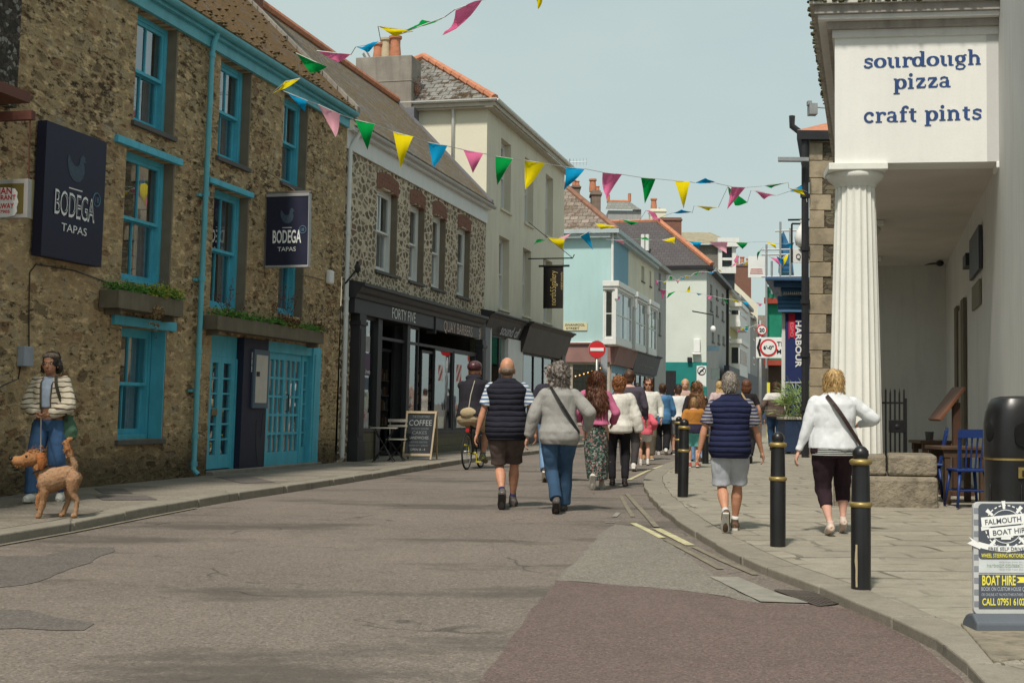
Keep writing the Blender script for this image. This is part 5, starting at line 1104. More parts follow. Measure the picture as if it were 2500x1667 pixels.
mb = MB(); pbox(mb, pu0 + .04, pu1, -.6, vA - .26, .05, .45); pbox(mb, pu0 - .06, pu1 + .0, vA - .08, vA, -.02, .5); pbox(mb, pu0 - .0, pu1, vA - .26, vA - .08, .0, .48); build(mb, 'pilaster', m_render_w, PT, bevel=.02)
def column(u, t, name='column'):
    c = PQ(u, 0, t); c.z = 0; r0, r1 = .325, .245; zb = .67; zt = vA + PR - .27; mb = MB(); rings = []
    nf = 20; npf = 6
    for i in range(15):
        f = i / 14; z = zb + (zt - zb) * f; r = r0 + (r1 - r0) * (f ** 1.25)
        rings.append([c + Vector((math.cos(a) * rr, math.sin(a) * rr, z)) for a, rr in ((2 * math.pi * k / (nf * npf), r * (1 - .075 * abs(math.sin(math.pi * ((k % npf) / npf))))) for k in range(nf * npf))])
    mb.ring(rings); o = build(mb, name, m_fl, PT, smooth=True, sharp=50)
    cm = MB(); cm.lathe([(r1 * 1.0, zt - .0), (r1 * 1.06, zt + .02), (r1 * 1.06, zt + .04), (r1 * 1.35, zt + .10), (r1 * 1.44, zt + .15), (r1 * 1.38, zt + .18)], c, 40); cap = build(cm, 'capital', m_fl, o, smooth=True, sharp=50)
    am = MB(); a = r1 * 1.46; p = [c + FQ.U * x * a + FQ.N * y * a for x, y in ((-1, 1), (1, 1), (1, -1), (-1, -1))]; am.hexa([Vector((q.x, q.y, zt + .18)) for q in p] + [Vector((q.x, q.y, zt + .268)) for q in p]); build(am, 'abacus', m_fl, cap, bevel=.01)
    return o
m_fl = mk('column_white', (.78, .78, .72), .75, .06, 1.5, .35, 25, dirt=.2)
cu = FQ.uv(2082, 600, -.25)[0]
column(cu, .28); column(cu, 5.6); column(cu, 11)
GL = {
}
def arc(cx, cy, rx, ry, a0, a1, n=10): return [(cx + rx * math.cos(R(a0 + (a1 - a0) * i / n)), cy + ry * math.sin(R(a0 + (a1 - a0) * i / n))) for i in range(n + 1)]
TH, TN, SFW = .27, .12, .30
def st(x, y0, y1): return ([(x, y0), (x, y1)], TH)
def sf(x, y, l=.27, r=.27): return ([(x - l, y), (x + r, y)], TN)
def bowl(cx, w=.36): return (arc(cx, .5, w, .42, 0, 360, 20), 'bowl')
GL['s'] = (.86, [([(.72, .70), (.70, .86), (.44, .93), (.2, .82), (.2, .64), (.42, .54), (.66, .42), (.70, .22), (.46, .07), (.2, .12), (.13, .3)], .19)])
GL['o'] = (1.02, [bowl(.5)])
GL['u'] = (1.16, [st(.26, .3, .95), (arc(.47, .32, .21, .25, 180, 300, 8), .2), st(.84, .04, .95), sf(.20, .94, .16, .06), sf(.78, .94, .16, .06), sf(.9, .06, .1, .2)])
GL['r'] = (.86, [st(.3, 0, .92), sf(.28, .94, .2, .05), sf(.3, .06, .24, .26), (arc(.62, .66, .26, .24, 170, 50, 6), .17), ([(.76, .80), (.78, .80)], .26)])
GL['d'] = (1.1, [bowl(.42, .32), st(.80, .04, 1.45), sf(.72, 1.43, .16, .05), sf(.86, .06, .1, .2)])
GL['g'] = (1.0, [(arc(.46, .62, .28, .30, 0, 360, 18), 'bowl'), ([(.70, .86), (.82, .98), (.95, .94)], .13), ([(.28, .32), (.22, .2), (.40, .12), (.68, .08), (.82, -.1), (.68, -.32), (.4, -.36), (.16, -.28), (.14, -.1), (.3, .04)], .15)])
GL['h'] = (1.16, [st(.28, 0, 1.45), sf(.24, 1.43, .18, .05), sf(.28, .06, .22, .22), (arc(.56, .62, .27, .28, 160, 0, 8), .2), st(.84, 0, .66), sf(.84, .06, .2, .22)])
GL['n'] = (1.16, [st(.28, 0, .92), sf(.24, .94, .18, .05), sf(.28, .06, .22, .22), (arc(.56, .62, .27, .28, 160, 0, 8), .2), st(.84, 0, .66), sf(.84, .06, .2, .22)])
GL['p'] = (1.1, [st(.28, -.42, .92), sf(.24, .94, .18, .05), sf(.28, -.38, .24, .26), bowl(.62, .32)])
GL['i'] = (.6, [st(.3, 0, .92), sf(.26, .94, .2, .05), sf(.3, .06, .24, .24), ([(.29, 1.28), (.31, 1.28)], .30)])
GL['z'] = (.92, [([(.14, .9), (.78, .9)], .16), ([(.74, .88), (.2, .12)], .24), ([(.14, .1), (.8, .1)], .16), ([(.16, .9), (.14, .68)], .11), ([(.80, .1), (.83, .34)], .11)])
GL['a'] = (1.0, [([(.2, .74), (.22, .88), (.44, .94), (.66, .86), (.68, .6)], .17), st(.68, .08, .66), sf(.74, .06, .1, .2), (arc(.42, .28, .26, .22, 0, 360, 14), 'bowl2')])
GL['c'] = (.9, [(arc(.5, .5, .34, .42, 50, 318, 16), .2), ([(.70, .76), (.72, .76)], .27)])
GL['f'] = (.7, [st(.3, 0, 1.1), (arc(.52, 1.12, .22, .27, 180, 60, 8), .19), ([(.64, 1.30), (.66, 1.30)], .22), ([(.06, .9), (.62, .9)], .13), sf(.3, .06, .24, .28)])
GL['t'] = (.72, [st(.32, .22, 1.2), (arc(.52, .26, .2, .2, 180, 300, 6), .18), ([(.06, .9), (.64, .9)], .13)])
GL[' '] = (.5, [])
def stroke(pts, th):
    """ribbon polygons round a polyline; th number, or bowl = thick sides, thin top and bottom"""
    q = []
    n = len(pts); closed = isinstance(th, str)
    for i, (x, y) in enumerate(pts):
        a = pts[(i - 1) % (n - 1)] if closed else pts[max(0, i - 1)]; b = pts[(i + 1) % (n - 1)] if closed else pts[min(n - 1, i + 1)]
        dx, dy = b[0] - a[0], b[1] - a[1]; l = math.hypot(dx, dy) or 1; dx /= l; dy /= l
        t = th if not closed else (.10 + (.20 if th == 'bowl' else .12) * abs(dy) ** 1.5)
        q.append(((x - dy * t / 2, y + dx * t / 2), (x + dy * t / 2, y - dx * t / 2)))
    return q
def words(txt, x0px, x1px, basepx, xh, fr, w, mat, parent):
    tot = sum(GL[c][0] for c in txt); a = fr.uv(x0px, basepx[0], w); b = fr.uv(x1px, basepx[1], w); k = (b[0] - a[0]) / tot; mb = MB(); x = 0; j = 0
    hgt = xh
    for ch in txt:
        wd, ss = GL[ch]
        for pts, th in ss:
            j += 1; off = w + .001 * (j % 5) * .2
            def M_(p): X = x + p[0]; f = X / tot; return fr.P(a[0] + X * k, a[1] + (b[1] - a[1]) * f + p[1] * hgt, off)
            if not isinstance(th, str) and len(pts) == 2 and abs(pts[0][0] - pts[1][0]) < .05 and abs(pts[0][1] - pts[1][1]) < .01:
                cx_, cy_ = (pts[0][0] + pts[1][0]) / 2, pts[0][1]; mb.add([M_((cx_ + th / 2 * math.cos(t * .5236), cy_ + th / 2 * math.sin(t * .5236))) for t in range(12)], [tuple(range(12))]); continue
            q = stroke(pts, th)
            for i in range(len(q) - 1): mb.add([M_(q[i][0]), M_(q[i + 1][0]), M_(q[i + 1][1]), M_(q[i][1])], [(0, 1, 2, 3)])
        x += wd
    return build(mb, 'lettering', mat, parent)
m_navyl = mk('navy_lettering', C((44, 74, 128)), .7, .22, 1.5, 0)
xh = lambda p: p / F * 17.2
words('sourdough', 2107, 2398, (168, 158), xh(26), FQ, .006, m_navyl, PT)
words('pizza', 2180, 2323, (219, 213), xh(27), FQ, .006, m_navyl, PT)
words('craft pints', 2107, 2399, (301, 292), xh(27), FQ, .006, m_navyl, PT)
class FRW(Fr):
    def __init__(s): s.o = PQ(uW - .13, 0, 0); s.U = DP; s.N = Vector((-DP.y, DP.x, 0)); s.V = Vector((0, 0, 1)); s.ang = 0
FR = FRW()
def onwall(name, label, cat, px0, py0, px1, py1, w0, w1, mat, **k):
    a = FR.uv(px0, (py0 + py1) / 2, w1); b = FR.uv(px1, (py0 + py1) / 2, w1); v0 = FR.uv(px1, py1, w1)[1]; v1 = FR.uv(px1, py0, w1)[1]
    mb = MB(); u0, u1 = sorted((a[0], b[0])); FR.box(mb, u0, u1, v0, v1, w0, w1); return single(mb, name, mat, label, cat, FR.P(u0, v0, 0), bevel=.005)
onwall('notice_board', 'tall dark notice board high on the inner portico wall', 'notice board', 2366, 548, 2389, 656, .0, .05, mk('dark_board', (.035, .03, .045), .4))
onwall('plaque', 'grey stone plaque under the dark notice board', 'plaque', 2372, 680, 2390, 742, .0, .03, mk('grey_plaque', (.22, .21, .16), .7))
onwall('wall_lamp', 'small black lamp on the inner portico wall', 'lamp', 2350, 617, 2357, 648, .0, .1, m_black)
mb = MB();
for x0, x1, nm in ((2334, 2340, 0), (2350, 2357, 0)):
    a = FR.uv(x0, 900, .02)[0]; b = FR.uv(x1, 900, .02)[0]; u0, u1 = sorted((a, b)); FR.box(mb, u0, u1, 0, 3.0, 0, .05)
dth = thing('doorway', 'tall narrow timber doorway in the inner portico wall', 'door', FR.P(FR.uv(2345, 900)[0], 0, 0)); build(mb, 'door_frame', m_wood_g, dth)
a = FR.uv(2340, 900)[0]; b = FR.uv(2350, 900)[0]; mb = MB(); FR.box(mb, min(a, b), max(a, b), 0, 2.9, 0, .02); build(mb, 'door', mk('cream_brown_door', (.30, .26, .2), .6), dth)
mb = MB(); p = AT(2295, 643, 28); mb.ell(p, (.08, .08, .06)); mb.tube([p, p + Vector((0, 1.2, .1))], .02, 5); single(mb, 'security_camera', m_black, 'small dome camera high on the back wall of the portico', 'camera', p)
m_block = mk('granite_block', (.25, .215, .16), .92, .35, 2.6, 1.0, 14, .03, col2=(.13, .11, .08), dirt=.5)
LW = thing('low_granite_wall', 'low wall of rough granite blocks carrying the fluted column', 'wall', PO)
g0 = G(2271, 1225, PR); uB0 = (g0 - PO).dot(FQ.U); tf = -.55
top_ = .60
jj = uB0 - .58
def blk(u0, u1, v0, v1, t0, t1, nm, br=.03):
    mb = MB(); n = 6; vs_ = []
    pbox(mb, u0, u1, v0, v1, t0, t1); o = build(mb, nm, m_block, LW, bevel=br)
    return o
blk(.02, jj - .01, top_ - .24, top_, tf + .04, .75, 'capping_stone'); blk(jj + .01, uB0, top_ - .24, top_, tf + .03, .75, 'capping_stone'); blk(-.01, uB0 + .01, -.3, top_ - .25, tf, .8, 'base_stone', .05)
# granite building and harbour shop beyond
YG = 34.0
SHK = FC.U.x / FC.U.y
def bsh(mb, Y0, *a, **k):
    for v in mb.v: v.x += (v.y - Y0) * SHK
    return build(mb, *a, **k)
gx0 = AT(1976, 900, YG).x
m_gran = brickm('granite_quoins', 0, (.34, .28, .19), (.24, .195, .135), (.08, .065, .045), .95, .42, .012, .03, mixc=(.17, .14, .10))
m_gran2 = rubble('dark_rubble', 0, [(.17, .14, .10), (.11, .095, .07), (.2, .17, .11), (.09, .07, .05)], (.12, .10, .07), 5, .03, stretch=2.0, bumpd=.04)
GB = thing('granite_building', 'grey-brown granite building with big quoins behind the portico column', 'building', (gx0, YG, 0))
zt = AT(1990, 345, YG).z; xq = AT(2003, 900, YG).x
mb = MB();
z = 0; i = 0
rn = random.Random(2)
while z < zt:
    h = rn.uniform(.36, .5); w_ = (.62, .36)[i % 2] * rn.uniform(.85, 1.15); mb.box((gx0, YG - .03, z), (gx0 + w_, YG + .3, min(zt, z + h - .015))); z += h; i += 1
bsh(mb, YG, 'quoins', mk('granite_stone', (.33, .27, .185), .9, .3, 1.4, .8, 12, .012, col2=(.20, .165, .12)), GB, bevel=.02)
mb = MB(); mb.box((gx0 + .02, YG, 0), (gx0 + 6, YG + 6, zt)); bsh(mb, YG, 'wall', m_gran2, GB)
mb = MB(); mb.box((gx0 - .3, YG - .25, zt), (gx0 + 6, YG + 6.2, zt + .22)); bsh(mb, YG, 'gutter', m_black, GB)
mb = MB(); mb.hexa([Vector(p) for p in ((gx0 - .3, YG - .25, zt + .22), (gx0 + 6, YG - .25, zt + .22), (gx0 + 6, YG + 6, zt + .22), (gx0 - .3, YG + 6, zt + .22), (gx0 + 1.2, YG + 2.6, zt + 1.2), (gx0 + 6, YG + 2.6, zt + 1.2), (gx0 + 6, YG + 3, zt + 1.2), (gx0 + 1.2, YG + 3, zt + 1.2))]); bsh(mb, YG, 'roof', m_terra, GB)
mb = MB(); mb.tube([(gx0 - .1, YG - .1, zt), (gx0 - .1, YG - .1, 0)], .09, 8); mb.tube([(gx0 - .1, YG - .1, zt + .1), (gx0 - .42, YG - .1, zt + .35), (gx0 - .42, YG - .1, zt + .6)], .08, 7)
for k in range(5): mb.tube([(gx0 - .1, YG - .1, 1.2 + k * 1.3), (gx0 - .1, YG - .1, 1.3 + k * 1.3)], .12, 8)
bsh(mb, YG, 'downpipe', m_black, GB, smooth=True, sharp=40)
zc = AT(1960, 398, YG).z; mb = MB(); mb.box((gx0 - .75, YG - .5, zc - .04), (gx0, YG - .3, zc + .05)); bsh(mb, YG, 'camera_arm', m_steel, GB)
p = AT(1985, 262, 24); mb = MB(); mb.tube([p, p + Vector((.35, .1, 0))], .012, 5); mb.box((p.x - .08, p.y - .1, p.z - .14), (p.x + .06, p.y + .1, p.z + .05)); mb.box((p.x - .1, p.y - .06, p.z + .03), (p.x - .03, p.y + .06, p.z + .1)); single(mb, 'security_camera', m_steel, 'white camera on a thin arm at the portico cornice', 'camera', p)
YH = 40.0
def X(px, Y): return AT(px, 1000, Y).x
def Z(py, Y, px=1900): return AT(px, py, Y).z
HS = thing('harbour_shop', 'blue and white shop with a navy HARBOUR banner beside the granite building', 'building', (X(1908, YH), YH, 0))
m_bluep = mk('mid_blue_paint', (.05, .12, .24), .5, .1, 3)
mb = MB(); mb.box((X(1908, YH), YH, 0), (X(1985, YH), YH + 6, Z(700, YH))); bsh(mb, YH, 'wall', m_render_g, HS)
mb = MB(); x0 = X(1872, YH)
for k, (o, y0, y1) in enumerate(((0, 683, 692), (.22, 692, 706), (.42, 706, 716))): mb.box((x0 + o, YH - .9 + o, Z(y1, YH)), (X(1985, YH), YH + 6, Z(y0, YH) - .003))
bsh(mb, YH, 'cornice', m_bluep, HS, bevel=.02)
mb = MB()
for k in range(24): mb.box((x0 + .5 + k * .06, YH - .48, Z(716, YH) - .08), (x0 + .53 + k * .06, YH - .4, Z(716, YH)))
bsh(mb, YH, 'dentils', m_white, HS)
mb = MB()
for k in range(4): z1 = Z(724 + k * 10, YH); z0 = Z(733 + k * 10, YH); mb.hexa([Vector(p) for p in ((X(1899, YH) + k * .01, YH - .25 - k * .05, z0), (X(1985, YH), YH - .25 - k * .05, z0), (X(1985, YH), YH, z0), (X(1899, YH), YH, z0), (X(1899, YH), YH - .2 - k * .05, z1), (X(1985, YH), YH - .2 - k * .05, z1), (X(1985, YH), YH, z1), (X(1899, YH), YH, z1))])
bsh(mb, YH, 'awning', mk('awning_blue', (.07, .18, .32), .6), HS)
mb = MB(); mb.box((X(1909, YH), YH - .08, 0), (X(1917, YH), YH - .002, Z(765, YH))); bsh(mb, YH, 'pilaster', m_white, HS)
BNH = thing('harbour_banner', 'navy vertical banner reading HARBOUR with a red ribbon by the granite wall', 'banner', (X(1945, YH - .2), YH - .2, 1))
mb = MB(); yb = YH - .2; mb.box((X(1918, yb), yb - .02, Z(1012, yb)), (X(1978, yb), yb + .02, Z(765, yb))); bb = build(mb, 'cloth', mk('banner_navy', (.018, .03, .12), .7, .1), BNH)
mb = MB(); x0, x1, z0, z1 = X(1925, yb), X(1940, yb), Z(828, yb), Z(765, yb); mb.prism([Vector((x0, yb - .03, z0)), Vector(((x0 + x1) / 2, yb - .03, z0 + .12)), Vector((x1, yb - .03, z0)), Vector((x1, yb - .03, z1)), Vector((x0, yb - .03, z1))], (0, .008, 0)); build(mb, 'ribbon', mk('ribbon_red', (.65, .02, .05), .6), bb)
build(text_mb('HARBOUR', (X(1942, yb), yb - .03, Z(839, yb)), (0, 0, -1), (1, 0, 0), .165, width=abs(Z(782, yb) - Z(897, yb)), bold=.03), 'lettering', m_letter, bb)
build(text_mb('ESPO', (X(1929, yb), yb - .04, Z(805, yb)), (0, 0, -1), (1, 0, 0), .09, width=abs(Z(787, yb) - Z(822, yb))), 'lettering', mk('pale_pink_letter', (.7, .3, .32)), bb)
build(text_mb('tasting', (X(1946, yb), yb - .03, Z(982, yb)), (1, 0, 0), (0, 0, 1), .13, width=.42, shear=.3), 'lettering', m_letter, bb)
mb = MB(); mb.box((X(1918, yb), yb - .03, Z(934, yb)), (X(1978, yb), yb - .021, Z(932, yb))); build(mb, 'rule', m_letter, bb)
YQ = 36.5
QS = thing('pub_sign', 'square pub sign with a white jug and the word QUAY on a black iron frame', 'sign', (X(1950, YQ), YQ, 6))
mb = MB(); x0, x1 = X(1933, YQ), X(1970, YQ); z0, z1 = Z(641, YQ), Z(546, YQ)
for a, b in (((x0, z0), (x0, z1)), ((x0, z1), (x1, z1)), ((x0 - .1, z1 + .1), (x1 + .3, z1 + .12))): mb.tube([(a[0], YQ, a[1]), (b[0], YQ, b[1])], .025, 6)
mb.tube([(x1 - .1, YQ, z1), (x1 - .25, YQ, z1 - .3), (x1, YQ, z1 - .45)], .03, 6); build(mb, 'frame', m_black, QS)
mb = MB(); mb.box((x0 + .03, YQ - .03, z0), (x1 + .2, YQ + .03, z0 + .36)); bd = build(mb, 'board', m_signwhite, QS)
build(text_mb('QUAY', (x0 + .10, YQ - .04, z0 + .09), (1, 0, 0), (0, 0, 1), .15, width=.48, align='LEFT'), 'lettering', m_black, bd)
mb = MB(); c = Vector((x1 - .08, YQ, z0 + .38)); mb.lathe([(.1, 0), (.22, .1), (.25, .3), (.2, .45), (.12, .6), (.08, .68), (.12, .74)], c, 14); build(mb, 'jug', m_signwhite, QS, smooth=True)
YS = 60.0
SC = thing('scaffolding', 'scaffold wrapped in green netting with a blue sheeted top', 'scaffold', (X(1868, YS), YS, 0))
mb = MB(); mb.box((X(1869, YS), YS, Z(885, YS)), (X(1910, YS), YS + 6, Z(700, YS))); bsh(mb, YS, 'green_netting', mk('green_netting', (.01, .20, .12), .8, .25, 2, .4, 10), SC)
mb = MB(); mb.box((X(1866, YS), YS - .3, Z(742, YS)), (X(1908, YS), YS - .02, Z(728, YS))); bsh(mb, YS, 'red_board', mk('red_board', (.30, .05, .03), .7), SC); mb = MB(); mb.box((X(1866, YS), YS - .3, Z(892, YS)), (X(1908, YS), YS - .02, Z(878, YS))); bsh(mb, YS, 'red_board', mk('red_board', (.30, .05, .03), .7), SC)
mb = MB(); mb.prism([Vector((X(1900, YS), YS, Z(665, YS))), Vector((X(1935, YS), YS, Z(665, YS))), Vector((X(1928, YS), YS, Z(600, YS))), Vector((X(1913, YS), YS, Z(565, YS))), Vector((X(1904, YS), YS, Z(575, YS)))], (0, 2, 0)); bsh(mb, YS, 'blue_sheeting', mk('blue_sheet', (.04, .16, .32), .6, .3, 2, .4), SC)
mb = MB()
for px, y0, y1 in ((1872, 600, 900), (1906, 545, 700), (1885, 640, 720), (1930, 560, 700)): mb.tube([(X(px, YS), YS - .4, Z(y1, YS)), (X(px, YS), YS - .4, Z(y0, YS))], .05, 6)
for py in (567, 625, 613, 678): mb.tube([(X(1860 if py > 570 else 1893, YS), YS - .4, Z(py, YS)), (X(1960, YS), YS - .4, Z(py - 2, YS))], .04, 5)
bsh(mb, YS, 'poles', m_steel, SC)
mb = MB(); mb.box((X(1875, YS), YS + .2, Z(1040, YS)), (X(1908, YS), YS + 5, Z(886, YS))); bsh(mb, YS, 'shop_below', mk('dark_shop_brown', (.05, .03, .02)), SC)
mb = MB(); mb.box((X(1886, YS - 1), YS - 1, Z(1075, YS)), (X(1893, YS - 1), YS - .8, Z(935, YS))); bsh(mb, YS, 'yellow_guard', mk('yellow_guard', (.7, .62, .05), .6), SC)
mb = MB(); yb = 62; mb.box((X(1826, yb), yb, Z(678, yb)), (X(1867, yb), yb + .05, Z(626, yb))); bw = single(mb, 'white_banner', m_signwhite, 'white banner with faint red print tied to the scaffold', 'banner', (X(1826, yb), yb, Z(678, yb)))
mb = MB();
for k in range(3): mb.box((X(1830 + k, yb), yb - .02, Z(668 - k * 5, yb)), (X(1862 - k, yb), yb - .005, Z(666 - k * 5, yb)))
build(mb, 'print', mk('faint_red', (.62, .35, .33)), bw)
mb = MB(); mb.box((X(1840, 150), 150, -1), (X(1990, 150), 158, Z(770, 150))); single(mb, 'far_building', mk('far_stone', (.28, .24, .2), .9, .2), 'brown buildings closing the far end of the street', 'building', (X(1900, 150), 150, 0))
# neighbour at the far left
NB = thing('neighbour_building', 'dark roughcast house edge at the far left of the brown stone building', 'building', FL.P(u_l, 0, 0))
un = FL.uv(40, 200, .12)[0]; vn = FL.uv(30, 262, .12)[1]
mb = MB(); FL.box(mb, u_l - 9, un, vn, v_f + 3, -.3, .14); build(mb, 'upper_wall', rubble('dark_roughcast', FL.ang, [(.10, .085, .07), (.05, .045, .04), (.30, .28, .25), (.07, .06, .05)], (.085, .072, .06), 16, .03, stretch=1.2, bumpd=.03), NB)
mb = MB(); FL.box(mb, u_l - 9, u_l + .05, -.4, vn, -.3, .02); build(mb, 'lower_wall', m_bod, NB)
mb = MB(); FL.box(mb, u_l - 4, FL.uv(33, 300, .3)[0], vn - .02, vn + .1, .0, .5); build(mb, 'wooden_canopy', mk('red_brown_wood', (.13, .045, .03), .6, .2, 4), NB)
HI = FP(FL, FL.uv(-75, 500, 0)[0]);
SI = thing('restaurant_sign', 'small white sign with red lettering INDIAN RESTAURANT TAKE-AWAY hung from a rusty bracket', 'sign', HI.P(0, 3.5, 0))
a = HI.uv(71, 533); b = HI.uv(71, 438); ur = a[0]; ul = ur - .95; v0, v1 = a[1], b[1]
mb = MB(); HI.box(mb, ul, ur, v0, v1, -.04, .04); bd = build(mb, 'case', mk('grey_sign_case', (.40, .38, .36), .6), SI, bevel=.006)
mb = MB(); HI.box(mb, ul + .04, ur - .05, v0 + .05, v1 - .05, .041, .045); fc_ = build(mb, 'mustard_panel', mk('mustard_panel', (.14, .11, .03), .5), bd)
mb = MB(); k = 22; cu_, cv_ = ur - .36, (v0 + v1) / 2 - .02
mb.add([HI.P(cu_ + (.24 + .012 * math.cos(8 * t * .2856)) * max(-1, min(1, 1.25 * math.cos(t * .2856))), cv_ - .02 + (v1 - v0) * .38 * max(-1, min(1, 1.2 * math.sin(t * .2856))), .047) for t in range(k)], [tuple(range(k))]); build(mb, 'white_field', m_signwhite, bd)
for i, (tx, f, w_, h_) in enumerate((('INDIAN', .62, .34, .075), ('RESTAURANT', .47, .44, .055), ('TAKE-AWAY', .25, .40, .06), ('TEL.317905', .13, .3, .035))): build(text_mb(tx, HI.P(cu_, v0 + (v1 - v0) * f, .049), HI.U, HI.V, h_, width=w_, bold=.02), 'lettering', m_red, bd)
mb = MB(); zt_ = HI.uv(60, 283)[1]; HI.box(mb, ul - .2, ur + .02, zt_ - .05, zt_ + .05, -.04, .04); mb.tube([HI.P(ur - .02, zt_, 0), HI.P(ur - .02, v1, 0)], .008, 5); build(mb, 'bracket', mk('rusty_red', (.14, .05, .035), .8, .3, 6), SI)
mb = MB(); mb.tube([HI.P(ur - .4, v0, 0), HI.P(ur - .48, v0 - .25, 0), HI.P(ur - .7, v0 - .45, 0)], .008, 5); build(mb, 'flex', m_steel, SI)
mb = MB(); FL.box(mb, FL.uv(72, 480)[0], FL.uv(96, 480)[0], FL.uv(80, 537)[1], FL.uv(80, 440)[1], .002, .02); single(mb, 'cream_board', mk('cream_board', (.45, .38, .2), .7), 'cream board fixed to the wall between the two left signs', 'board', FL.P(FL.uv(72, 480)[0], 3.4, 0))
mb = MB(); u, v = FM.uv(873, 655, .3); c = FM.P(u, v, .3); mb.ell(c, (.06, .06, .10)); mb.tube([c, FM.P(u, v - .3, .05)], .02, 6); mb.tube([c + Vector((0, 0, .08)), c + Vector((0, 0, .14))], .03, 7)
single(mb, 'wall_lantern', m_black, 'small black lantern above the left end of the charcoal shopfront', 'lantern', c, smooth=True)
# bollards
bol = thing('bollard', 'x', 'bollard')
def mk_bollard():
    mb = MB(); mb.lathe([(.070, 0), (.070, .60), (.066, .62), (.062, .86), (.062, .90)], n=24); build(mb, 'post', m_iron, bol, smooth=True, sharp=50)
    mb = MB(); mb.lathe([(.062, .905), (.05, .93), (.05, .94), (.058, .955), (.055, .985), (.035, 1.01), (.012, 1.022), (.0, 1.024)], n=24); build(mb, 'cap', m_iron, bol, smooth=True, sharp=60)
    for z in (.905, .60):
        mb = MB(); mb.lathe([(.064, z - .022), (.076, z - .015), (.082, z), (.076, z + .015), (.064, z + .022)], n=24); build(mb, 'gold_band', m_gold, bol, smooth=True)
mk_bollard()
BL = [((2102, 1437), 'nearest black bollard with gold bands at the kerb corner, worn patch on its base'), ((1899, 1332), 'black and gold bollard between the man in shorts and the white-jacketed woman'), ((1667, 1212), 'black and gold bollard nearest the far kerb bend, boy behind it'), ((1657, 1155), 'black bollard almost hidden behind the one at the kerb bend'), ((1722, 1131), 'farthest black and gold bollard beside the child')]
for i, (p, lab) in enumerate(BL):
    loc = G(p[0], p[1], PR)
    if i == 0: bol.location = loc; bol['label'] = lab; bol['group'] = 'bollards along the kerb corner'; o = bol
    else: o = copy_tree(bol, None, loc, lab)
    if i == 2: o.rotation_euler = (0, R(1.0), 0)
    o.scale = (1, 1, {0: 1.0, 1: 1.0, 2: .98, 3: .98, 4: .98}[i])
mb = MB(); c = G(2102, 1437, PR)
rn = random.Random(4); z = [.02 + .03 * i for i in range(11)]
mb.add([c + Vector((.0715 * math.cos(a), .0715 * math.sin(a), zz)) for zz, a in [(q, R(232) - .12 - rn.uniform(0, .12) * math.sin(i * .3)) for i, q in enumerate(z)] + [(q, R(236) + .02 * rn.random()) for q in reversed(z)]], [tuple(range(22))]); build(mb, 'scrape', mk('bare_metal', (.45, .36, .22), .6), bol)
# litter bin
c = G(2494, 1338, PR); BI = thing('litter_bin', 'large black domed litter bin with a gold stripe at the right edge', 'litter bin', c)
hb_ = AT(2494, 968, c.y).z - c.z; wb = .30
def squircle(r, z, n=32, p=3.2):
    out_ = []
    for k in range(n):
        a = 2 * math.pi * k / n; ca, sa = math.cos(a), math.sin(a); q = (abs(ca) ** p + abs(sa) ** p) ** (-1 / p); out_.append(c + Vector((r * q * ca, r * .85 * q * sa, z)))
    return out_
hz_ = hb_
mb = MB(); mb.ring([squircle(wb * s_, hz_ * f) for s_, f in ((.95, 0), (.95, .04), (.99, .05), (1.0, .3), (1.0, .58))]); build(mb, 'body', m_iron, BI, smooth=True, sharp=40)
mb = MB(); mb.ring([squircle(wb * s_, hz_ * f) for s_, f in ((1.03, .60), (1.035, .62), (1.02, .82), (.97, .90), (.90, .95), (.80, .985), (.55, 1.0), (.05, 1.005))]); build(mb, 'hood', m_iron, BI, smooth=True, sharp=40)
mb = MB(); mb.ring([squircle(wb * 1.015, hz_ * f) for f in (.582, .598)]); build(mb, 'gold_stripe', m_gold, BI, smooth=True, sharp=40)
mb = MB()
for k in range(22): a = -2.9 + k * .26; mb.ell(c + Vector((wb * 1.0 * math.cos(a) * 1.03, wb * .86 * math.sin(a) * 1.03, hz_ * .24)), (.016, .016, hz_ * .19), nu=6, nv=6)
build(mb, 'ribs', m_iron, BI, smooth=True)
mb = MB(); mb.ell(c + Vector((-wb * .96, -.05, hz_ * .76)), (.03, .10, hz_ * .08)); build(mb, 'side_slot', mk('slot_black', (.003, .003, .003), .9), BI)
mb = MB(); mb.prism([c + Vector((.02 + x * .17, -wb * .84, hz_ * .75 + y * hz_ * .08)) for x, y in [(math.copysign(abs(math.cos(t)) ** .5, math.cos(t)), math.copysign(abs(math.sin(t)) ** .5, math.sin(t))) for t in [k * .3927 for k in range(16)]]], (0, -.03, 0)); build(mb, 'front_slot', mk('slot_black', (.003, .003, .003), .9), BI)
mb = MB(); mb.box((c.x - .12, c.y - wb * .9, c.z + hz_ * .47), (c.x + .3, c.y - wb * .87, c.z + hz_ * .54)); lp_ = build(mb, 'name_plate', m_gold, BI); build(text_mb('LITTER', (c.x - .09, c.y - wb * .9 - .005, c.z + hz_ * .482), (1, 0, 0), (0, 0, 1), .055, width=.34, align='LEFT', bold=.02), 'lettering', m_iron, lp_)
mb = MB(); mb.tube([c + Vector((.2, 0, hz_)), c + Vector((.2, 0, hz_ + .14))], .01, 6); mb.tube([c + Vector((.16, 0, hz_ + .10)), c + Vector((.24, 0, hz_ + .10))], .008, 5); mb.ell(c + Vector((.2, 0, hz_ + .03)), (.03, .03, .03)); build(mb, 'finial', m_iron, BI)
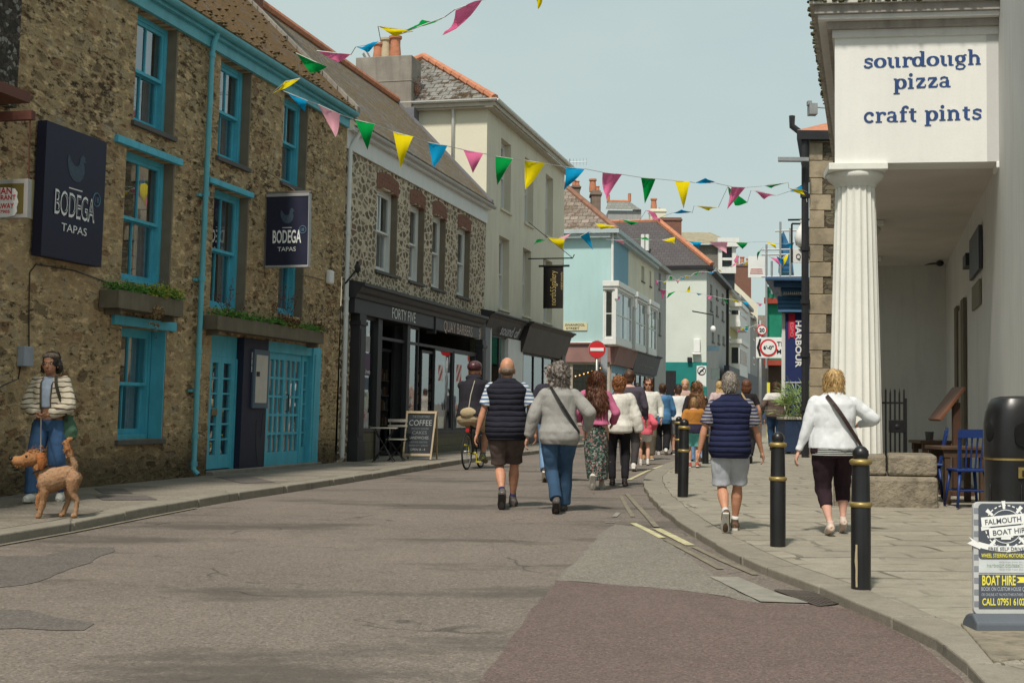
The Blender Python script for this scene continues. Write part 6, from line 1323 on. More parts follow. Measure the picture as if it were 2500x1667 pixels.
# sandwich board (swing sign)
c = G(2440, 1530, PR + .02); k = c.y / F
SB = thing('sandwich_board', 'grey swing sign advertising FALMOUTH BOAT HIRE with yellow lettering at the bottom right', 'sandwich board', c)
tl = Vector((-.06, 1, 0)); XB = Vector((1, .06, 0)).normalized(); ZB = Vector((.035, .10, 1)).normalized(); NB_ = XB.cross(ZB)
if NB_.y > 0: NB_ = -NB_
def q(px, py, w=0.0):
    d = ray(px, py); b = c - CAM + NB_ * w; M = Matrix(((d.x, -XB.x, -ZB.x), (d.y, -XB.y, -ZB.y), (d.z, -XB.z, -ZB.z))); r = M.inverted() @ b; return r.y, r.z
def BP(x, z, w=0.0): return c + XB * x + ZB * z + NB_ * w
xl, zb_ = q(2366, 1500); xl2, zt_ = q(2388, 1224); xr = xl + (zt_ - zb_) * .63; xl = (xl + xl2) / 2
def bbox_(mb, x0, x1, z0, z1, w0, w1): mb.hexa([BP(x0, z0, w1), BP(x1, z0, w1), BP(x1, z0, w0), BP(x0, z0, w0), BP(x0, z1, w1), BP(x1, z1, w1), BP(x1, z1, w0), BP(x0, z1, w0)])
Wb = xr - xl; Hb = zt_ - zb_
def rrect(x0, x1, z0, z1, r, w):
    o_ = []
    for cx_, cz_, a0 in ((x1 - r, z1 - r, 0), (x0 + r, z1 - r, 90), (x0 + r, z0 + r, 180), (x1 - r, z0 + r, 270)):
        for i in range(5): a = R(a0 + i * 22.5); o_.append(BP(cx_ + r * math.cos(a), cz_ + r * math.sin(a), w))
    return o_
mb = MB(); mb.prism(rrect(xl, xr, zb_, zt_, .035, -.03), NB_ * .03); pn = build(mb, 'panel', mk('board_edge', (.50, .50, .49), .5, .08), SB, bevel=.003)
mb = MB()
for i in range(9): z = zb_ + Hb * (.07 + i * .103); bbox_(mb, xl + .002, xl + .03, z, z + Hb * .05, .0, .002)
build(mb, 'edge_checks', mk('edge_grey', (.22, .23, .26), .5), pn)
m_bs = mk('board_slate', (.075, .085, .105), .5, .08)
mb = MB(); mb.prism(rrect(xl + .03, xr - .03, zb_ + Hb * .49, zt_ - .012, .025, .001), NB_ * .003); build(mb, 'upper_poster', m_bs, pn)
mb = MB(); bbox_(mb, xl + .03, xr - .03, zb_ + Hb * .055, zb_ + Hb * .355, .001, .004); build(mb, 'lower_poster', m_bs, pn)
mb = MB(); bbox_(mb, xl + .03, xr - .03, zb_ + Hb * .37, zb_ + Hb * .485, .001, .004); build(mb, 'white_strip', mk('pale_blue_white', (.55, .58, .58), .5), pn)
def bt(txt, x, z, h, mat, width=None, align='LEFT', w=.006, rot=0, **kk):
    X_ = (XB * math.cos(rot) + ZB * math.sin(rot)); Y_ = (ZB * math.cos(rot) - XB * math.sin(rot)); return build(text_mb(txt, BP(x, z, w), X_, Y_, h, width=width, align=align, depth=.0, **kk), 'lettering', mat, pn)
xc = xl + Wb * .5
cz = zb_ + Hb * .78; rr = Wb * .33
mb = MB()
for i in range(28):
    a0, a1 = i * .2244, i * .2244 + .13; pts = [(rr * math.cos(a), rr * math.sin(a)) for a in (a0, a1)] + [((rr - .007) * math.cos(a), (rr - .007) * math.sin(a)) for a in (a1, a0)]; mb.add([BP(xc + x, cz + z, .006) for x, z in pts], [(0, 1, 2, 3)])
for r0_ in (.78,):
    pts = [(rr * r0_ * math.cos(i * .2618), rr * r0_ * math.sin(i * .2618)) for i in range(25)]
    for i in range(24): mb.add([BP(xc + pts[i][0], cz + pts[i][1], .006), BP(xc + pts[i + 1][0], cz + pts[i + 1][1], .006), BP(xc + pts[i + 1][0] * .96, cz + pts[i + 1][1] * .96, .006), BP(xc + pts[i][0] * .96, cz + pts[i][1] * .96, .006)], [(0, 1, 2, 3)])
for i in range(8):
    a = i * math.pi / 4 + .1; d = Vector((math.cos(a), math.sin(a))); n = Vector((-d.y, d.x)) * .012; mb.add([BP(xc + p.x, cz + p.y, .0065) for p in (d * rr * .8 + n * .6, d * rr * 1.18 + n, d * rr * 1.18 - n, d * rr * .8 - n * .6)], [(0, 1, 2, 3)])
build(mb, 'ship_wheel', m_letter, pn)
for dz, dx, tx in ((.045, -.03, 'FALMOUTH'), (-.035, .05, 'BOAT HIRE')):
    mb = MB(); rot = .10; X_ = XB * math.cos(rot) + ZB * math.sin(rot); Y_ = ZB * math.cos(rot) - XB * math.sin(rot); o_ = BP(xc + dx * .6, cz + dz * .8, .008); mb.quad(o_ - X_ * .135 - Y_ * .030, o_ + X_ * .135 - Y_ * .030, o_ + X_ * .135 + Y_ * .030, o_ - X_ * .135 + Y_ * .030); build(mb, 'ribbon', m_letter, pn)
    build(text_mb(tx, o_ - Y_ * .016 + NB_ * .002, X_, Y_, .032, width=.225, depth=.0, bold=.01), 'lettering', m_bs, pn)
mb = MB(); bbox_(mb, xc - .03, xc + .03, cz - rr * .60, cz - rr * .36, .006, .007); bbox_(mb, xc - .045, xc + .045, cz - rr * .50, cz - rr * .44, .0061, .0072); build(mb, 'boat_mark', m_letter, pn)
mb = MB()
for i in range(12):
    x0, x1 = -.17 + i * .34 / 12, -.17 + (i + 1) * .34 / 12; f = lambda x: -.02 + .9 * x * x; mb.add([BP(xc + x, zb_ + Hb * .585 + f(x) + o2, .006) for x, o2 in ((x0, 0), (x1, 0), (x1, .034), (x0, .034))], [(0, 1, 2, 3)])
for s_ in (-1, 1): mb.add([BP(xc + s_ * x, zb_ + Hb * .585 + z, .0062) for x, z in ((.15, .02), (.23, .07), (.21, .045), (.24, .03), (.16, -.005))], [(0, 1, 2, 3, 4)])
build(mb, 'scroll', m_letter, pn)
bt('FREE SELF DRIVE', xc, zb_ + Hb * .585 - .012, .020, m_bs, .22, 'CENTER', .009, bold=.01)
bt('WHEEL STEERING MOTORBOATS', xl + .045, zb_ + Hb * .505, .024, m_yellowl, Wb - .09, bold=.01)
bt('BOAT HIRE', xl + .05, zb_ + Hb * .262, .058, m_yellowl, Wb * .52, bold=.02)
mb = MB(); x0 = xl + Wb * .66; z0 = zb_ + Hb * .30; mb.add([BP(x0 + x, z0 + z, .006) for x, z in ((0, -.012), (.07, -.012), (.07, -.04), (.14, .005), (.07, .05), (.07, .022), (0, .022), (.02, .005))], [tuple(range(8))]); build(mb, 'arrow', m_yellowl, pn)
bt('BOOK ON CUSTOM HOUSE QUAY', xl + .045, zb_ + Hb * .21, .024, m_lettergrey, Wb - .09, bold=.01); bt('OR ONLINE AT FALMOUTHBOATHIRE.CO.UK', xl + .045, zb_ + Hb * .165, .018, m_lettergrey, Wb - .09)
bt('CALL 07951 610246', xl + .05, zb_ + Hb * .085, .042, m_yellowl, Wb - .10, bold=.015)
bt('harbour cruises', xl + .08, zb_ + Hb * .42, .022, mk('faint_green', (.30, .38, .30)), .2)
for i in range(4): bt('daily trips from the pier', xr - .24, zb_ + Hb * (.46 - i * .022), .010, mk('faint_grey', (.35, .37, .37)), .18)
mb = MB(); mb.ring([[BP(xc + s_ * (Wb / 2 + .012) + 0, 0, 0) for s_ in (-1,)] * 0 or [BP(xl - .015, z, w), BP(xr + .015, z, w), BP(xr + .015, z, w2), BP(xl - .015, z, w2)] for z, w, w2 in ((-.03, .08, -.15), (zb_ * .4, .08, -.15), (zb_ - .006, .03, -.10), (zb_ + .008, .01, -.05))]); build(mb, 'base', mk('grey_rubber_base', (.10, .115, .135), .6, .1), SB, bevel=.015)
mb = MB(); p0 = G(2330, 1560, PR); p1 = G(2410, 1530, PR)
mb = MB(); a = G(2345, 1524, PR); b = G(2600, 1500, PR); cc = G(2640, 1590, PR); d = G(2425, 1618, PR); mb.prism([Vector((p.x, p.y, p.z - .05)) for p in (a, d, cc, b)], (0, 0, .062)); single(mb, 'step_stone', m_block, 'rough granite stone set in the pavement under the swing sign', 'stone', a, kind='structure', bevel=.01)
# cafe tables and blue chairs
m_tab = mk('dark_table_wood', (.085, .05, .03), .5, .25, 5, .2); m_bluech = mk('blue_chair_paint', (.012, .035, .15), .45, .12, 4, .1)
def table(label, px0, px1, pyt, Y, h=.75, dep=.7, par=PR):
    a = AT(px0, pyt, Y); b = AT(px1, pyt, Y); z = par; zt = z + h; t = thing('cafe_table', label, 'table', (a.x, Y, z), 'wooden cafe tables under the portico')
    mb = MB(); mb.box((a.x, Y - .0, zt - .04), (b.x, Y + dep, zt)); build(mb, 'tabletop', m_tab, t, bevel=.006)
    mb = MB(); mb.box((a.x + .04, Y + .03, zt - .13), (b.x - .04, Y + .06, zt - .041)); mb.box((a.x + .04, Y + dep - .06, zt - .13), (b.x - .04, Y + dep - .03, zt - .041)); build(mb, 'apron', m_tab, t)
    for x in (a.x + .05, b.x - .12):
        for y in (Y + .04, Y + dep - .1): mb = MB(); mb.box((x, y, z), (x + .07, y + .07, zt - .042)); build(mb, 'leg', m_tab, t)
    return t
table('farther cafe table with a small pot on it, near the iron gate', 2247, 2331, 1070, 19.5, .72, .6); T2 = table('nearer cafe table beside the litter bin', 2299, 2420, 1090, 17.0, .70, .7)
mb = MB(); p = AT(2269, 1069, 19.8); p.z = PR + .72; mb.lathe([(.05, 0), (.06, .1), (.065, .12), (.05, .11)], p, 14); single(mb, 'pot', m_slate_grey, 'small dark pot standing on the farther cafe table', 'pot', p)
def chair(label, px, Y, face, s=1.0):
    p = AT(px, 1100, Y); p.z = PR; t = thing('wooden_chair', label, 'chair', p, 'blue wooden chairs at the cafe tables')
    M = Matrix.Translation(p) @ Matrix.Rotation(R(face), 4, 'Z')
    P_ = lambda x, y, z: M @ Vector((x, y, z))
    mb = MB(); mb.hexa([P_(-.2, -.2, .42), P_(.2, -.2, .42), P_(.18, .2, .42), P_(-.18, .2, .42), P_(-.2, -.2, .455), P_(.2, -.2, .455), P_(.18, .2, .455), P_(-.18, .2, .455)]); build(mb, 'seat', m_bluech, t, bevel=.012)
    for x, y in ((-1, -1), (1, -1), (-1, 1), (1, 1)): mb = MB(); mb.tube([P_(x * .15, y * .15, .42), P_(x * .20, y * .20, 0)], [.022, .016], 8); build(mb, 'leg', m_bluech, t, smooth=True)
    for y in (-.17, .17): mb = MB(); mb.tube([P_(-.17, y, .2), P_(.17, y, .2)], .012, 6); build(mb, 'stretcher', m_bluech, t)
    mb = MB()
    for i in range(6): x = -.15 + i * .06; mb.tube([P_(x * .95, -.17, .45), P_(x * 1.15, -.24, .84)], .011, 6)
    for x in (-.19, .19): mb.tube([P_(x * .9, -.17, .45), P_(x * 1.02, -.25, .88)], .018, 7)
    mb.hexa([P_(-.21, -.262, .82), P_(.21, -.262, .82), P_(.21, -.235, .82), P_(-.21, -.235, .82), P_(-.20, -.27, .92), P_(.20, -.27, .92), P_(.20, -.243, .92), P_(-.20, -.243, .92)])
    build(mb, 'backrest', m_bluech, t, smooth=False)
chair('blue spindle-back chair pulled up to the nearer cafe table, back to the camera', 2361, 16.6, 4); chair('blue chair half hidden by the granite wall at the farther table', 2262, 18.2, 75);
p = AT(2337, 1100, 18.9); p.z = PR; MSd = thing('menu_lectern', 'brown wooden menu lectern with a slanted top beside the portico wall', 'lectern', p)
mb = MB(); mb.box((p.x - .05, p.y, p.z), (p.x + .05, p.y + .08, p.z + 1.25)); mb.box((p.x - .2, p.y - .1, p.z), (p.x + .2, p.y + .2, p.z + .06)); build(mb, 'post', m_wood_d, MSd, bevel=.006)
mb = MB(); a = AT(2298, 1028, 18.8); b = AT(2359, 948, 18.8); d = Vector((b.x - a.x, 0, b.z - a.z)); n = Vector((-d.z, 0, d.x)).normalized() * .04; mb.prism([a, b, b + n, a + n], (0, .5, 0)); build(mb, 'slanted_top', mk('red_brown_board', (.17, .07, .035), .5, .2, 5), MSd, bevel=.005)
YGt = 18.6; p = AT(2149, 1100, YGt); GT = thing('iron_gate', 'black iron gate of spiked bars with a lock plate beside the column', 'gate', (p.x, YGt, PR))
zt_, zm = AT(2180, 981, YGt).z, AT(2180, 962, YGt).z; x0, x1 = AT(2140, 1000, YGt).x, AT(2207, 1000, YGt).x
mb = MB()
for i in range(7):
    x = x0 + (x1 - x0) * i / 6; mb.box((x - .01, YGt - .01, PR + .08), (x + .01, YGt + .01, zm + (.02 if i % 2 else .06))); mb.add([(x - .01, YGt - .01, zm + .02), (x + .01, YGt - .01, zm + .02), (x, YGt, zm + .09)], [(0, 1, 2)])
build(mb, 'bars', m_iron, GT)
mb = MB(); mb.box((x0, YGt - .015, zt_ - .025), (x1 + .02, YGt + .015, zt_)); mb.box((x0, YGt - .015, PR + .14), (x1 + .02, YGt + .015, PR + .17)); mb.box((x1, YGt - .02, PR), (x1 + .035, YGt + .02, zt_ + .05)); build(mb, 'rails', m_iron, GT)
mb = MB(); mb.box((x1 - .2, YGt - .03, AT(0, 1034, YGt).z), (x1, YGt + .02, AT(0, 1003, YGt).z)); lk = build(mb, 'lock_plate', m_iron, GT, bevel=.005); mb = MB(); mb.ell(((2 * x1 - .2) / 2, YGt - .035, AT(0, 1019, YGt).z), (.03, .01, .03)); build(mb, 'keyhole_boss', m_black, lk)
mb = MB();
for i in range(14): x = x0 + (x1 - x0) * (i + .5) / 14; mb.box((x - .006, YGt - .006, PR + .08), (x + .006, YGt + .006, PR + .32))
build(mb, 'dog_bars', m_iron, GT)
# chalk board and bistro set on the left pavement
YA = 28.9; ca = AT(1018, 1118, YA); ca.z = PL
CB = thing('chalkboard_sign', 'wooden A-board with a chalked COFFEE menu outside the charcoal shopfront', 'sandwich board', ca)
TLp, TRp, BLp, BRp = AT(993, 1003, YA + .1), AT(1067, 1004, YA + .1), AT(982, 1108, YA), AT(1053, 1113, YA)
BLp.z = BRp.z = PL + .01
def lerp4(s_, t_): return (BLp.lerp(BRp, s_)).lerp(TLp.lerp(TRp, s_), t_)
nn = (BRp - BLp).cross(TLp - BLp).normalized(); nn = nn if nn.y < 0 else -nn
def bq(mb, s0, s1, t0, t1, w0, w1): mb.hexa([lerp4(s_, t_) + nn * w_ for w_ in (w0, w1) for s_, t_ in ((s0, t0), (s1, t0), (s1, t1), (s0, t1))])
mb = MB(); bq(mb, 0, .055, 0, 1, 0, .035); bq(mb, .945, 1, 0, 1, 0, .035); bq(mb, .055, .945, .95, .999, .001, .034); bq(mb, .055, .945, .07, .12, .001, .034); build(mb, 'frame', mk('pine', (.50, .40, .27), .6, .12, 5), CB)
mb = MB(); bq(mb, .05, .95, .11, .96, .005, .016); cbp = build(mb, 'blackboard', mk('chalkboard', (.03, .035, .04), .7, .4, 6, 0), CB)
m_chalk = mk('chalk', (.34, .36, .36), .9, .2, 30, 0); m_chalkd = mk('chalk_dim', (.20, .22, .23), .9, .2, 30, 0)
Xc = (BRp - BLp).normalized(); Yc = (TLp - BLp).normalized(); WC = (BRp - BLp).length
for tx, t_, h_, w_, m in (('THE COURTYARD', .86, .05, .6, m_chalkd), ('COFFEE', .70, .12, .78, m_chalk), ('SPECIALITY ROASTED', .62, .035, .6, m_chalkd), ('CAKES', .52, .07, .5, m_chalkd), ('SANDWICHES', .42, .06, .65, m_chalk), ('OUTSIDE SEATING', .34, .035, .6, m_chalkd), ('BREAKFAST + LUNCH', .27, .035, .65, m_chalkd), ('OPEN 8 - 4', .18, .05, .5, m_chalk)):
    build(text_mb(tx, lerp4(.5, t_) + nn * .018, Xc, Yc, h_, width=w_ * WC, depth=0), 'lettering', m, cbp)
mb = MB(); rb_ = [p + Vector((.10, .30, 0)) for p in (BLp, BRp)]; tt_ = [TLp, TRp]
for a, b in zip(rb_, tt_): mb.tube([a, b], .02, 5)
mb.tube([rb_[0].lerp(tt_[0], .12), rb_[1].lerp(tt_[1], .12)], .018, 5); build(mb, 'rear_frame', m_wood_l, CB)
def bistro(label, px, Y, top, w_, cat, backr=False):
    p = AT(px, 1100, Y); p.z = PL; t = thing('bistro_' + cat, label, cat, p)
    mb = MB()
    for i in range(4): mb.box((p.x - w_, p.y + i * .11, top + PL - .02), (p.x + w_, p.y + i * .11 + .08, top + PL))
    build(mb, 'slats', mk('pale_slats', (.42, .38, .32), .6, .1), t)
    mb = MB()
    for s_ in (-1, 1): mb.tube([(p.x + s_ * w_ * .8, p.y, PL), (p.x - s_ * w_ * .8, p.y + .4, PL + top - .02)], .012, 5); mb.tube([(p.x + s_ * w_ * .8, p.y + .4, PL), (p.x - s_ * w_ * .8, p.y, PL + top - .02)], .012, 5)
    build(mb, 'legs', m_black, t)
    if backr: mb = MB(); mb.box((p.x - w_, p.y + .42, PL + .78), (p.x + w_, p.y + .45, PL + .84)); mb.box((p.x - w_, p.y + .42, PL + .68), (p.x + w_, p.y + .45, PL + .72)); mb.tube([(p.x - w_ * .8, p.y + .43, PL + .4), (p.x - w_ * .8, p.y + .45, PL + .84)], .01, 5); mb.tube([(p.x + w_ * .8, p.y + .43, PL + .4), (p.x + w_ * .8, p.y + .45, PL + .84)], .01, 5); build(mb, 'backrest', mk('pale_slats', (.42, .38, .32)), t)
bistro('small folding bistro table with pale slats by the shop doorway', 935, 27.6, .68, .26, 'table'); bistro('folding bistro chair beside the chalkboard', 966, 28.3, .44, .2, 'chair', True)
# blue planter with a palm
pc_ = G(1925, 1108, PR); YP = pc_.y
PLn = thing('blue_planter', 'large blue wooden planter at the corner of the granite building', 'planter', pc_)
x0, x1 = X(1917, YP), X(1992, YP); zt_ = AT(1925, 1024, YP).z
mb = MB(); mb.box((x0, YP, PR + .05), (x1, YP + 1.0, zt_)); build(mb, 'tub', mk('planter_blue', (.022, .042, .09), .6, .2, 3, .1, dirt=.4), PLn, bevel=.02)
mb = MB(); mb.box((x0 - .03, YP - .03, zt_), (x1 + .03, YP + 1.03, zt_ + .07)); build(mb, 'rim', mk('pale_rim', (.42, .40, .33), .7), PLn, bevel=.01)
mb = MB();
for x in (x0 + .1, x1 - .1): mb.box((x - .05, YP + .05, PR), (x + .05, YP + .15, PR + .05))
build(mb, 'feet', m_black, PLn)
pm = thing('palm_plant', 'spiky green palm growing in the blue planter', 'palm', (X(1968, YP), YP + .5, zt_))
mb = MB(); rn = random.Random(12)
for cx_, n, L, zz in ((1968, 20, 1.25, .3), (1935, 9, .8, .1)):
    for i in range(n):
        a = rn.uniform(0, 6.28); el = rn.uniform(.15, 1.35); b0 = Vector((X(cx_, YP) + rn.gauss(0, .06), YP + .5 + rn.gauss(0, .08), zt_ + rn.uniform(0, zz))); d = Vector((math.cos(a) * math.cos(el), math.sin(a) * math.cos(el), math.sin(el)))
        hub = b0 + d * L * .45; mb.tube([b0, hub], .008, 4)
        for j in range(11):
            t = (j - 5) / 5 * 1.25; s_ = d.cross(Vector((0, 0, 1))); s_ = s_.normalized() if s_.length > .01 else Vector((1, 0, 0)); e = (d * math.cos(t) + s_ * math.sin(t)).normalized(); tip = hub + e * L * .55 * rn.uniform(.8, 1.05) + Vector((0, 0, -.12 * L * rn.random())); n_ = e.cross(d.cross(s_)).normalized() * .016; mid = hub.lerp(tip, .5) + Vector((0, 0, .03)); mb.add([hub, mid + n_, tip, mid - n_], [(0, 1, 2, 3)])
build(mb, 'fronds', leaf_mat('palm_green', (.12, .22, .05), (.32, .40, .14)), pm)
mb = MB(); mb.tube([(X(1968, YP), YP + .5, zt_ - .05), (X(1968, YP), YP + .5, zt_ + .35)], [.07, .05], 8); build(mb, 'trunk', m_wood_d, pm)
mb = MB();
for _ in range(20): mb.ell(AT(1996 + rn.gauss(0, 4), 937 + rn.gauss(0, 3), YP + .8), (.03, .03, .03), nu=6, nv=4)
single(mb, 'purple_flowers', mk('purple_petal', (.3, .08, .4)), 'small purple flowers showing above the palm', 'flowers', AT(1996, 937, YP + .8))
# traffic signs
def pole(px, py, Y, ztop, r=.04, z0=0, mat=None):
    p = AT(px, py, Y); mb = MB(); mb.tube([(p.x, Y, z0), (p.x, Y, ztop)], r, 10); return p, mb
YN = 42.0
p, mb = pole(1457, 900, YN, AT(1457, 830, YN).z, .045); NE = thing('no_entry_sign', 'round red no entry sign on a grey pole before the pink corner shop', 'road sign', (p.x, YN, 0)); build(mb, 'pole', m_steel, NE, smooth=True)
def disc(mb, c, r, y, n=28): mb.prism([Vector((c.x + r * math.cos(2 * math.pi * i / n), y, c.z + r * math.sin(2 * math.pi * i / n))) for i in range(n)], (0, .012, 0))
c = AT(1457, 853, YN); r_ = 20.5 / F * YN; mb = MB(); disc(mb, c, r_, YN - .07); d0 = build(mb, 'disc', m_red, NE); mb = MB(); disc(mb, c, r_ * 1.05, YN - .055); build(mb, 'rim', m_steel, d0); mb = MB(); mb.box((c.x - r_ * .8, YN - .078, c.z - r_ * .19), (c.x + r_ * .8, YN - .071, c.z + r_ * .19)); build(mb, 'white_bar', m_signwhite, d0)
mb = MB(); mb.box((X(1466, YN + .5), YN + .5, AT(0, 900, YN).z), (X(1482, YN + .5), YN + .6, AT(0, 832, YN).z)); build(mb, 'grey_backplate', mk('grey_plate', (.3, .33, .35), .6), NE)
YT = 48.0
p, mb = pole(1856, 900, YT, AT(1856, 782, YT).z, .055); TW = thing('speed_limit_sign', 'pole carrying a round 20 sign above a no vehicles arrow board', 'road sign', (p.x, YT, 0)); build(mb, 'pole', m_steel, TW, smooth=True)
c = AT(1859, 806, YT); r_ = 13 / F * YT; mb = MB(); disc(mb, c, r_, YT - .08); d0 = build(mb, 'red_ring', m_red, TW); mb = MB(); disc(mb, c, r_ * .78, YT - .09); build(mb, 'white_disc', m_signwhite, d0); build(text_mb('20', (c.x, YT - .1, c.z - r_ * .32), (1, 0, 0), (0, 0, 1), r_ * .7, width=r_ * 1.0, bold=.03), 'number', m_black, d0)
a = AT(1845, 874, YT); b = AT(1910, 824, YT); mb = MB(); mb.box((a.x, YT - .07, a.z), (b.x, YT - .04, b.z)); bd = build(mb, 'arrow_board', m_signwhite, TW, bevel=.01)
w_, h_ = b.x - a.x, b.z - a.z
mb = MB(); zc = (a.z + b.z) / 2; mb.add([(a.x + x * w_, YT - .073, zc + z * h_) for x, z in ((.02, 0), (.12, .42), (.2, .42), (.12, 0), (.2, -.42), (.12, -.42))], [tuple(range(6))]); build(mb, 'chevron', m_black, bd)
c = Vector((a.x + w_ * .46, 0, zc)); mb = MB(); disc(mb, c, h_ * .42, YT - .086); d1 = build(mb, 'red_ring', m_red, bd); mb = MB(); disc(mb, c, h_ * .33, YT - .1); build(mb, 'white_disc', m_signwhite, d1); build(text_mb("6'-0\"", (c.x, YT - .11, c.z - .05), (1, 0, 0), (0, 0, 1), .12, width=h_ * .5, bold=.03), 'number', m_black, d1)
for i, tx in enumerate(('The', 'Moor')): build(text_mb(tx, (a.x + w_ * .78, YT - .08, zc + (.06 - i * .26)), (1, 0, 0), (0, 0, 1), .16, align='LEFT', bold=.01), 'lettering', m_black, bd)
YB = 62.0
p, mb = pole(1713, 900, YB, AT(1713, 890, YB).z, .05); CS = thing('no_cycling_sign', 'white plate with a struck-out bicycle roundel by the teal wall', 'road sign', (p.x, YB, 0)); build(mb, 'pole', m_steel, CS)
a = AT(1700, 944, YB); b = AT(1724, 893, YB); mb = MB(); mb.box((a.x, YB - .1, a.z), (b.x, YB - .06, b.z)); bd = build(mb, 'plate', m_signwhite, CS, bevel=.01)
c = AT(1712, 905, YB); mb = MB(); disc(mb, c, .19, YB - .12); d1 = build(mb, 'ring', m_black, bd); mb = MB(); disc(mb, c, .155, YB - .13); build(mb, 'disc', m_signwhite, d1); mb = MB(); mb.hexa([Vector((c.x + x, y, c.z + z)) for y in (YB - .14, YB - .132) for x, z in ((-.14, -.10), (-.10, -.14), (.14, .10), (.10, .14))]); mb.tube([(c.x - .08, YB - .14, c.z - .04), (c.x, YB - .14, c.z + .04), (c.x + .08, YB - .14, c.z - .04)], .02, 5); build(mb, 'strike', m_black, d1)
for i in range(3): build(text_mb(('No cycling', 'May - Sept', '11am - 6pm')[i], (c.x, YB - .11, AT(0, 926 + i * 7, YB).z), (1, 0, 0), (0, 0, 1), .07, width=.34), 'lettering', m_black, bd)
def wallbit(name, label, cat, px0, py0, px1, py1, dw, mat):
    a = GE.uv(px0, py1); b = GE.uv(px1, py0); mb = MB(); GE.box(mb, a[0], b[0], a[1], b[1], .01, dw); return mb, GE.P(a[0], a[1], 0)
mb, p = wallbit('', '', '', 1694, 828, 1710, 860, .3, None); GE.box(mb, *[GE.uv(1691, 866)[0], GE.uv(1712, 866)[0]], GE.uv(1691, 866)[1], GE.uv(1691, 861)[1], .01, .36); single(mb, 'wall_lantern', m_signwhite, 'white box lantern high on the pale house wall', 'lantern', p, bevel=.03)
mb, p = wallbit('', '', '', 1679, 872, 1690, 884, .25, None); single(mb, 'floodlight', m_black, 'black floodlight where the pale wall meets the teal', 'lamp', p, bevel=.03)
mb = MB(); p = AT(1741, 803, 79); mb.ell(p, (.15, .15, .19)); mb2 = MB(); mb2.tube([p + Vector((0, 0, .18)), p + Vector((0, 0, .8)), p + Vector((-1.2, 0, 1.0))], .04, 5); LM = thing('street_lamp', 'white globe lamp on a curled bracket by the grey front', 'lamp', p); build(mb, 'globe', m_signwhite, LM, smooth=True); build(mb2, 'bracket', m_black, LM)
mb = MB(); a = AT(1726, 856, 78); b = AT(1755, 844, 78); mb.box((a.x, 78, a.z), (b.x, 78.1, b.z)); single(mb, 'hanging_sign', mk('slate_blue', (.08, .14, .18), .5), 'small slate blue sign projecting from the grey front', 'sign', a)
mb = MB(); a = AT(1736, 925, 74); b = AT(1757, 898, 74); mb.box((a.x, 74, a.z), (b.x, 74.1, b.z)); single(mb, 'awning_board', mk('green_grey', (.12, .16, .15), .6), 'grey-green board over the shop beside the teal wall', 'sign', a)
mb = MB(); p = AT(1391, 432, 60); mb.tube([p, AT(1391, 388, 60)], .02, 5); q_ = AT(1384, 397, 60); mb.tube([q_, AT(1432, 395, 60)], .018, 5)
for i in range(7): e = q_.lerp(AT(1432, 395, 60), i / 6); mb.tube([e + Vector((0, 0, -.15)), e + Vector((0, 0, .15))], .01, 4)
single(mb, 'television_aerial', m_steel, 'aerial above the cream building roof end', 'aerial', p)
# people
def ik(a, b, l1, l2, hint):
    """middle joint of a two-bone limb"""
    a, b = Vector(a), Vector(b); d = b - a; L = min(d.length, (l1 + l2) * .999)
    b = a + d.normalized() * L; x = (l1 * l1 - l2 * l2 + L * L) / (2 * L); h = math.sqrt(max(0, l1 * l1 - x * x)); u = d.normalized(); n = Vector(hint) - u * Vector(hint).dot(u); n.normalize()
    return a + u * x + n * h, b
def fused(mb, name, mat, parent, voxel, smooth_n=2, wr=0.0, wf=7.0, wz=.5, seed=0, curl=0.0, cf=60):
    """closed overlapping volumes -> one continuous skin, with folds"""
    me = bpy.data.meshes.new('tmp'); me.from_pydata(mb.v, [], mb.f); me.update()
    bm = bmesh.new(); bm.from_mesh(me); bmesh.ops.recalc_face_normals(bm, faces=bm.faces); bm.to_mesh(me); bm.free()
    ob = bpy.data.objects.new('tmp', me); COL.objects.link(ob)
    r = ob.modifiers.new('r', 'REMESH'); r.mode = 'VOXEL'; r.voxel_size = voxel
    if smooth_n: s_ = ob.modifiers.new('s', 'SMOOTH'); s_.factor = .5; s_.iterations = smooth_n
    dg = bpy.context.evaluated_depsgraph_get(); m2 = bpy.data.meshes.new_from_object(ob.evaluated_get(dg)); bpy.data.objects.remove(ob); bpy.data.meshes.remove(me)
    off = Vector((0, 0, 0)); q_ = parent
    while q_ is not None: off += Vector(q_.location); q_ = q_.parent
    vs_ = [v.co.copy() for v in m2.vertices]; ns = [v.normal.copy() for v in m2.vertices]
    sh = Vector((seed * 3.1, seed * 1.7, seed * .9))
    for i, v in enumerate(vs_):
        if wr: v += ns[i] * wr * (noise.noise(Vector((v.x, v.y, v.z * wz)) * wf + sh) + .5 * abs(noise.noise(Vector((v.x, v.y, v.z * wz * 1.6)) * wf * 2.3 + sh)))
        if curl: v += ns[i] * curl * (abs(noise.noise(vs_[i] * cf + sh)) * 1.6 + .6 * noise.noise(vs_[i] * cf * .4 + sh))
        m2.vertices[i].co = v - off
    m2.materials.clear(); m2.materials.append(mat); m2.polygons.foreach_set('use_smooth', [True] * len(m2.polygons)); m2.update()
    o = bpy.data.objects.new(name, m2); COL.objects.link(o); o.parent = parent; return o
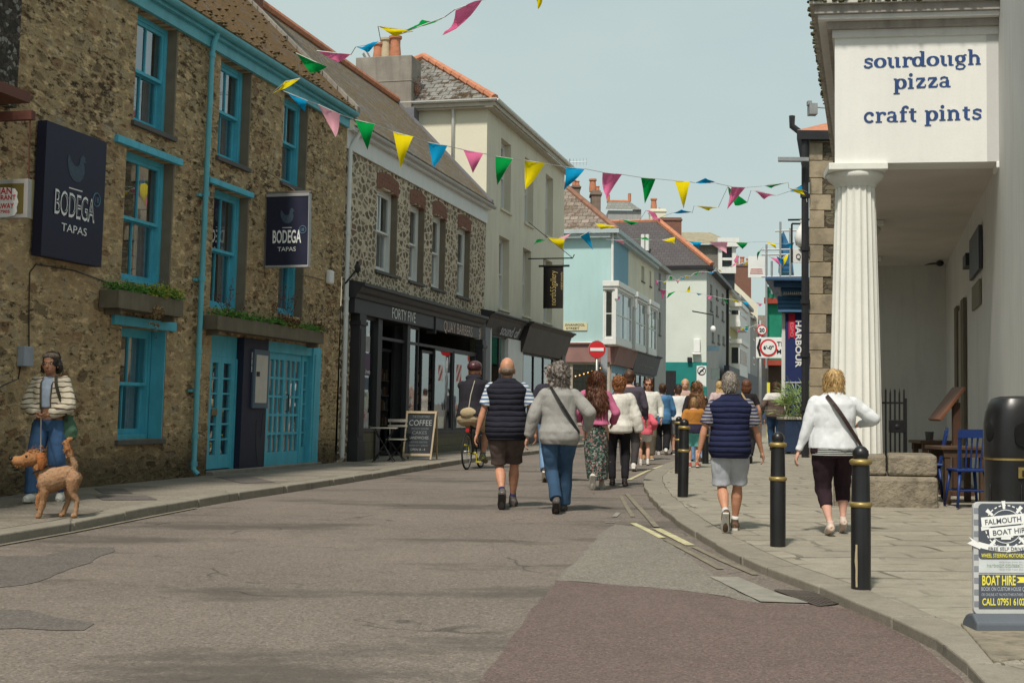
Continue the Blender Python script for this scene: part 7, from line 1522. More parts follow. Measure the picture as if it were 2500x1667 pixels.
class Fig:
    def __init__(s, label, px, py, top, head=0, z=0.0, anchor=None, lf=None, rf=None, lh=None, rh=None, pz=None, lean=0.0, girth=1.0, sh=1.0, hgt=None, cat='person', vox=.010, hd=(0, 0), hips=1.0, Y=None, group=None, hdl=0.0):
        lf = lf or (-.05, .10, 0, 8); rf = rf or (.05, -.14, 0, -38)
        lh = lh or (-.165, -.02, .50); rh = rh or (.165, .05, .50)
        a = R(head); fw = Vector((math.sin(a), math.cos(a), 0)); rt = Vector((math.cos(a), -math.sin(a), 0))
        p = G(px, py, z) if Y is None else AT(px, py, Y)
        for it in range(3):
            t_ = AT(px, top, p.y); H = hgt or (t_.z - (p.z))
            an = {'L': lf, 'R': rf}.get(anchor); root = p - (rt * an[0] + fw * an[1]) * H if an else p.copy()
            if hgt: break
            H = AT(px, top, root.y).z - root.z
            root = p - (rt * an[0] + fw * an[1]) * H if an else p.copy()
            break
        root.z = (z + gz(root.y)) if Y is None else p.z
        s.H = H; s.root = root; s.fw, s.rt = fw, rt; s.gi = girth; s.sh = sh; s.hipsc = hips; s.vox = vox * max(1, 1)
        s.t = thing('person', label, cat, root, group)
        hz = pz if pz else min(.515, .5 + .015)
        s.hz = hz; s.lean = R(lean)
        L = s.P
        s.leg = {}
        for k, f, sx in (('L', lf, -1), ('R', rf, 1)):
            hip = Vector((sx * .054 * hips, 0, hz)); pt = R(f[3]);
            if f[3] < 0: ank = Vector((f[0], f[1] + .075 * (1 - math.cos(pt)), .040 + f[2] + .085 * math.sin(-pt)))
            else: ank = Vector((f[0], f[1], .042 + f[2]))
            kn, ank = ik(hip, ank, .247, .245, (sx * .12, 1, .0)); s.leg[k] = (hip, kn, ank, pt)
        s.arm = {}
        for k, h, sx in (('L', lh, -1), ('R', rh, 1)):
            shd = s.up((sx * .096 * sh, 0, .281)); hint = h[3] if len(h) > 3 else (sx * .5, -1, 0); el, wr = ik(shd, Vector(h[:3]), .170, .150, hint); s.arm[k] = (shd, el, wr)
        s.hd = hd; s.hdl = hdl
    def up(s, p):
        x, y, z = p; c, n = math.cos(s.lean), math.sin(s.lean); return Vector((x, y * c + z * n, s.hz + z * c - y * n))
    def P(s, p): p = Vector(p) * s.H; return s.root + s.rt * p.x + s.fw * p.y + Vector((0, 0, p.z))
    def loft(s, mb, rings, n=20):
        out_ = []
        for z, rx, ry, yo in rings: out_.append([s.P(s.up((rx * math.cos(2 * math.pi * k / n), yo + ry * math.sin(2 * math.pi * k / n), z))) for k in range(n)])
        mb.ring(out_)
    def limb(s, mb, a, b, rs, n=12):
        a, b = Vector(a), Vector(b); pts = [s.P(a.lerp(b, t)) for t, r in rs]; mb.tube(pts, [r * s.H for t, r in rs], n)
    def ball(s, mb, c, r): mb.ell(s.P(c), (r * s.H,) * 3, nu=12, nv=8)
    def hm(s):
        y, p = R(s.hd[0]), R(s.hd[1]); base = Matrix((s.rt, s.fw, Vector((0, 0, 1)))).transposed(); return base @ Matrix.Rotation(-y, 3, 'Z') @ Matrix.Rotation(p, 3, 'X')
    def headc(s): return s.up((0, .014 + s.hdl, .400))
    def hp(s, x, y, z): return s.P(s.headc()) + s.hm() @ (Vector((x, y, z)) * s.H * 1.18)
    def hell(s, mb, c, r, **k): mb.ell(s.hp(*c), tuple(q * s.H * 1.18 for q in r), s.hm(), **k)
    def torso(s, e=0.0, z0=-.03, z1=.345, belly=1.0):
        g = s.gi; T = [(-.045, .080 * s.hipsc, .058, -.004), (-.02, .094 * s.hipsc, .070, -.006), (.03, .095 * s.hipsc, .072, -.006), (.08, .086 + .008 * (g - 1) * 8, .064, .002), (.13, .081 + .006, .061, .004), (.19, .092, .065, .004), (.240, .100 * s.sh, .066, 0), (.272, .101 * s.sh, .060, -.004), (.296, .086 * s.sh, .050, -.006), (.316, .058 * s.sh, .042, -.004), (.330, .042, .037, -.002), (.345, .034, .034, 0), (.375, .031, .032, .006)]
        r = []
        for z, rx, ry, yo in T:
            gg = g if z < .2 else (1 + (g - 1) * .5 if z < .29 else 1 + (g - 1) * .3)
            if z0 - .02 <= z <= z1 + .005: r.append((z, rx * gg + e, ry * gg * (belly if z < .2 else 1) + e, yo))
        return r
    def body(s, mat, fingers=True, vox=None, curl=0.35):
        mb = MB(); s.loft(mb, s.torso(-.006, -.05, .40))
        for k in 'LR':
            hip, kn, an, pt = s.leg[k]
            s.limb(mb, hip, kn, [(0, .050 * (1 + (s.gi - 1) * .5)), (.3, .050 * (1 + (s.gi - 1) * .4)), (.7, .038), (1, .031)]); s.limb(mb, kn, an, [(-.02, .030), (.1, .031), (.28, .0365), (.5, .031), (.8, .019), (1, .018)]); s.ball(mb, kn, .030)
            s.foot(mb, k, 0)
            sx = -1 if k == 'L' else 1; sh_, el, wr = s.arm[k]
            s.ball(mb, sh_, .030); s.limb(mb, sh_, el, [(0, .030), (.25, .029), (.6, .025), (1, .021)]); s.limb(mb, el, wr, [(0, .021), (.2, .0235), (.55, .019), (.9, .0135), (1, .0135)]); s.ball(mb, el, .021)
            s.hand(mb, k, fingers, curl)
        hc = s.headc(); s.limb(mb, s.up((0, .0, .32)), hc - Vector((0, .008, .02)), [(0, .034), (.5, .031), (1, .031)])
        s.hell(mb, (0, -.004, .016), (.041, .051, .055)); s.hell(mb, (0, .012, -.018), (.034, .038, .042)); s.hell(mb, (0, .030, -.040), (.020, .018, .016))
        s.hell(mb, (0, .052, -.008), (.0055, .010, .013)); s.hell(mb, (0, .058, -.016), (.0075, .007, .006)); s.hell(mb, (0, .047, -.034), (.014, .006, .006), nu=10, nv=6)
        s.hell(mb, (0, .042, .012), (.030, .009, .006), nu=10, nv=6)
        for sx in (-1, 1): s.hell(mb, (sx * .042, -.004, -.006), (.006, .012, .019), nu=8, nv=6)
        o = fused(mb, 'body', mat, s.t, vox or s.vox * .75, 1); s.b = o; return o
    def foot(s, mb, k, e, soles=False):
        hip, kn, an, pt = s.leg[k]; sx = -1 if k == 'L' else 1; c, n_ = math.cos(pt), math.sin(pt)
        def f(y, z): return Vector((an.x + sx * .006 * max(0, y) * 8, an.y + y * c - (z) * n_ * 1.0, an.z + y * n_ + z * c))
        if soles:
            ring = lambda z, g: [s.P(f(y, z) + Vector((x * g * sx, 0, 0))) for x, y in ((-.016, -.040), (.016, -.040), (.021, .0), (.026, .06), (.022, .095), (.0, .112), (-.022, .09), (-.020, .05), (-.018, 0))]
            mb.ring([ring(-.042, 1.0 + e), ring(-.028, 1.06 + e)]); return
        pts = [f(-.033, -.018), f(-.02, -.016), f(.02, -.012), (f(.06, -.022)), (f(.09, -.027)), f(.105, -.029)]
        mb.tube([s.P(p) for p in pts], [(r + e) * s.H for r in (.014, .0225, .024, .022, .018, .009)], 10); mb.tube([s.P(f(-.004, .03)), s.P(f(.0, -.01))], [(.0185 + e) * s.H, (.022 + e) * s.H], 10)
    def hand(s, mb, k, fingers, curl):
        sx = -1 if k == 'L' else 1; sh_, el, wr = s.arm[k]; d = (wr - el).normalized(); side = Vector((0, 1, 0)) - d * d.y; side.normalize(); pal = d.cross(side).normalized() * (1 if sx < 0 else -1)
        if pal.x * sx > 0: pal = -pal
        c = wr + d * .026; H = s.H
        M = Matrix((side, pal, d)).transposed(); M2 = Matrix((s.rt, s.fw, Vector((0, 0, 1)))).transposed() @ M
        mb.ell(s.P(c), (.0225 * H, .0115 * H, .030 * H), M2, nu=10, nv=8)
        if not fingers: mb.ell(s.P(wr + d * .06 + pal * .006), (.018 * H, .010 * H, .028 * H), M2, nu=10, nv=8)
        else:
            for i, (o, l) in enumerate(((.0165, .040), (.0057, .045), (-.0053, .042), (-.0158, .034))):
                b0 = wr + d * .048 + side * o; cu = curl * (1 + i * .18); d1 = (d * math.cos(cu) + pal * math.sin(cu)); d2 = (d * math.cos(cu * 2.2) + pal * math.sin(cu * 2.2)); m_ = b0 + d1 * l * .52; mb.tube([s.P(b0 - d * .012), s.P(b0), s.P(m_), s.P(m_ + d2 * l * .48)], [.0057 * H, .0058 * H, .0052 * H, .0042 * H], 7)
        tb = wr + d * .012 + side * .016; td = (d * .72 + side * .55 + pal * .35).normalized(); m_ = tb + td * .028; mb.tube([s.P(tb - td * .01), s.P(m_), s.P(m_ + (td + d * .6).normalized() * .022)], [.0085 * H, .0068 * H, .005 * H], 7)
    def shoes(s, mat, sole=None, e=.004, sock=None):
        for k in 'LR':
            mb = MB(); s.foot(mb, k, e); sh_ = fused(mb, 'shoe', mat, s.t, s.vox * .7, 1)
            if sole: mb = MB(); s.foot(mb, k, .06, True); build(mb, 'sole', sole, sh_)
        if sock:
            for k in 'LR':
                hip, kn, an, pt = s.leg[k]; mb = MB(); s.limb(mb, kn, an, [(.80, .0215), (.88, .0215), (1.0, .0225)]); build(mb, 'sock', sock, s.t, smooth=True)
    def top(s, mat, name='jumper', hem=-.03, e=.008, sleeve=1.0, sr=(.036, .034, .028, .022), collar=.0, wr=.010, flare=0.0, puff=0.0, belly=1.0, vox=None):
        mb = MB(); T = s.torso(e, hem, .315 + collar, belly); z_, rx, ry, yo = T[0]; T[0] = (hem, rx * (1 + flare), ry * (1 + flare), yo); T = [t for t in T if t[0] >= hem]; s.loft(mb, T, 24)
        if sleeve > 0:
            for k in 'LR':
                sh_, el, wr_ = s.arm[k]; s.ball(mb, sh_ + Vector((0, 0, -.002)), sr[0] * .94)
                if sleeve <= .5: s.limb(mb, sh_, el, [(0, sr[0] * .95), (.3, sr[0]), (sleeve * 2, sr[1] * 1.12)])
                else:
                    s.limb(mb, sh_, el, [(0, sr[0]), (.5, sr[1]), (1, sr[2] + puff)]); t = (sleeve - .5) * 2; s.limb(mb, el, wr_, [(0, sr[2] + puff), (t * .75, sr[3] + puff * 1.2), (t * .95, sr[3] + puff), (t, sr[3] * .82)]); s.ball(mb, el, sr[2] + puff)
        return fused(mb, name, mat, s.t, vox or s.vox, 2, wr * s.H, 7 / s.H, .55, seed=int(s.root.x * 10) % 17)
    def legs(s, mat, name='trousers', hem=1.0, w=(.058, .050, .040, .034), e=.006, wr=.007, top=.055, vox=None, flare=None):
        """hem in leg lengths: .5 knee, 1 ankle"""
        mb = MB(); T = s.torso(e, -.045, top); T[0] = (T[0][0], T[0][1] * .95, T[0][2], T[0][3]); s.loft(mb, T, 20)
        g = 1 + (s.gi - 1) * .5
        for k in 'LR':
            hip, kn, an, pt = s.leg[k]; t1 = min(1, hem * 2); s.limb(mb, hip, kn, [(0, w[0] * g), (.35, w[0] * g * .98), (t1 * .8, w[1]), (t1, w[1] if hem > .5 else w[1] * 1.06)])
            if hem > .5: t2 = (hem - .5) * 2; s.ball(mb, kn, w[1]); s.limb(mb, kn, an, [(0, w[1]), (.35 * t2, w[2] * 1.02), (.75 * t2, (w[2] + w[3]) / 2), (t2, w[3])])
        return fused(mb, name, mat, s.t, vox or s.vox, 2, wr * s.H, 8 / s.H, .4, seed=int(abs(s.root.y) * 7) % 13)
    def skirt(s, mat, hem=.09, w=.085):
        mb = MB(); n = 28; rings = []
        an = [s.leg[k][2] for k in 'LR']; cy = sum(a.y for a in an) / 2; dy = abs(an[0].y - an[1].y) / 2; cx = sum(a.x for a in an) / 2
        for i in range(9):
            f = i / 8; z = (s.hz + .05) * (1 - f) + hem * f; rx = .098 * (1 - f) + w * f + .014 * math.sin(math.pi * f); ry = .078 * (1 - f) + (w * .6 + dy * .75) * f; rings.append([s.P(Vector((cx * f + rx * (1 + .05 * f * math.sin(6 * a_)) * math.cos(a_), cy * f + ry * (1 + .06 * f * math.cos(5 * a_)) * math.sin(a_), z))) for a_ in [2 * math.pi * k / n for k in range(n)]])
        mb.ring(list(reversed(rings))); return fused(mb, 'skirt', mat, s.t, s.vox, 1, .012 * s.H, 8 / s.H, .35, seed=5)
    def hair(s, mat, kind='short', vox=None):
        mb = MB(); k = dict(nu=14, nv=10); cu = 0; cf = 60
        if kind == 'bald': s.hell(mb, (0, -.014, -.004), (.0435, .046, .030), **k); cu = .0015
        elif kind == 'short': s.hell(mb, (0, -.012, .020), (.0450, .0525, .056), **k); s.hell(mb, (0, -.024, -.012), (.040, .034, .034), **k); cu = .003
        elif kind == 'curly': s.hell(mb, (0, -.016, .018), (.055, .058, .060), **k); s.hell(mb, (0, -.024, -.030), (.054, .044, .044), **k); s.hell(mb, (0, -.026, -.052), (.05, .038, .03), **k); cu = .016; cf = 34
        elif kind == 'crop_curly': s.hell(mb, (0, -.014, .018), (.052, .056, .056), **k); s.hell(mb, (0, -.024, -.018), (.045, .038, .034), **k); cu = .012; cf = 42
        elif kind == 'bob': s.hell(mb, (0, -.014, .018), (.050, .056, .055), **k); s.hell(mb, (0, -.022, -.020), (.051, .043, .050), **k); s.hell(mb, (0, -.022, -.045), (.046, .036, .034), **k); cu = .004; cf = 30
        elif kind == 'bun': s.hell(mb, (0, -.012, .020), (.045, .053, .055), **k); s.hell(mb, (0, -.020, -.010), (.040, .036, .036), **k); s.hell(mb, (0, -.064, .030), (.024, .020, .024), **k); cu = .004
        elif kind in ('long', 'verylong', 'front'):
            s.hell(mb, (0, -.014, .018), (.0475, .055, .056), **k)
            pts = {'long': [(.0, -.03, .0, .048), (0, -.045, -.06, .052), (0, -.052, -.12, .058), (0, -.055, -.19, .050), (0, -.05, -.23, .02)], 'verylong': [(0, -.026, 0, .054), (0, -.044, -.06, .072), (0, -.056, -.12, .088), (0, -.062, -.17, .092), (0, -.062, -.21, .07), (.01, -.06, -.24, .03)], 'front': [(0, -.03, .0, .044), (0, -.034, -.03, .046), (0, -.03, -.05, .035)]}[kind]
            rings = []
            for x, y, z, r in pts: c = s.hp(x, y, z); M_ = s.hm(); rings.append([c + M_ @ Vector((r * s.H * math.cos(t * .349), r * s.H * .42 * math.sin(t * .349), 0)) for t in range(18)])
            mb.ring(list(reversed(rings))); cu = .007; cf = 26
            if kind == 'front':
                for sx in (-1, 1): mb.tube([s.hp(sx * .036, -.01, .03), s.hp(sx * .050, -.012, -.01), s.hp(sx * .050, -.016, -.035), s.hp(sx * .044, -.02, -.048)], [.009 * s.H, .011 * s.H, .012 * s.H, .007 * s.H], 8)
        ho = fused(mb, 'hair', mat, s.t, vox or s.vox * .8, 1, .004 * s.H, 16 / s.H, .4 if 'long' in kind else 1, seed=3, curl=cu * s.H, cf=cf / s.H)
        if s.vox > .0125 or kind == 'bald': return ho
        rn_ = random.Random(int(s.root.y * 100)); me = ho.data; nv = len(me.vertices); sm = MB(); N_ = {'short': 500, 'curly': 900, 'crop_curly': 600, 'bob': 700, 'bun': 350, 'long': 700, 'verylong': 1300, 'front': 500}[kind]
        for _ in range(N_):
            v = me.vertices[rn_.randrange(nv)]; p = v.co + s.root * 1.0; nrm = v.normal
            if kind in ('front', 'long') and nrm.dot(s.fw) > (-.1 if kind == 'front' else .3): continue
            c = p; L = s.H * {'short': .014, 'curly': .020, 'crop_curly': .014, 'bob': .030, 'bun': .016, 'long': .045, 'verylong': .055, 'front': .03}[kind]
            if 'curly' in kind: d = (nrm + Vector((rn_.gauss(0, .8), rn_.gauss(0, .8), rn_.gauss(0, .8)))).normalized()
            else: d = Vector((0, 0, -1)) + nrm * rn_.uniform(.15, .5) + Vector((rn_.gauss(0, .15), rn_.gauss(0, .15), 0)); d = (d - nrm * min(0, d.dot(nrm))).normalized()
            if kind == 'short': d = (d + nrm * .5).normalized()
            sd = d.cross(nrm); sd = sd.normalized() * s.H * .0016 if sd.length > .01 else Vector((.002, 0, 0)); m_ = p + d * L * .5 + nrm * L * .1; e_ = p + d * L + nrm * L * (.02 if 'curly' not in kind else .0)
            sm.add([c - sd, c + sd, m_ + sd * .9, e_, m_ - sd * .9], [(0, 1, 2, 3, 4)])
        build(sm, 'strands', mat, ho); return ho
    def face(s, lips=(.35, .09, .07), brow=(.02, .012, .01), glasses=False):
        mb = MB(); m2 = MB(); m3 = MB(); m4 = MB()
        for sx in (-1, 1):
            s.hell(mb, (sx * .0165, .0435, .004), (.0075, .005, .0042), nu=10, nv=6); s.hell(m2, (sx * .0165, .0475, .0038), (.0036, .002, .0036), nu=8, nv=6); s.hell(m3, (sx * .0175, .0465, .0135), (.0105, .003, .0019), nu=8, nv=5)
        s.hell(m4, (0, .0515, -.0335), (.0115, .004, .0040), nu=10, nv=6)
        if glasses: m5 = MB(); [s.hell(m5, (sx * .0175, .049, .004), (.0145, .004, .0105), nu=12, nv=6) for sx in (-1, 1)]; m5.tube([s.hp(-.006, .053, .007), s.hp(.006, .053, .007)], .0015 * s.H, 5); build(m5, 'sunglasses', m_black, s.t, smooth=True)
        else: build(mb, 'eyes', mk('eye_white', (.55, .52, .48), .3), s.b, smooth=True); build(m2, 'irises', m_black, s.b, smooth=True)
        build(m3, 'eyebrows', mk('brow', brow, .8), s.b, smooth=True); build(m4, 'lips', mk('lips', lips, .5), s.b, smooth=True)
    def strap(s, mat, a, b, back=True, w=.010, bag=None, label='', front=False, bagr=(.05, .025, .045), lift=.008):
        """cross-body strap from shoulder a(+/-1) to the opposite hip, hung outside the clothes: a bag of its own"""
        e = .020 + lift; pts = []
        for i in range(13):
            f = i / 12; x = a * .055 * (1 - f) + b * .125 * s.gi * f; z = .325 * (1 - f) + .02 * f; r = [t for t in s.torso(e)]; ry = None
            for r0, r1 in zip(r, r[1:]):
                if r0[0] <= z <= r1[0]: q_ = (z - r0[0]) / (r1[0] - r0[0]); rx = r0[1] + (r1[1] - r0[1]) * q_; ry = r0[2] + (r1[2] - r0[2]) * q_
            if ry is None: rx, ry = r[-1][1], r[-1][2]
            y = ry * math.sqrt(max(.03, 1 - min(.97, (x / rx) ** 2))); pts.append(Vector((x, -y if not front else y, z)))
        mb = MB(); rr_ = []
        for i, p in enumerate(pts):
            t_ = (pts[min(i + 1, 12)] - pts[max(0, i - 1)]).normalized(); nrm = Vector((p.x * .6, p.y, 0)).normalized(); sd = t_.cross(nrm).normalized(); rr_.append([s.P(s.up(p + sd * w * u + nrm * v)) for u, v in ((-1, 0), (1, 0), (1, .004), (-1, .004))])
        mb.ring(rr_); loc = s.P(s.up(pts[-1])); t = thing('bag', label, 'bag', loc); build(mb, 'strap', mat, t)
        if bag is not None:
            mb = MB(); c = s.P(s.up((b * (.115 * s.gi + .02), 0, -.02))); mb.ell(c, tuple(q_ * s.H for q_ in bagr), nu=14, nv=10); build(mb, 'pouch', bag, t, smooth=True)
        return t
sk_l = skin('fair_skin', (.56, .31, .22)); sk_t = skin('tanned_skin', (.50, .245, .15)); sk_b = skin('brown_skin', (.38, .19, .115)); sk_p = skin('pink_skin', (.60, .34, .26))
hr_br = hairm('brown_hair', (.085, .038, .02)); hr_au = hairm('auburn_hair', (.13, .05, .025)); hr_gr = hairm('grey_brown_hair', (.17, .145, .125), .6); hr_gi = hairm('ginger_hair', (.24, .09, .03), .6); hr_bl = hairm('blonde_hair', (.50, .33, .14)); hr_dk = hairm('dark_hair', (.02, .013, .010)); hr_sg = hairm('silver_hair', (.26, .225, .19), .7)
sole_w = mk('white_sole', (.6, .58, .52), .7); sole_b = mk('dark_sole', (.05, .045, .04), .8); sh_br = mk('brown_suede', (.10, .06, .04), .9, .2, 6); sh_wh = mk('white_trainer', (.6, .58, .53), .6, .1, 6); sh_bk = mk('black_shoe', (.025, .022, .022), .6); sh_gr = mk('grey_shoe', (.10, .09, .085), .8)
denim = cloth('blue_denim', (.035, .085, .19), pattern='denim'); denim_l = cloth('light_denim', (.16, .26, .40), pattern='denim'); denim_d = cloth('mid_denim', (.03, .065, .14), pattern='denim'); blk = cloth('black_trousers', (.016, .015, .018));
f = Fig('bald man in a black quilted gilet and brown shorts walking away holding a hand', 1225, 1246, 873, 4, anchor='L', lf=(-.015, -.14, 0, -48), rf=(.035, .16, 0, 5), lh=(-.195, -.02, .485), rh=(.19, .04, .50, (1, -1, 0)), girth=1.20, sh=1.12, vox=.010, hips=1.08)
f.body(sk_t); f.top(cloth('blue_white_stripes', (.60, .62, .63), (.10, .16, .26), 'stripes', 22), 'striped_tshirt', -.01, .010, .36, sr=(.040, .040, .03, .02)); f.legs(cloth('brown_shorts', (.075, .055, .048), pattern='denim'), 'shorts', .46, (.064, .054, .05, .05), .010, .010)
f.top(cloth('black_quilt', (.020, .020, .030), pattern='quilt', scale=48), 'gilet', -.065, .020, 0, collar=.045, wr=.007, flare=-.02); f.hair(hairm('grey_stubble', (.20, .14, .10)), 'bald'); f.shoes(sh_gr, sole_b, .005, cloth('navy_sock', (.03, .03, .08)))
f = Fig('woman with grey curly hair in a grey fleece and blue jeans walking away', 1358, 1256, 888, 3, anchor='L', lf=(-.01, -.12, 0, -35), rf=(.03, .15, 0, 5), lh=(-.21, .02, .50, (-1, -1, 0)), rh=(.19, .06, .55, (1, -1, 0)), girth=1.10, vox=.010, hips=1.12)
f.body(sk_l); f.legs(cloth('deep_blue_denim', (.036, .075, .135), pattern='denim'), 'jeans', .98, (.060, .050, .045, .045), .008, .010); f.top(cloth('grey_fleece', (.33, .32, .30), pattern='heather'), 'fleece', -.055, .018, .97, sr=(.044, .042, .036, .028), wr=.013, collar=.02, puff=.006); f.hair(hr_gr, 'curly'); f.shoes(sh_gr, sole_b)
f.strap(mk('black_strap', (.02, .02, .02), .7), -1, 1, label='black crossbody strap over the grey fleece')
f = Fig('bald man in a dark jacket and pale jeans mostly hidden behind the grey fleece woman', 1330, 1178, 889, 6, anchor='L', lf=(-.05, -.12, 0, -40), rf=(.05, .1, 0, 0), lh=(-.21, .0, .5), rh=(.2, .0, .5), girth=1.1, sh=1.1)
f.body(sk_p, False); f.legs(denim_l, 'jeans', .97, (.062, .05, .045, .04)); f.top(cloth('dark_jacket', (.03, .028, .04)), 'jacket', -.03, .018, .95, sr=(.042, .04, .034, .026)); f.hair(hairm('grey_stubble', (.2, .14, .1)), 'bald'); f.shoes(sh_br, sole_w)
f = Fig('woman with very long brown hair in a pink jumper and dark floral skirt', 1447, 1197, 905, 5, anchor='L', lf=(-.02, -.10, 0, -58), rf=(.05, .10, 0, 0), lh=(-.13, .10, .58, (-.5, -1, 0)), rh=(.14, .09, .56, (.5, -1, 0)), girth=1.04, hips=1.1)
f.body(sk_l, False); f.skirt(cloth('dark_floral', (.05, .06, .05), pattern='floral', scale=48)); f.top(cloth('rose_pink_knit', (.45, .12, .22)), 'jumper', .03, .016, .95, sr=(.040, .040, .036, .026), wr=.012, puff=.006); f.hair(hr_au, 'verylong'); f.shoes(sh_wh, sole_w)
f = Fig('woman with short ginger curls in a white batwing jumper and black trousers', 1510, 1186, 917, 5, lf=(-.055, .03, 0, 0), rf=(.055, -.02, 0, -6), lh=(-.13, .12, .62), rh=(.19, .02, .49), girth=1.0, hips=1.02)
f.body(sk_l, False); f.legs(blk, 'trousers', .95, (.055, .044, .036, .032)); f.top(cloth('cream_knit', (.66, .64, .58)), 'jumper', -.03, .024, .98, sr=(.050, .048, .040, .028), wr=.014, puff=.012); f.hair(hr_gi, 'crop_curly'); f.shoes(sh_bk, sole_b)
f = Fig('tall man in a dark grey jumper with sunglasses pushed back beyond the ginger woman', 1535, 1150, 902, 8, lf=(-.05, .06, 0, 0), rf=(.05, -.05, 0, -15), girth=1.15, sh=1.12, vox=.014)
f.body(sk_p, False); f.legs(cloth('dark_grey_trousers', (.05, .045, .045)), 'trousers', .97); f.top(cloth('slate_jumper', (.075, .065, .085)), 'jumper', -.03, .018, .95, sr=(.044, .042, .034, .026)); f.hair(hr_br, 'short'); f.shoes(sh_wh, sole_w)
bx = G(1139, 1146, 0); YCy = bx.y; hd_c = R(14); bf = Vector((math.sin(hd_c), math.cos(hd_c), 0)); brt = Vector((math.cos(hd_c), -math.sin(hd_c), 0))
BK = thing('bicycle', 'black road bicycle ridden away along the left kerb', 'bicycle', bx)
rw = bx + Vector((0, 0, .345)); fwc = rw + bf * 1.02
def bp(a, z, s_=0): return bx + bf * a + brt * s_ + Vector((0, 0, z))
for c, nm in ((rw, 'rear'), (fwc, 'front')):
    mb = MB(); pts = [c + bf * .335 * math.cos(t * .2094) + Vector((0, 0, .335 * math.sin(t * .2094))) for t in range(31)]; mb.tube(pts, .018, 8, caps=False); wl = build(mb, 'wheel', mk('tyre_rubber', (.02, .02, .02), .8), BK, smooth=True)
    mb = MB(); pts = [c + bf * .308 * math.cos(t * .2094) + Vector((0, 0, .308 * math.sin(t * .2094))) for t in range(31)]; mb.tube(pts, .010, 6, caps=False)
    for i in range(16): a = i * .3927; mb.tube([c, c + bf * .3 * math.cos(a) + Vector((0, 0, .3 * math.sin(a)))], .0025, 3)
    mb.tube([c - brt * .05, c + brt * .05], .02, 8); build(mb, 'rim', m_steel, wl)
mb = MB(); bb = bp(.42, .30)
for a, b, r in ((bb, bp(.28, .84), .017), (bb, bp(.88, .72), .019), (bp(.30, .78), bp(.86, .82), .016), (rw, bb, .012), (rw, bp(.30, .76), .010), (bp(.86, .86), fwc, .016)): mb.tube([a, b], r, 8)
build(mb, 'frame', mk('frame_black', (.03, .03, .035), .35), BK, smooth=True)
mb = MB(); mb.ell(bp(.24, .93), (.075, .12, .035), Matrix.Rotation(-hd_c, 3, 'Z')); mb.tube([bp(.28, .84), bp(.25, .92)], .014, 6); build(mb, 'saddle', m_black, BK, smooth=True)
mb = MB(); mb.tube([bp(.86, .82), bp(.84, .98), bp(.92, 1.0)], .014, 6); mb.tube([bp(.92, 1.0, -.27), bp(.94, 1.0), bp(.92, 1.0, .27)], .014, 6); build(mb, 'handlebar', m_black, BK)
mb = MB(); mb.tube([bb - brt * .07, bb + brt * .07], .03, 8); mb.tube([bb + brt * .08, bp(.42, .14, .08)], .012, 6); mb.tube([bb - brt * .08, bp(.42, .46, -.08)], .012, 6); mb.tube([bp(.42, .13, .06), bp(.42, .13, .17)], .018, 6); mb.tube([bp(.42, .46, -.06), bp(.42, .46, -.17)], .018, 6); build(mb, 'cranks', mk('yellow_pedal', (.6, .5, .05), .5), BK)
mb = MB(); mb.box((bp(.02, .70).x - .03, bp(.02, .7).y - .02, .72), (bp(.02, .7).x + .03, bp(.02, .7).y + .02, .79)); build(mb, 'rear_reflector', m_red, BK)
Hc = (AT(1150, 900, YCy + .35).z - .84) / (.475 * .97)
f = Fig('cyclist in a black hooded jacket and helmet riding away by the shops', 1139, 1146, 900, 14, lf=(-.06, .14 + .0, .225, 10), rf=(.06, .16, .045, -12), pz=.97 / Hc - .0, lean=14, hgt=Hc, lh=(-.15, .38, .62, (-1, -.3, -.5)), rh=(.15, .38, .62, (1, -.3, -.5)), girth=1.1, Y=None, anchor=None, vox=.011)
d_ = bf * .26; f.root = bx + d_; f.root.z = bx.z; f.t.location = f.root
f.body(sk_t, False); f.legs(cloth('khaki_shorts', (.42, .33, .21)), 'shorts', .48, (.064, .054, .05, .05)); f.top(cloth('black_jacket', (.022, .020, .026)), 'jacket', .01, .016, .96, sr=(.042, .038, .032, .024), collar=.03)
mb = MB(); f.hell(mb, (0, -.03, -.045), (.06, .04, .03)); fused(mb, 'hood', cloth('black_jacket', (.022, .020, .026)), f.t, .012, 2, .012, 9)
mb = MB(); f.hell(mb, (0, -.006, .034), (.052, .066, .044)); build(mb, 'helmet', mk('helmet', (.03, .02, .025), .35, .2, 30, 0, col2=(.35, .08, .08)), f.t, smooth=True)
mb = MB(); c = f.P(f.up((0, -.09, .03))); mb.ell(c, (.16, .07, .10)); BGc = fused(mb, 'bumbag', cloth('sand_bag', (.45, .36, .22)), None, .012, 2, .01, 8) if False else None
bgT = thing('bag', 'sand coloured hip bag worn by the cyclist', 'bag', c); fused(mb, 'pouch', cloth('sand_bag', (.45, .36, .22)), bgT, .012, 2, .01, 8)
mb = MB(); mb.tube([f.P(f.up((.0, -.085, .06))), f.P(f.up((.01, -.088, .18))), f.P(f.up((.03, -.075, .30)))], .009, 6); build(mb, 'strap', mk('pale_strap', (.5, .46, .36)), bgT)
f.shoes(mk('grey_yellow_shoe', (.12, .12, .11), .7, .2, 20, col2=(.6, .55, .05)), None)
f = Fig('small girl in a pink hoodie and white skirt with long fair hair', 1572, 1135, 985, 4, lf=(-.05, .04, 0, 0), rf=(.06, -.04, 0, -10), lh=(-.14, .06, .62), rh=(.14, .02, .58), girth=1.15, hips=1.05, vox=.010)
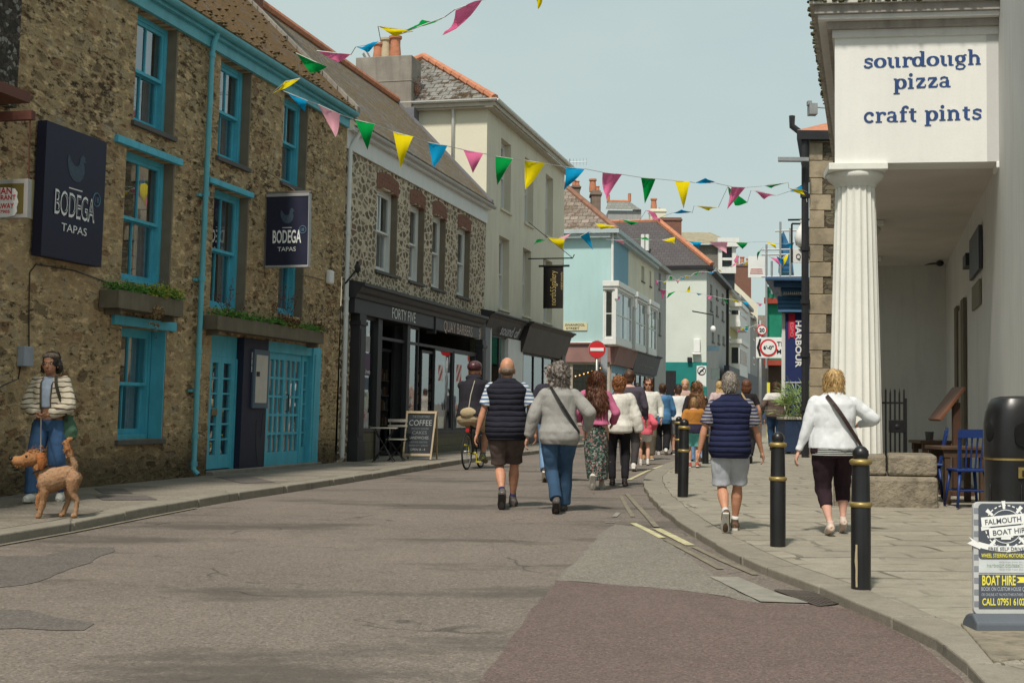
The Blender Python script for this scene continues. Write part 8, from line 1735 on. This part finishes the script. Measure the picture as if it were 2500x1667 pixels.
f.body(sk_l, False); f.legs(cloth('white_cotton', (.62, .60, .58)), 'shorts', .26, (.065, .06, .05, .05)); f.top(cloth('coral_pink', (.62, .12, .16)), 'hoodie', -.02, .03, .9, sr=(.05, .05, .045, .035), puff=.01, wr=.014); f.hair(hr_bl, 'long'); f.shoes(sh_wh, sole_w, sock=cloth('white_sock', (.6, .6, .58)))
f = Fig('smiling woman in sunglasses and a cream jumper walking towards the camera', 1582, 1122, 922, 188, lf=(-.05, .10, 0, 5), rf=(.05, -.08, 0, -20), lh=(-.16, .02, .5), rh=(.16, .05, .52), hd=(0, 0), vox=.011)
f.body(sk_t, False); f.legs(cloth('olive_trousers', (.10, .085, .06)), 'trousers', .95, (.058, .05, .045, .04)); f.top(cloth('cream_knit', (.66, .64, .58)), 'jumper', -.02, .02, .97, sr=(.044, .042, .036, .026), puff=.006); f.hair(hr_br, 'long'); f.face(glasses=True); f.shoes(mk('tan_shoe', (.35, .2, .1), .7), sole_w)
f = Fig('woman with pinned-up hair in a blue denim jacket and black trousers', 1617, 1110, 936, 6, lf=(-.05, .08, 0, 0), rf=(.05, -.08, 0, -25), vox=.012, girth=1.05)
f.body(sk_l, False); f.legs(blk, 'trousers', .97, (.06, .055, .05, .05)); f.top(cloth('denim_jacket', (.06, .16, .30), pattern='denim'), 'jacket', -.08, .022, .96, sr=(.042, .04, .034, .028)); f.hair(hr_br, 'bun'); f.shoes(sh_wh, sole_w)
f = Fig('man in a black cap with white and grey t-shirt and grey shorts', 1655, 1110, 938, 355, lf=(-.05, .06, 0, 0), rf=(.05, -.08, 0, -20), vox=.012, girth=1.05, sh=1.05)
f.body(sk_l, False); f.legs(cloth('grey_shorts', (.28, .28, .29)), 'shorts', .46, (.056, .052, .05, .05)); f.top(cloth('white_grey_tee', (.28, .29, .33), (.66, .66, .64), 'split', -9), 't_shirt', -.03, .016, .38, sr=(.04, .042, .03, .02)); f.hair(hr_br, 'short'); f.shoes(sh_gr, sole_w)
mb = MB(); f.hell(mb, (0, -.004, .034), (.05, .058, .042)); mb.ell(f.hp(0, .07, .03), (.05 * f.H, .045 * f.H, .008 * f.H)); build(mb, 'cap', m_black, f.t, smooth=True)
f = Fig('woman with long wavy hair in a black top and pale jeans behind the far bollard', 1700, 1134, 931, 2, lf=(-.05, .08, 0, 0), rf=(.04, -.05, 0, -10), vox=.012, girth=1.02)
f.body(sk_l, False); f.legs(denim_l, 'jeans', .97, (.06, .052, .048, .046)); f.top(cloth('black_top', (.02, .018, .02)), 'top', -.02, .016, .96); f.hair(hairm('light_brown_hair', (.22, .11, .05)), 'verylong'); f.shoes(sh_bk, sole_w)
f = Fig('boy in a mustard and navy top with turquoise shorts behind the bollard', 1693, 1141, 970, 6, lf=(-.05, .05, 0, 0), rf=(.05, -.05, 0, -10), z=PR, vox=.010, girth=1.18, sh=1.05)
f.body(sk_l, False); f.legs(cloth('aqua_shorts', (.12, .42, .40)), 'shorts', .42, (.07, .066, .05, .05)); f.top(cloth('mustard_navy', (.03, .025, .05), (.40, .17, .035), 'split', 0.62 * f.H), 'fleece', -.02, .03, .92, sr=(.05, .048, .04, .032), wr=.012); f.hair(hairm('sandy_hair', (.36, .22, .10)), 'short'); f.shoes(mk('red_shoe', (.4, .08, .05)), sole_w, sock=cloth('grey_sock', (.4, .4, .4)))
f = Fig('grey-haired man in a navy quilted gilet and pale grey shorts on the pavement', 1772, 1304, 909, 10, z=PR, anchor='L', lf=(-.02, -.17, 0, -58), rf=(.03, .12, 0, 0), lh=(-.19, -.02, .49), rh=(.20, .08, .49, (1, -1, 0)), girth=1.14, sh=1.12, hips=1.05, vox=.009)
f.body(sk_t); f.top(cloth('navy_grey_stripes', (.26, .25, .25), (.03, .03, .075), 'stripes', 30), 'striped_tshirt', -.01, .012, .40, sr=(.040, .042, .03, .02)); f.legs(cloth('pale_grey_shorts', (.40, .42, .46)), 'shorts', .46, (.064, .056, .05, .05), .010, .016)
f.top(cloth('navy_quilt', (.016, .020, .056), pattern='quilt', scale=56), 'gilet', -.055, .020, 0, collar=.04, wr=.007, flare=-.03); f.hair(hr_sg, 'short'); f.shoes(mk('brown_canvas', (.11, .07, .045), .9, .2, 12), sole_w, .005, cloth('white_sock', (.6, .6, .58)))
f = Fig('blonde woman in a white jacket and dark cropped trousers with a dark crossbody strap', 2028, 1308, 902, 2, z=PR, anchor='L', lf=(-.03, -.06, 0, -12), rf=(.075, .08, 0, -25), lh=(-.215, .0, .49), rh=(.17, .12, .66, (1, -1, 0)), girth=1.22, sh=1.08, hips=1.12, vox=.009)
f.body(sk_p); f.legs(cloth('plum_black_trousers', (.030, .016, .022)), 'cropped_trousers', .74, (.062, .053, .046, .042), .010, .012); f.top(cloth('white_jacket', (.66, .68, .70)), 'jacket', .005, .020, .97, sr=(.046, .042, .034, .026), wr=.015, collar=.03)
mb = MB(); T = f.torso(.015);
for i in range(4): z = -.035 + i * .011; mb.ring([[f.P(f.up((.112 * f.gi * 1.0 * math.cos(t * .2618), .086 * f.gi * math.sin(t * .2618) - .005, z + o_))) for t in range(24)] for o_ in (0, .007)])
build(mb, 'ribbed_hem', cloth('grey_rib', (.42, .43, .42)), f.t, smooth=True); f.hair(hr_bl, 'bob')
f.shoes(mk('pale_sandal', (.62, .50, .42), .6), None, .0015)
f.strap(mk('dark_brown_strap', (.04, .022, .02), .6), -1, 1, label='dark strap with a pale blue bag at the blonde woman\'s hip', bag=mk('pale_blue_bag', (.35, .42, .52), .6), w=.012, lift=.024)
f = Fig('woman in a black vest top with brown hair just past the navy gilet man', 1822, 1130, 926, 12, z=PR, vox=.013)
f.body(sk_l, False); f.legs(blk, 'trousers', .97); f.top(cloth('black_top', (.02, .018, .02)), 'top', -.02, .014, .3); f.hair(hr_au, 'bob'); f.shoes(sh_bk)
f.strap(mk('tan_strap', (.4, .28, .15), .6), -1, 1, label='tan strap over the black vest top')
f = Fig('woman in a white and brown block jumper and blue jeans by the palm', 1893, 1100, 932, 8, z=PR, lh=(-.2, .02, .52), rh=(.2, .04, .52), vox=.012, girth=1.15, hips=1.1)
f.body(sk_l, False); f.legs(denim_d, 'jeans', .97, (.066, .056, .048, .044)); f.top(cloth('white_brown_block', (.12, .085, .07), (.62, .60, .57), 'split', .735 * f.H), 'jumper', -.03, .022, .96, sr=(.046, .044, .038, .028), wr=.012); f.hair(hr_br, 'bob'); f.shoes(sh_bk)
FAR = [('distant person in a pale top seen between the teal wall and the crowd', 1742, 1085, 962, sk_l, (.55, .5, .45), (.1, .1, .12), hr_br, 'short'), ('distant woman with fair hair beside the cap-wearing man', 1672, 1092, 925, sk_l, (.5, .35, .3), (.08, .08, .1), hr_bl, 'bob'),
       ('distant person in a dark coat near the end of the street', 1765, 1080, 958, sk_p, (.06, .06, .08), (.05, .05, .06), hr_dk, 'short'), ('distant woman with long pale hair behind the navy gilet man', 1757, 1098, 930, sk_l, (.55, .42, .42), (.1, .1, .14), hr_bl, 'long'),
       ('person in white between the pink girl and the sunglasses woman', 1556, 1100, 935, sk_l, (.6, .6, .58), (.05, .05, .07), hr_dk, 'short'), ('distant person in blue beside the traffic sign pole', 1846, 1085, 965, sk_l, (.08, .12, .22), (.05, .05, .06), hr_br, 'short'),
       ('distant shopper in a red top far down the street', 1790, 1070, 962, sk_l, (.4, .08, .08), (.06, .06, .09), hr_br, 'bun')]
for i, (lab, px, py, tp, sk_, c1, c2, hr, kd) in enumerate(FAR):
    f = Fig(lab, px, py, tp, (8, 190, 5, 12, 10, 185, 6)[i], vox=.018, lf=(-.05, .05 + .01 * i, 0, 0), rf=(.05, -.06, 0, -12)); f.body(sk_, False); f.legs(cloth('far_trousers_%d' % i, c2), 'trousers', .97); f.top(cloth('far_top_%d' % i, c1), 'top', -.03, .016, .95); f.hair(hr, kd); f.shoes(sh_bk)
f = Fig('woman in a cream zebra-striped jacket and wide jeans walking her dog on the left pavement', 80, 1226, 859, 186, z=PL, anchor='R', rf=(.06, .10, 0, 6), lf=(-.06, -.10, 0, -22), lh=(-.035, .115, .575, (-1, -.4, -.2)), rh=(.03, .115, .585, (1, -.4, -.2)), hd=(-4, 0), vox=.009, hips=1.08, girth=1.03)
f.body(sk_b, True, None, .6); f.face(lips=(.25, .06, .05)); f.legs(cloth('wide_blue_denim', (.045, .095, .19), pattern='denim'), 'jeans', .96, (.060, .056, .052, .050), .006, .010)
f.top(cloth('light_blue_tee', (.38, .45, .55)), 'tee', .11, .003, .1, wr=.003)
mb = MB(); n = 26; T = f.torso(.022, .08, .315); rr_ = []
for z_, rx, ry, yo in T:
    pts = []
    for k in range(n + 1):
        a_ = R(112 + (428 - 112) * k / n); pts.append((rx * math.cos(a_), yo + ry * math.sin(a_)))
    inner_ = [(x * .86, y * .86) for x, y in reversed(pts)]; rr_.append([f.P(f.up((x, y, max(z_, .075)))) for x, y in pts + inner_])
mb.ring(rr_)
for k in 'LR':
    sh_, el, wr_ = f.arm[k]; f.ball(mb, sh_, .042); f.limb(mb, sh_, el, [(0, .042), (.5, .046), (1, .044)]); f.ball(mb, el, .044); f.limb(mb, el, wr_, [(0, .044), (.5, .044), (.85, .034), (.93, .022)])
jk = fused(mb, 'jacket', cloth('zebra_fleece', (.60, .53, .41), (.10, .065, .05), 'zebra', 5.5), f.t, .009, 2, .008, 8)
mb = MB()
for sx in (-1, 1): mb.tube([f.P(f.up((sx * .034, .075, .09))), f.P(f.up((sx * .034, .083, .18))), f.P(f.up((sx * .038, .075, .26))), f.P(f.up((sx * .05, .03, .325)))], .007, 6)
build(mb, 'jacket_trim', mk('khaki_trim', (.10, .075, .04), .8), f.t)
f.hair(hr_dk, 'front')
mb = MB(); f.hell(mb, (0, .002, .046), (.048, .045, .022)); build(mb, 'headscarf', mk('patterned_scarf', (.12, .09, .07), .8, .4, 40, 0, col2=(.35, .28, .2)), f.t, smooth=True)
f.shoes(sh_wh, sole_w, .007)
bt_ = f.strap(mk('olive_strap', (.04, .035, .02), .7), -1, -1, label='green drawstring bag at the hip of the woman with the dog', bag=None, front=True)
mb = MB(); c = f.P(f.up((-.125, -.01, -.015))); mb.ring([[c + Vector((r * math.cos(t * .393), r * .6 * math.sin(t * .393), z)) for t in range(16)] for r, z in ((.06, -.16), (.10, -.13), (.115, -.04), (.09, .05), (.055, .10), (.075, .13))]); fused(mb, 'pouch', cloth('sage_green_bag', (.07, .14, .09)), bt_, .010, 2, .02, 9)
handp = f.P((0, .14, .565))
dg0 = G(140, 1262, PL); DG = thing('dog', 'apricot curly-coated dog on a lead walking left with its tail raised', 'dog', dg0)
yd = dg0.y; kd_ = yd / F
df = Vector((-.985, -.17, 0)).normalized(); dn = Vector((-df.y, df.x, 0))
if dn.y > 0: dn = -dn
def dp(px, py, s_=0.0):
    p = AT(px, py, yd); a = (px - 140) * kd_ / df.x; q_ = dg0 + df * a; q_.z = AT(px, py, q_.y).z; return q_ + dn * s_
def chain(mb, pts, n=12): mb.tube([dp(x, y, s_) for x, y, s_, r in pts], [r for x, y, s_, r in pts], n)
mb = MB()
chain(mb, [(178, 1160, 0, .06), (165, 1158, 0, .095), (145, 1166, 0, .112), (125, 1172, 0, .128), (108, 1172, 0, .125), (98, 1168, 0, .085)], 16)
chain(mb, [(112, 1165, 0, .09), (102, 1148, 0, .075), (94, 1132, 0, .07)])
chain(mb, [(100, 1115, 0, .045), (88, 1116, 0, .082), (74, 1120, 0, .076), (60, 1124, 0, .058), (50, 1126, 0, .052), (41, 1124, 0, .045), (35, 1122, 0, .034)], 14)
chain(mb, [(60, 1131, 0, .028), (44, 1134, 0, .022), (38, 1133, 0, .014)])
for sd in (1, -1):
    x0 = 0 if sd > 0 else -24;
    pts = [(176, 1168, .055 * sd, .075), (176 + x0 * .35, 1190, .06 * sd, .060), (176 + x0 * .6, 1204, .06 * sd, .040), (186 + x0 * 1.0, 1222, .06 * sd, .025), (184 + x0 * 1.25, 1246, .06 * sd, .023), (183 + x0 * 1.3, 1256, .06 * sd, .026), (174 + x0 * 1.3, 1259, .06 * sd, .024)]
    chain(mb, pts); mb.ell(dp(*pts[0][:3]), (.075, .06, .078))
chain(mb, [(112, 1178, .06, .06), (112, 1200, .065, .045), (109, 1222, .065, .031), (103, 1246, .065, .026), (100, 1257, .065, .030), (94, 1260, .065, .026)])
chain(mb, [(110, 1178, -.06, .055), (104, 1200, -.065, .042), (95, 1214, -.065, .032), (92, 1230, -.065, .026), (95, 1240, -.065, .028), (90, 1244, -.065, .022)]) # far foreleg lifted
chain(mb, [(176, 1152, 0, .035), (178, 1136, 0, .030), (170, 1118, 0, .030), (160, 1096, 0, .036), (157, 1080, 0, .034), (164, 1071, 0, .024), (171, 1070, 0, .014)])
m_fur = NT('apricot_curls'); _n = m_fur.noise(120, 3, .7); _b = m_fur.noise(5, 3); _z = m_fur.noise(30, 3, .7)
_p = m_fur.n('SeparateXYZ', Vector=m_fur.obj); _h = m_fur.math('MAXIMUM', m_fur.math('LESS_THAN', _p.outputs[0], -.17), m_fur.math('GREATER_THAN', _p.outputs[2], .64)); _c = m_fur.mix(m_fur.ramp(_b, [(.35, 0.0), (.65, 1.0)]), (.33, .19, .10), (.41, .265, .165)); _c = m_fur.mix(_h, _c, (.38, .19, .085)); _c = m_fur.mix(m_fur.ramp(_z, [(.45, 0.0), (.7, .6)]), _c, (.30, .12, .045)); m_fur_ = m_fur.bsdf(_c, .9, m_fur.bump(_n, .8, .01), spec=.1)
db = fused(mb, 'body', m_fur_, DG, .008, 2, .005, 10, 1, curl=.004, cf=60)
mb = MB()
for sd in (1, -1): chain(mb, [(97, 1108, .055 * sd, .022), (101, 1118, .08 * sd, .032), (104, 1132, .085 * sd, .036), (103, 1144, .082 * sd, .022)])
fused(mb, 'ears', (lambda t: t.bsdf(t.mix(t.noise(20, 3), (.26, .09, .03), (.38, .15, .055)), .9, t.bump(t.noise(90), .8, .012), spec=.1))(NT('rust_ear_fur')), DG, .009, 1, .01, 10, 1, curl=.008, cf=50)
rn = random.Random(6); mb = MB()
def furtuft(mb, c, r, n, out_, l=.022):
    for _ in range(n):
        d = Vector((rn.gauss(0, 1), rn.gauss(0, 1), rn.gauss(0, 1))).normalized(); p = c + d * r; e = (d + Vector((0, 0, -.4)) + Vector((rn.gauss(0, .4), rn.gauss(0, .4), rn.gauss(0, .4)))).normalized(); s_ = e.cross(Vector((rn.random(), rn.random(), rn.random()))).normalized() * .006; m_ = p + e * l * .5 + s_ * rn.uniform(-1.5, 1.5); mb.add([p - s_, p + s_, m_ + s_ * .8, p + e * l, m_ - s_ * .8], [(0, 1, 2, 3, 4)])
for (x, y, s_, r, n) in ((90, 1106, 0, .075, 130), (80, 1110, 0, .07, 90), (50, 1132, 0, .04, 60), (65, 1128, 0, .05, 60), (160, 1096, 0, .036, 80), (165, 1110, 0, .03, 60), (158, 1080, 0, .034, 70), (175, 1138, 0, .03, 40)): furtuft(mb, dp(x, y, s_), r, n, 0)
for _ in range(5200):
    v = db.data.vertices[rn.randrange(len(db.data.vertices))]; p = v.co + dg0; n_ = v.normal; d = (n_ * .7 + Vector((rn.gauss(0, .5), rn.gauss(0, .5), rn.gauss(-.5, .5)))).normalized(); l = rn.uniform(.005, .010); sd = d.cross(Vector((rn.random(), rn.random(), rn.random()))).normalized() * .003; mb.add([p - sd, p + sd, p + d * l + sd * .6, p + (d * l + n_ * -.006) * 1.2], [(0, 1, 2, 3)])
build(mb, 'tufts', m_fur_, db)
mb = MB(); mb.ell(dp(30, 1119), (.022, .022, .018)); build(mb, 'nose', mk('dog_nose', (.01, .008, .008), .35), DG, smooth=True)
mb = MB(); mb.ell(dp(68, 1113, .068), (.013, .008, .013)); mb.ell(dp(66, 1113, -.068), (.013, .008, .013)); build(mb, 'eyes', mk('dog_eye', (.01, .006, .004), .2), DG, smooth=True)
mb = MB(); cpts = []
for t in range(17): a = t * .3927; b_ = dp(98, 1146).lerp(dp(104, 1143), .5); ax = (dp(94, 1132) - dp(106, 1156)).normalized(); s1 = dn; s2 = ax.cross(s1).normalized(); cpts.append(b_ + s1 * .092 * math.cos(a) + s2 * .092 * math.sin(a))
mb.tube(cpts, .010, 6, caps=False); single(mb, 'dog_collar', m_black, 'dark collar round the curly dog\'s neck', 'collar', cpts[0])
mb = MB(); e = dp(98, 1140, -.02); mid = handp.lerp(e, .5) + Vector((0, 0, -.03)); mb.tube([handp, mid, e], .007, 6); single(mb, 'dog_lead', mk('grey_lead', (.16, .15, .14), .8), 'grey lead running from the woman\'s hands down to the dog', 'lead', handp)
# bunting
def flagm(name, col):
    t = NT(name); n = t.noise(6, 3)
    c = t.mix(n, tuple(x * .85 for x in col), col)
    d = t.n('BsdfDiffuse', Color=c).outputs[0]; tr = t.n('BsdfTranslucent', Color=c).outputs[0]
    t.t.links.new(t.n('MixShader', i0=.35, i1=d, i2=tr).outputs[0], t.out.inputs[0]); return t.m
FMt = {'G': flagm('flag_green', (.005, .30, .06)), 'Y': flagm('flag_yellow', (.85, .68, .01)), 'B': flagm('flag_blue', (.01, .33, .62)), 'P': flagm('flag_pink', (.80, .18, .36)), 'L': flagm('flag_light_pink', (.85, .42, .50))}
m_string = mk('white_string', (.55, .55, .53), .8)
rnb = random.Random(17)
def bunting(label, flags, depth, ext0, ext1, K=1.063, r=.007, grp='strings of bunting over the street'):
    p0 = flags[0][1]; t = thing('bunting_string', label, 'bunting', AT(p0[0] * K, p0[1] * K, depth(p0[0] * K)), grp); pts = []
    if ext0 is not None: pts.append(ext0)
    for col, a, b, c in flags:
        Y = depth((a[0] + b[0]) / 2 * K)
        A, B_, T = AT(a[0] * K, a[1] * K, Y + rnb.uniform(-.03, .03)), AT(b[0] * K, b[1] * K, Y + rnb.uniform(-.03, .03)), AT(c[0] * K, c[1] * K, Y + rnb.uniform(-.12, .12))
        pts += [A, B_] if a[0] < b[0] else [B_, A]
        mb = MB(); n = 6; M_ = (A + B_) / 2; side = (B_ - A).cross(T - M_)
        side = side.normalized() if side.length > 1e-5 else Vector((0, 1, 0)); amp = (T - M_).length * rnb.uniform(.12, .28) * rnb.choice((-1, 1)); rows = []
        for i in range(n):
            f = i / n; row = []
            for j in range(5):
                g_ = j / 4; p = A.lerp(B_, g_).lerp(T, f) + side * (amp * math.sin(math.pi * f * 1.1) + .03 * math.sin(g_ * 5 + f * 4)); row.append(p)
            rows.append(row)
        o = len(mb.v); mb.v += [p for row in rows for p in row]
        for i in range(n - 1):
            for j in range(4): q_ = i * 5 + j; mb.f.append((q_, q_ + 1, q_ + 6, q_ + 5))
        mb.v.append(T);
        for j in range(4): mb.f.append(((n - 1) * 5 + j, (n - 1) * 5 + j + 1, len(mb.v) - 1))
        build(mb, 'flag', FMt[col], t, smooth=True)
    if ext1 is not None: pts.append(ext1)
    mb = MB(); mb.tube(pts, r, 4, caps=False); build(mb, 'string', m_string, t); return t
fA = FL.P(*FL.uv(660, 232, .1), .1); gr = Vector((gx0 - .1, YG - .2, AT(1968, 472, YG).z))
bunting('bunting string sweeping from the brown building up out of the top of the picture', [('Y', (690, 180), (655, 188), (627, 215)), ('G', (680, 122), (752, 155), (712, 168)), ('P', (728, 117), (806, 126), (775, 144)), ('B', (817, 108), (875, 97), (842, 121)), ('Y', (868, 60), (948, 72), (905, 84)), ('G', (1022, 39), (925, 76), (965, 50)), ('P', (1108, 0), (1045, 22), (1016, 82)), ('Y', (1228, -16), (1250, -14), (1236, 22)), ('B', (1300, -60), (1350, -70), (1320, -30))], lambda x: 21 - 5.0 * (x - 660) / 560, fA, AT(1600, -140, 13))
bunting('nearest long bunting string running across the street to the granite building', [('B', (658, 212), (706, 232), (700, 256)), ('L', (730, 240), (781, 263), (771, 316)), ('G', (815, 275), (861, 286), (844, 345)), ('Y', (903, 303), (949, 315), (920, 386)), ('B', (983, 327), (1028, 336), (995, 386)), ('P', (1064, 344), (1110, 353), (1086, 398)), ('G', (1138, 359), (1178, 365), (1142, 426)), ('Y', (1205, 368), (1252, 376), (1206, 436)), ('B', (1300, 384), (1343, 388), (1295, 437)), ('P', (1384, 396), (1428, 401), (1393, 458)), ('G', (1472, 408), (1506, 411), (1481, 468)), ('Y', (1549, 415), (1584, 418), (1570, 480)), ('B', (1596, 420), (1644, 421), (1622, 410)), ('P', (1680, 429), (1712, 431), (1670, 481)), ('G', (1750, 428), (1810, 419), (1772, 432)), ('Y', (1812, 433), (1842, 436), (1852, 450))], lambda x: 21.5 + 11 * (x - 740) / 1230, FL.P(*FL.uv(690, 222, .1), .1), gr)
bunting('bunting string rising from the turquoise house towards the granite building', [('Y', (1366, 512), (1414, 520), (1380, 527)), ('G', (1425, 503), (1466, 511), (1450, 517)), ('P', (1484, 483), (1503, 505), (1516, 510)), ('B', (1545, 489), (1590, 489), (1567, 482)), ('Y', (1594, 473), (1650, 476), (1627, 484)), ('G', (1672, 428), (1716, 466), (1688, 472)), ('P', (1725, 437), (1785, 449), (1755, 458)), ('B', (1812, 440), (1846, 424), (1840, 442))], lambda x: 42 - 8.5 * (x - 1450) / 520, FC.P(*FC.uv(1400, 560, .2), .2), gr + Vector((0, 0, -.25)))
bunting('bunting string from the cream building past the turquoise wall', [('G', (1225, 562), (1262, 546), (1232, 551)), ('Y', (1258, 546), (1297, 549), (1292, 573)), ('L', (1283, 546), (1311, 537), (1287, 566)), ('B', (1332, 543), (1352, 532), (1362, 574)), ('L', (1393, 550), (1432, 552), (1434, 562)), ('G', (1460, 549), (1497, 551), (1480, 545)), ('Y', (1520, 551), (1550, 545), (1549, 560)), ('B', (1580, 554), (1612, 557), (1604, 569)), ('L', (1628, 555), (1671, 556), (1669, 582)), ('G', (1690, 557), (1717, 557), (1706, 572)), ('Y', (1758, 555), (1780, 560), (1783, 571)), ('B', (1805, 560), (1824, 557), (1818, 573))], lambda x: 41 + 9 * (x - 1300) / 640, FC.P(*FC.uv(1302, 596, .1), .1), AT(1965, 590, 49))
def tiny(lab, lst, Y): bunting(lab, [(c, (x0, y0), (x1, y1), (tx, ty)) for c, x0, y0, x1, y1, tx, ty in lst], lambda x: Y, None, None, 1.0, .012)
tiny('far small bunting string in front of the pale house, higher one', [('P', 1600, 684, 1608, 686, 1604, 700), ('B', 1606, 686, 1618, 687, 1610, 693), ('Y', 1619, 688, 1629, 686, 1622, 692), ('G', 1635, 673, 1642, 676, 1638, 686), ('L', 1650, 684, 1659, 682, 1655, 693), ('B', 1661, 677, 1672, 679, 1667, 682), ('Y', 1671, 673, 1686, 675, 1676, 679), ('G', 1695, 667, 1706, 664, 1698, 673), ('P', 1711, 663, 1723, 664, 1717, 669), ('B', 1728, 664, 1740, 666, 1733, 669)], 70)
tiny('far small bunting string in front of the pale house, lower one', [('P', 1611, 706, 1626, 708, 1617, 731), ('G', 1650, 711, 1632, 716, 1627, 729), ('Y', 1675, 712, 1686, 714, 1684, 697), ('B', 1698, 716, 1714, 717, 1706, 720), ('P', 1727, 722, 1740, 722, 1732, 731), ('G', 1759, 727, 1772, 730, 1778, 743), ('Y', 1784, 730, 1800, 733, 1811, 743), ('B', 1811, 735, 1826, 738, 1828, 752), ('P', 1846, 738, 1862, 742, 1855, 748)], 72)
tiny('small bunting flags beside the blue scaffold sheeting', [('G', 1862, 605, 1852, 615, 1849, 636), ('P', 1880, 628, 1898, 632, 1907, 652), ('B', 1896, 626, 1909, 632, 1911, 652), ('Y', 1925, 620, 1913, 628, 1908, 657)], 44)
tiny('small bunting flags at the foot of the red chimney', [('P', 1800, 620, 1792, 636, 1786, 652), ('B', 1804, 648, 1818, 640, 1812, 648), ('Y', 1814, 645, 1826, 638, 1822, 648), ('B', 1745, 660, 1738, 664, 1732, 668), ('Y', 1748, 655, 1760, 660, 1762, 664)], 76)
tiny('far cluster of bunting flags above the crowd', [('P', 1799, 803, 1808, 806, 1801, 812), ('Y', 1808, 800, 1816, 801, 1811, 807), ('G', 1816, 796, 1832, 795, 1822, 800), ('B', 1818, 802, 1828, 800, 1822, 808), ('P', 1848, 792, 1860, 791, 1852, 797)], 90)
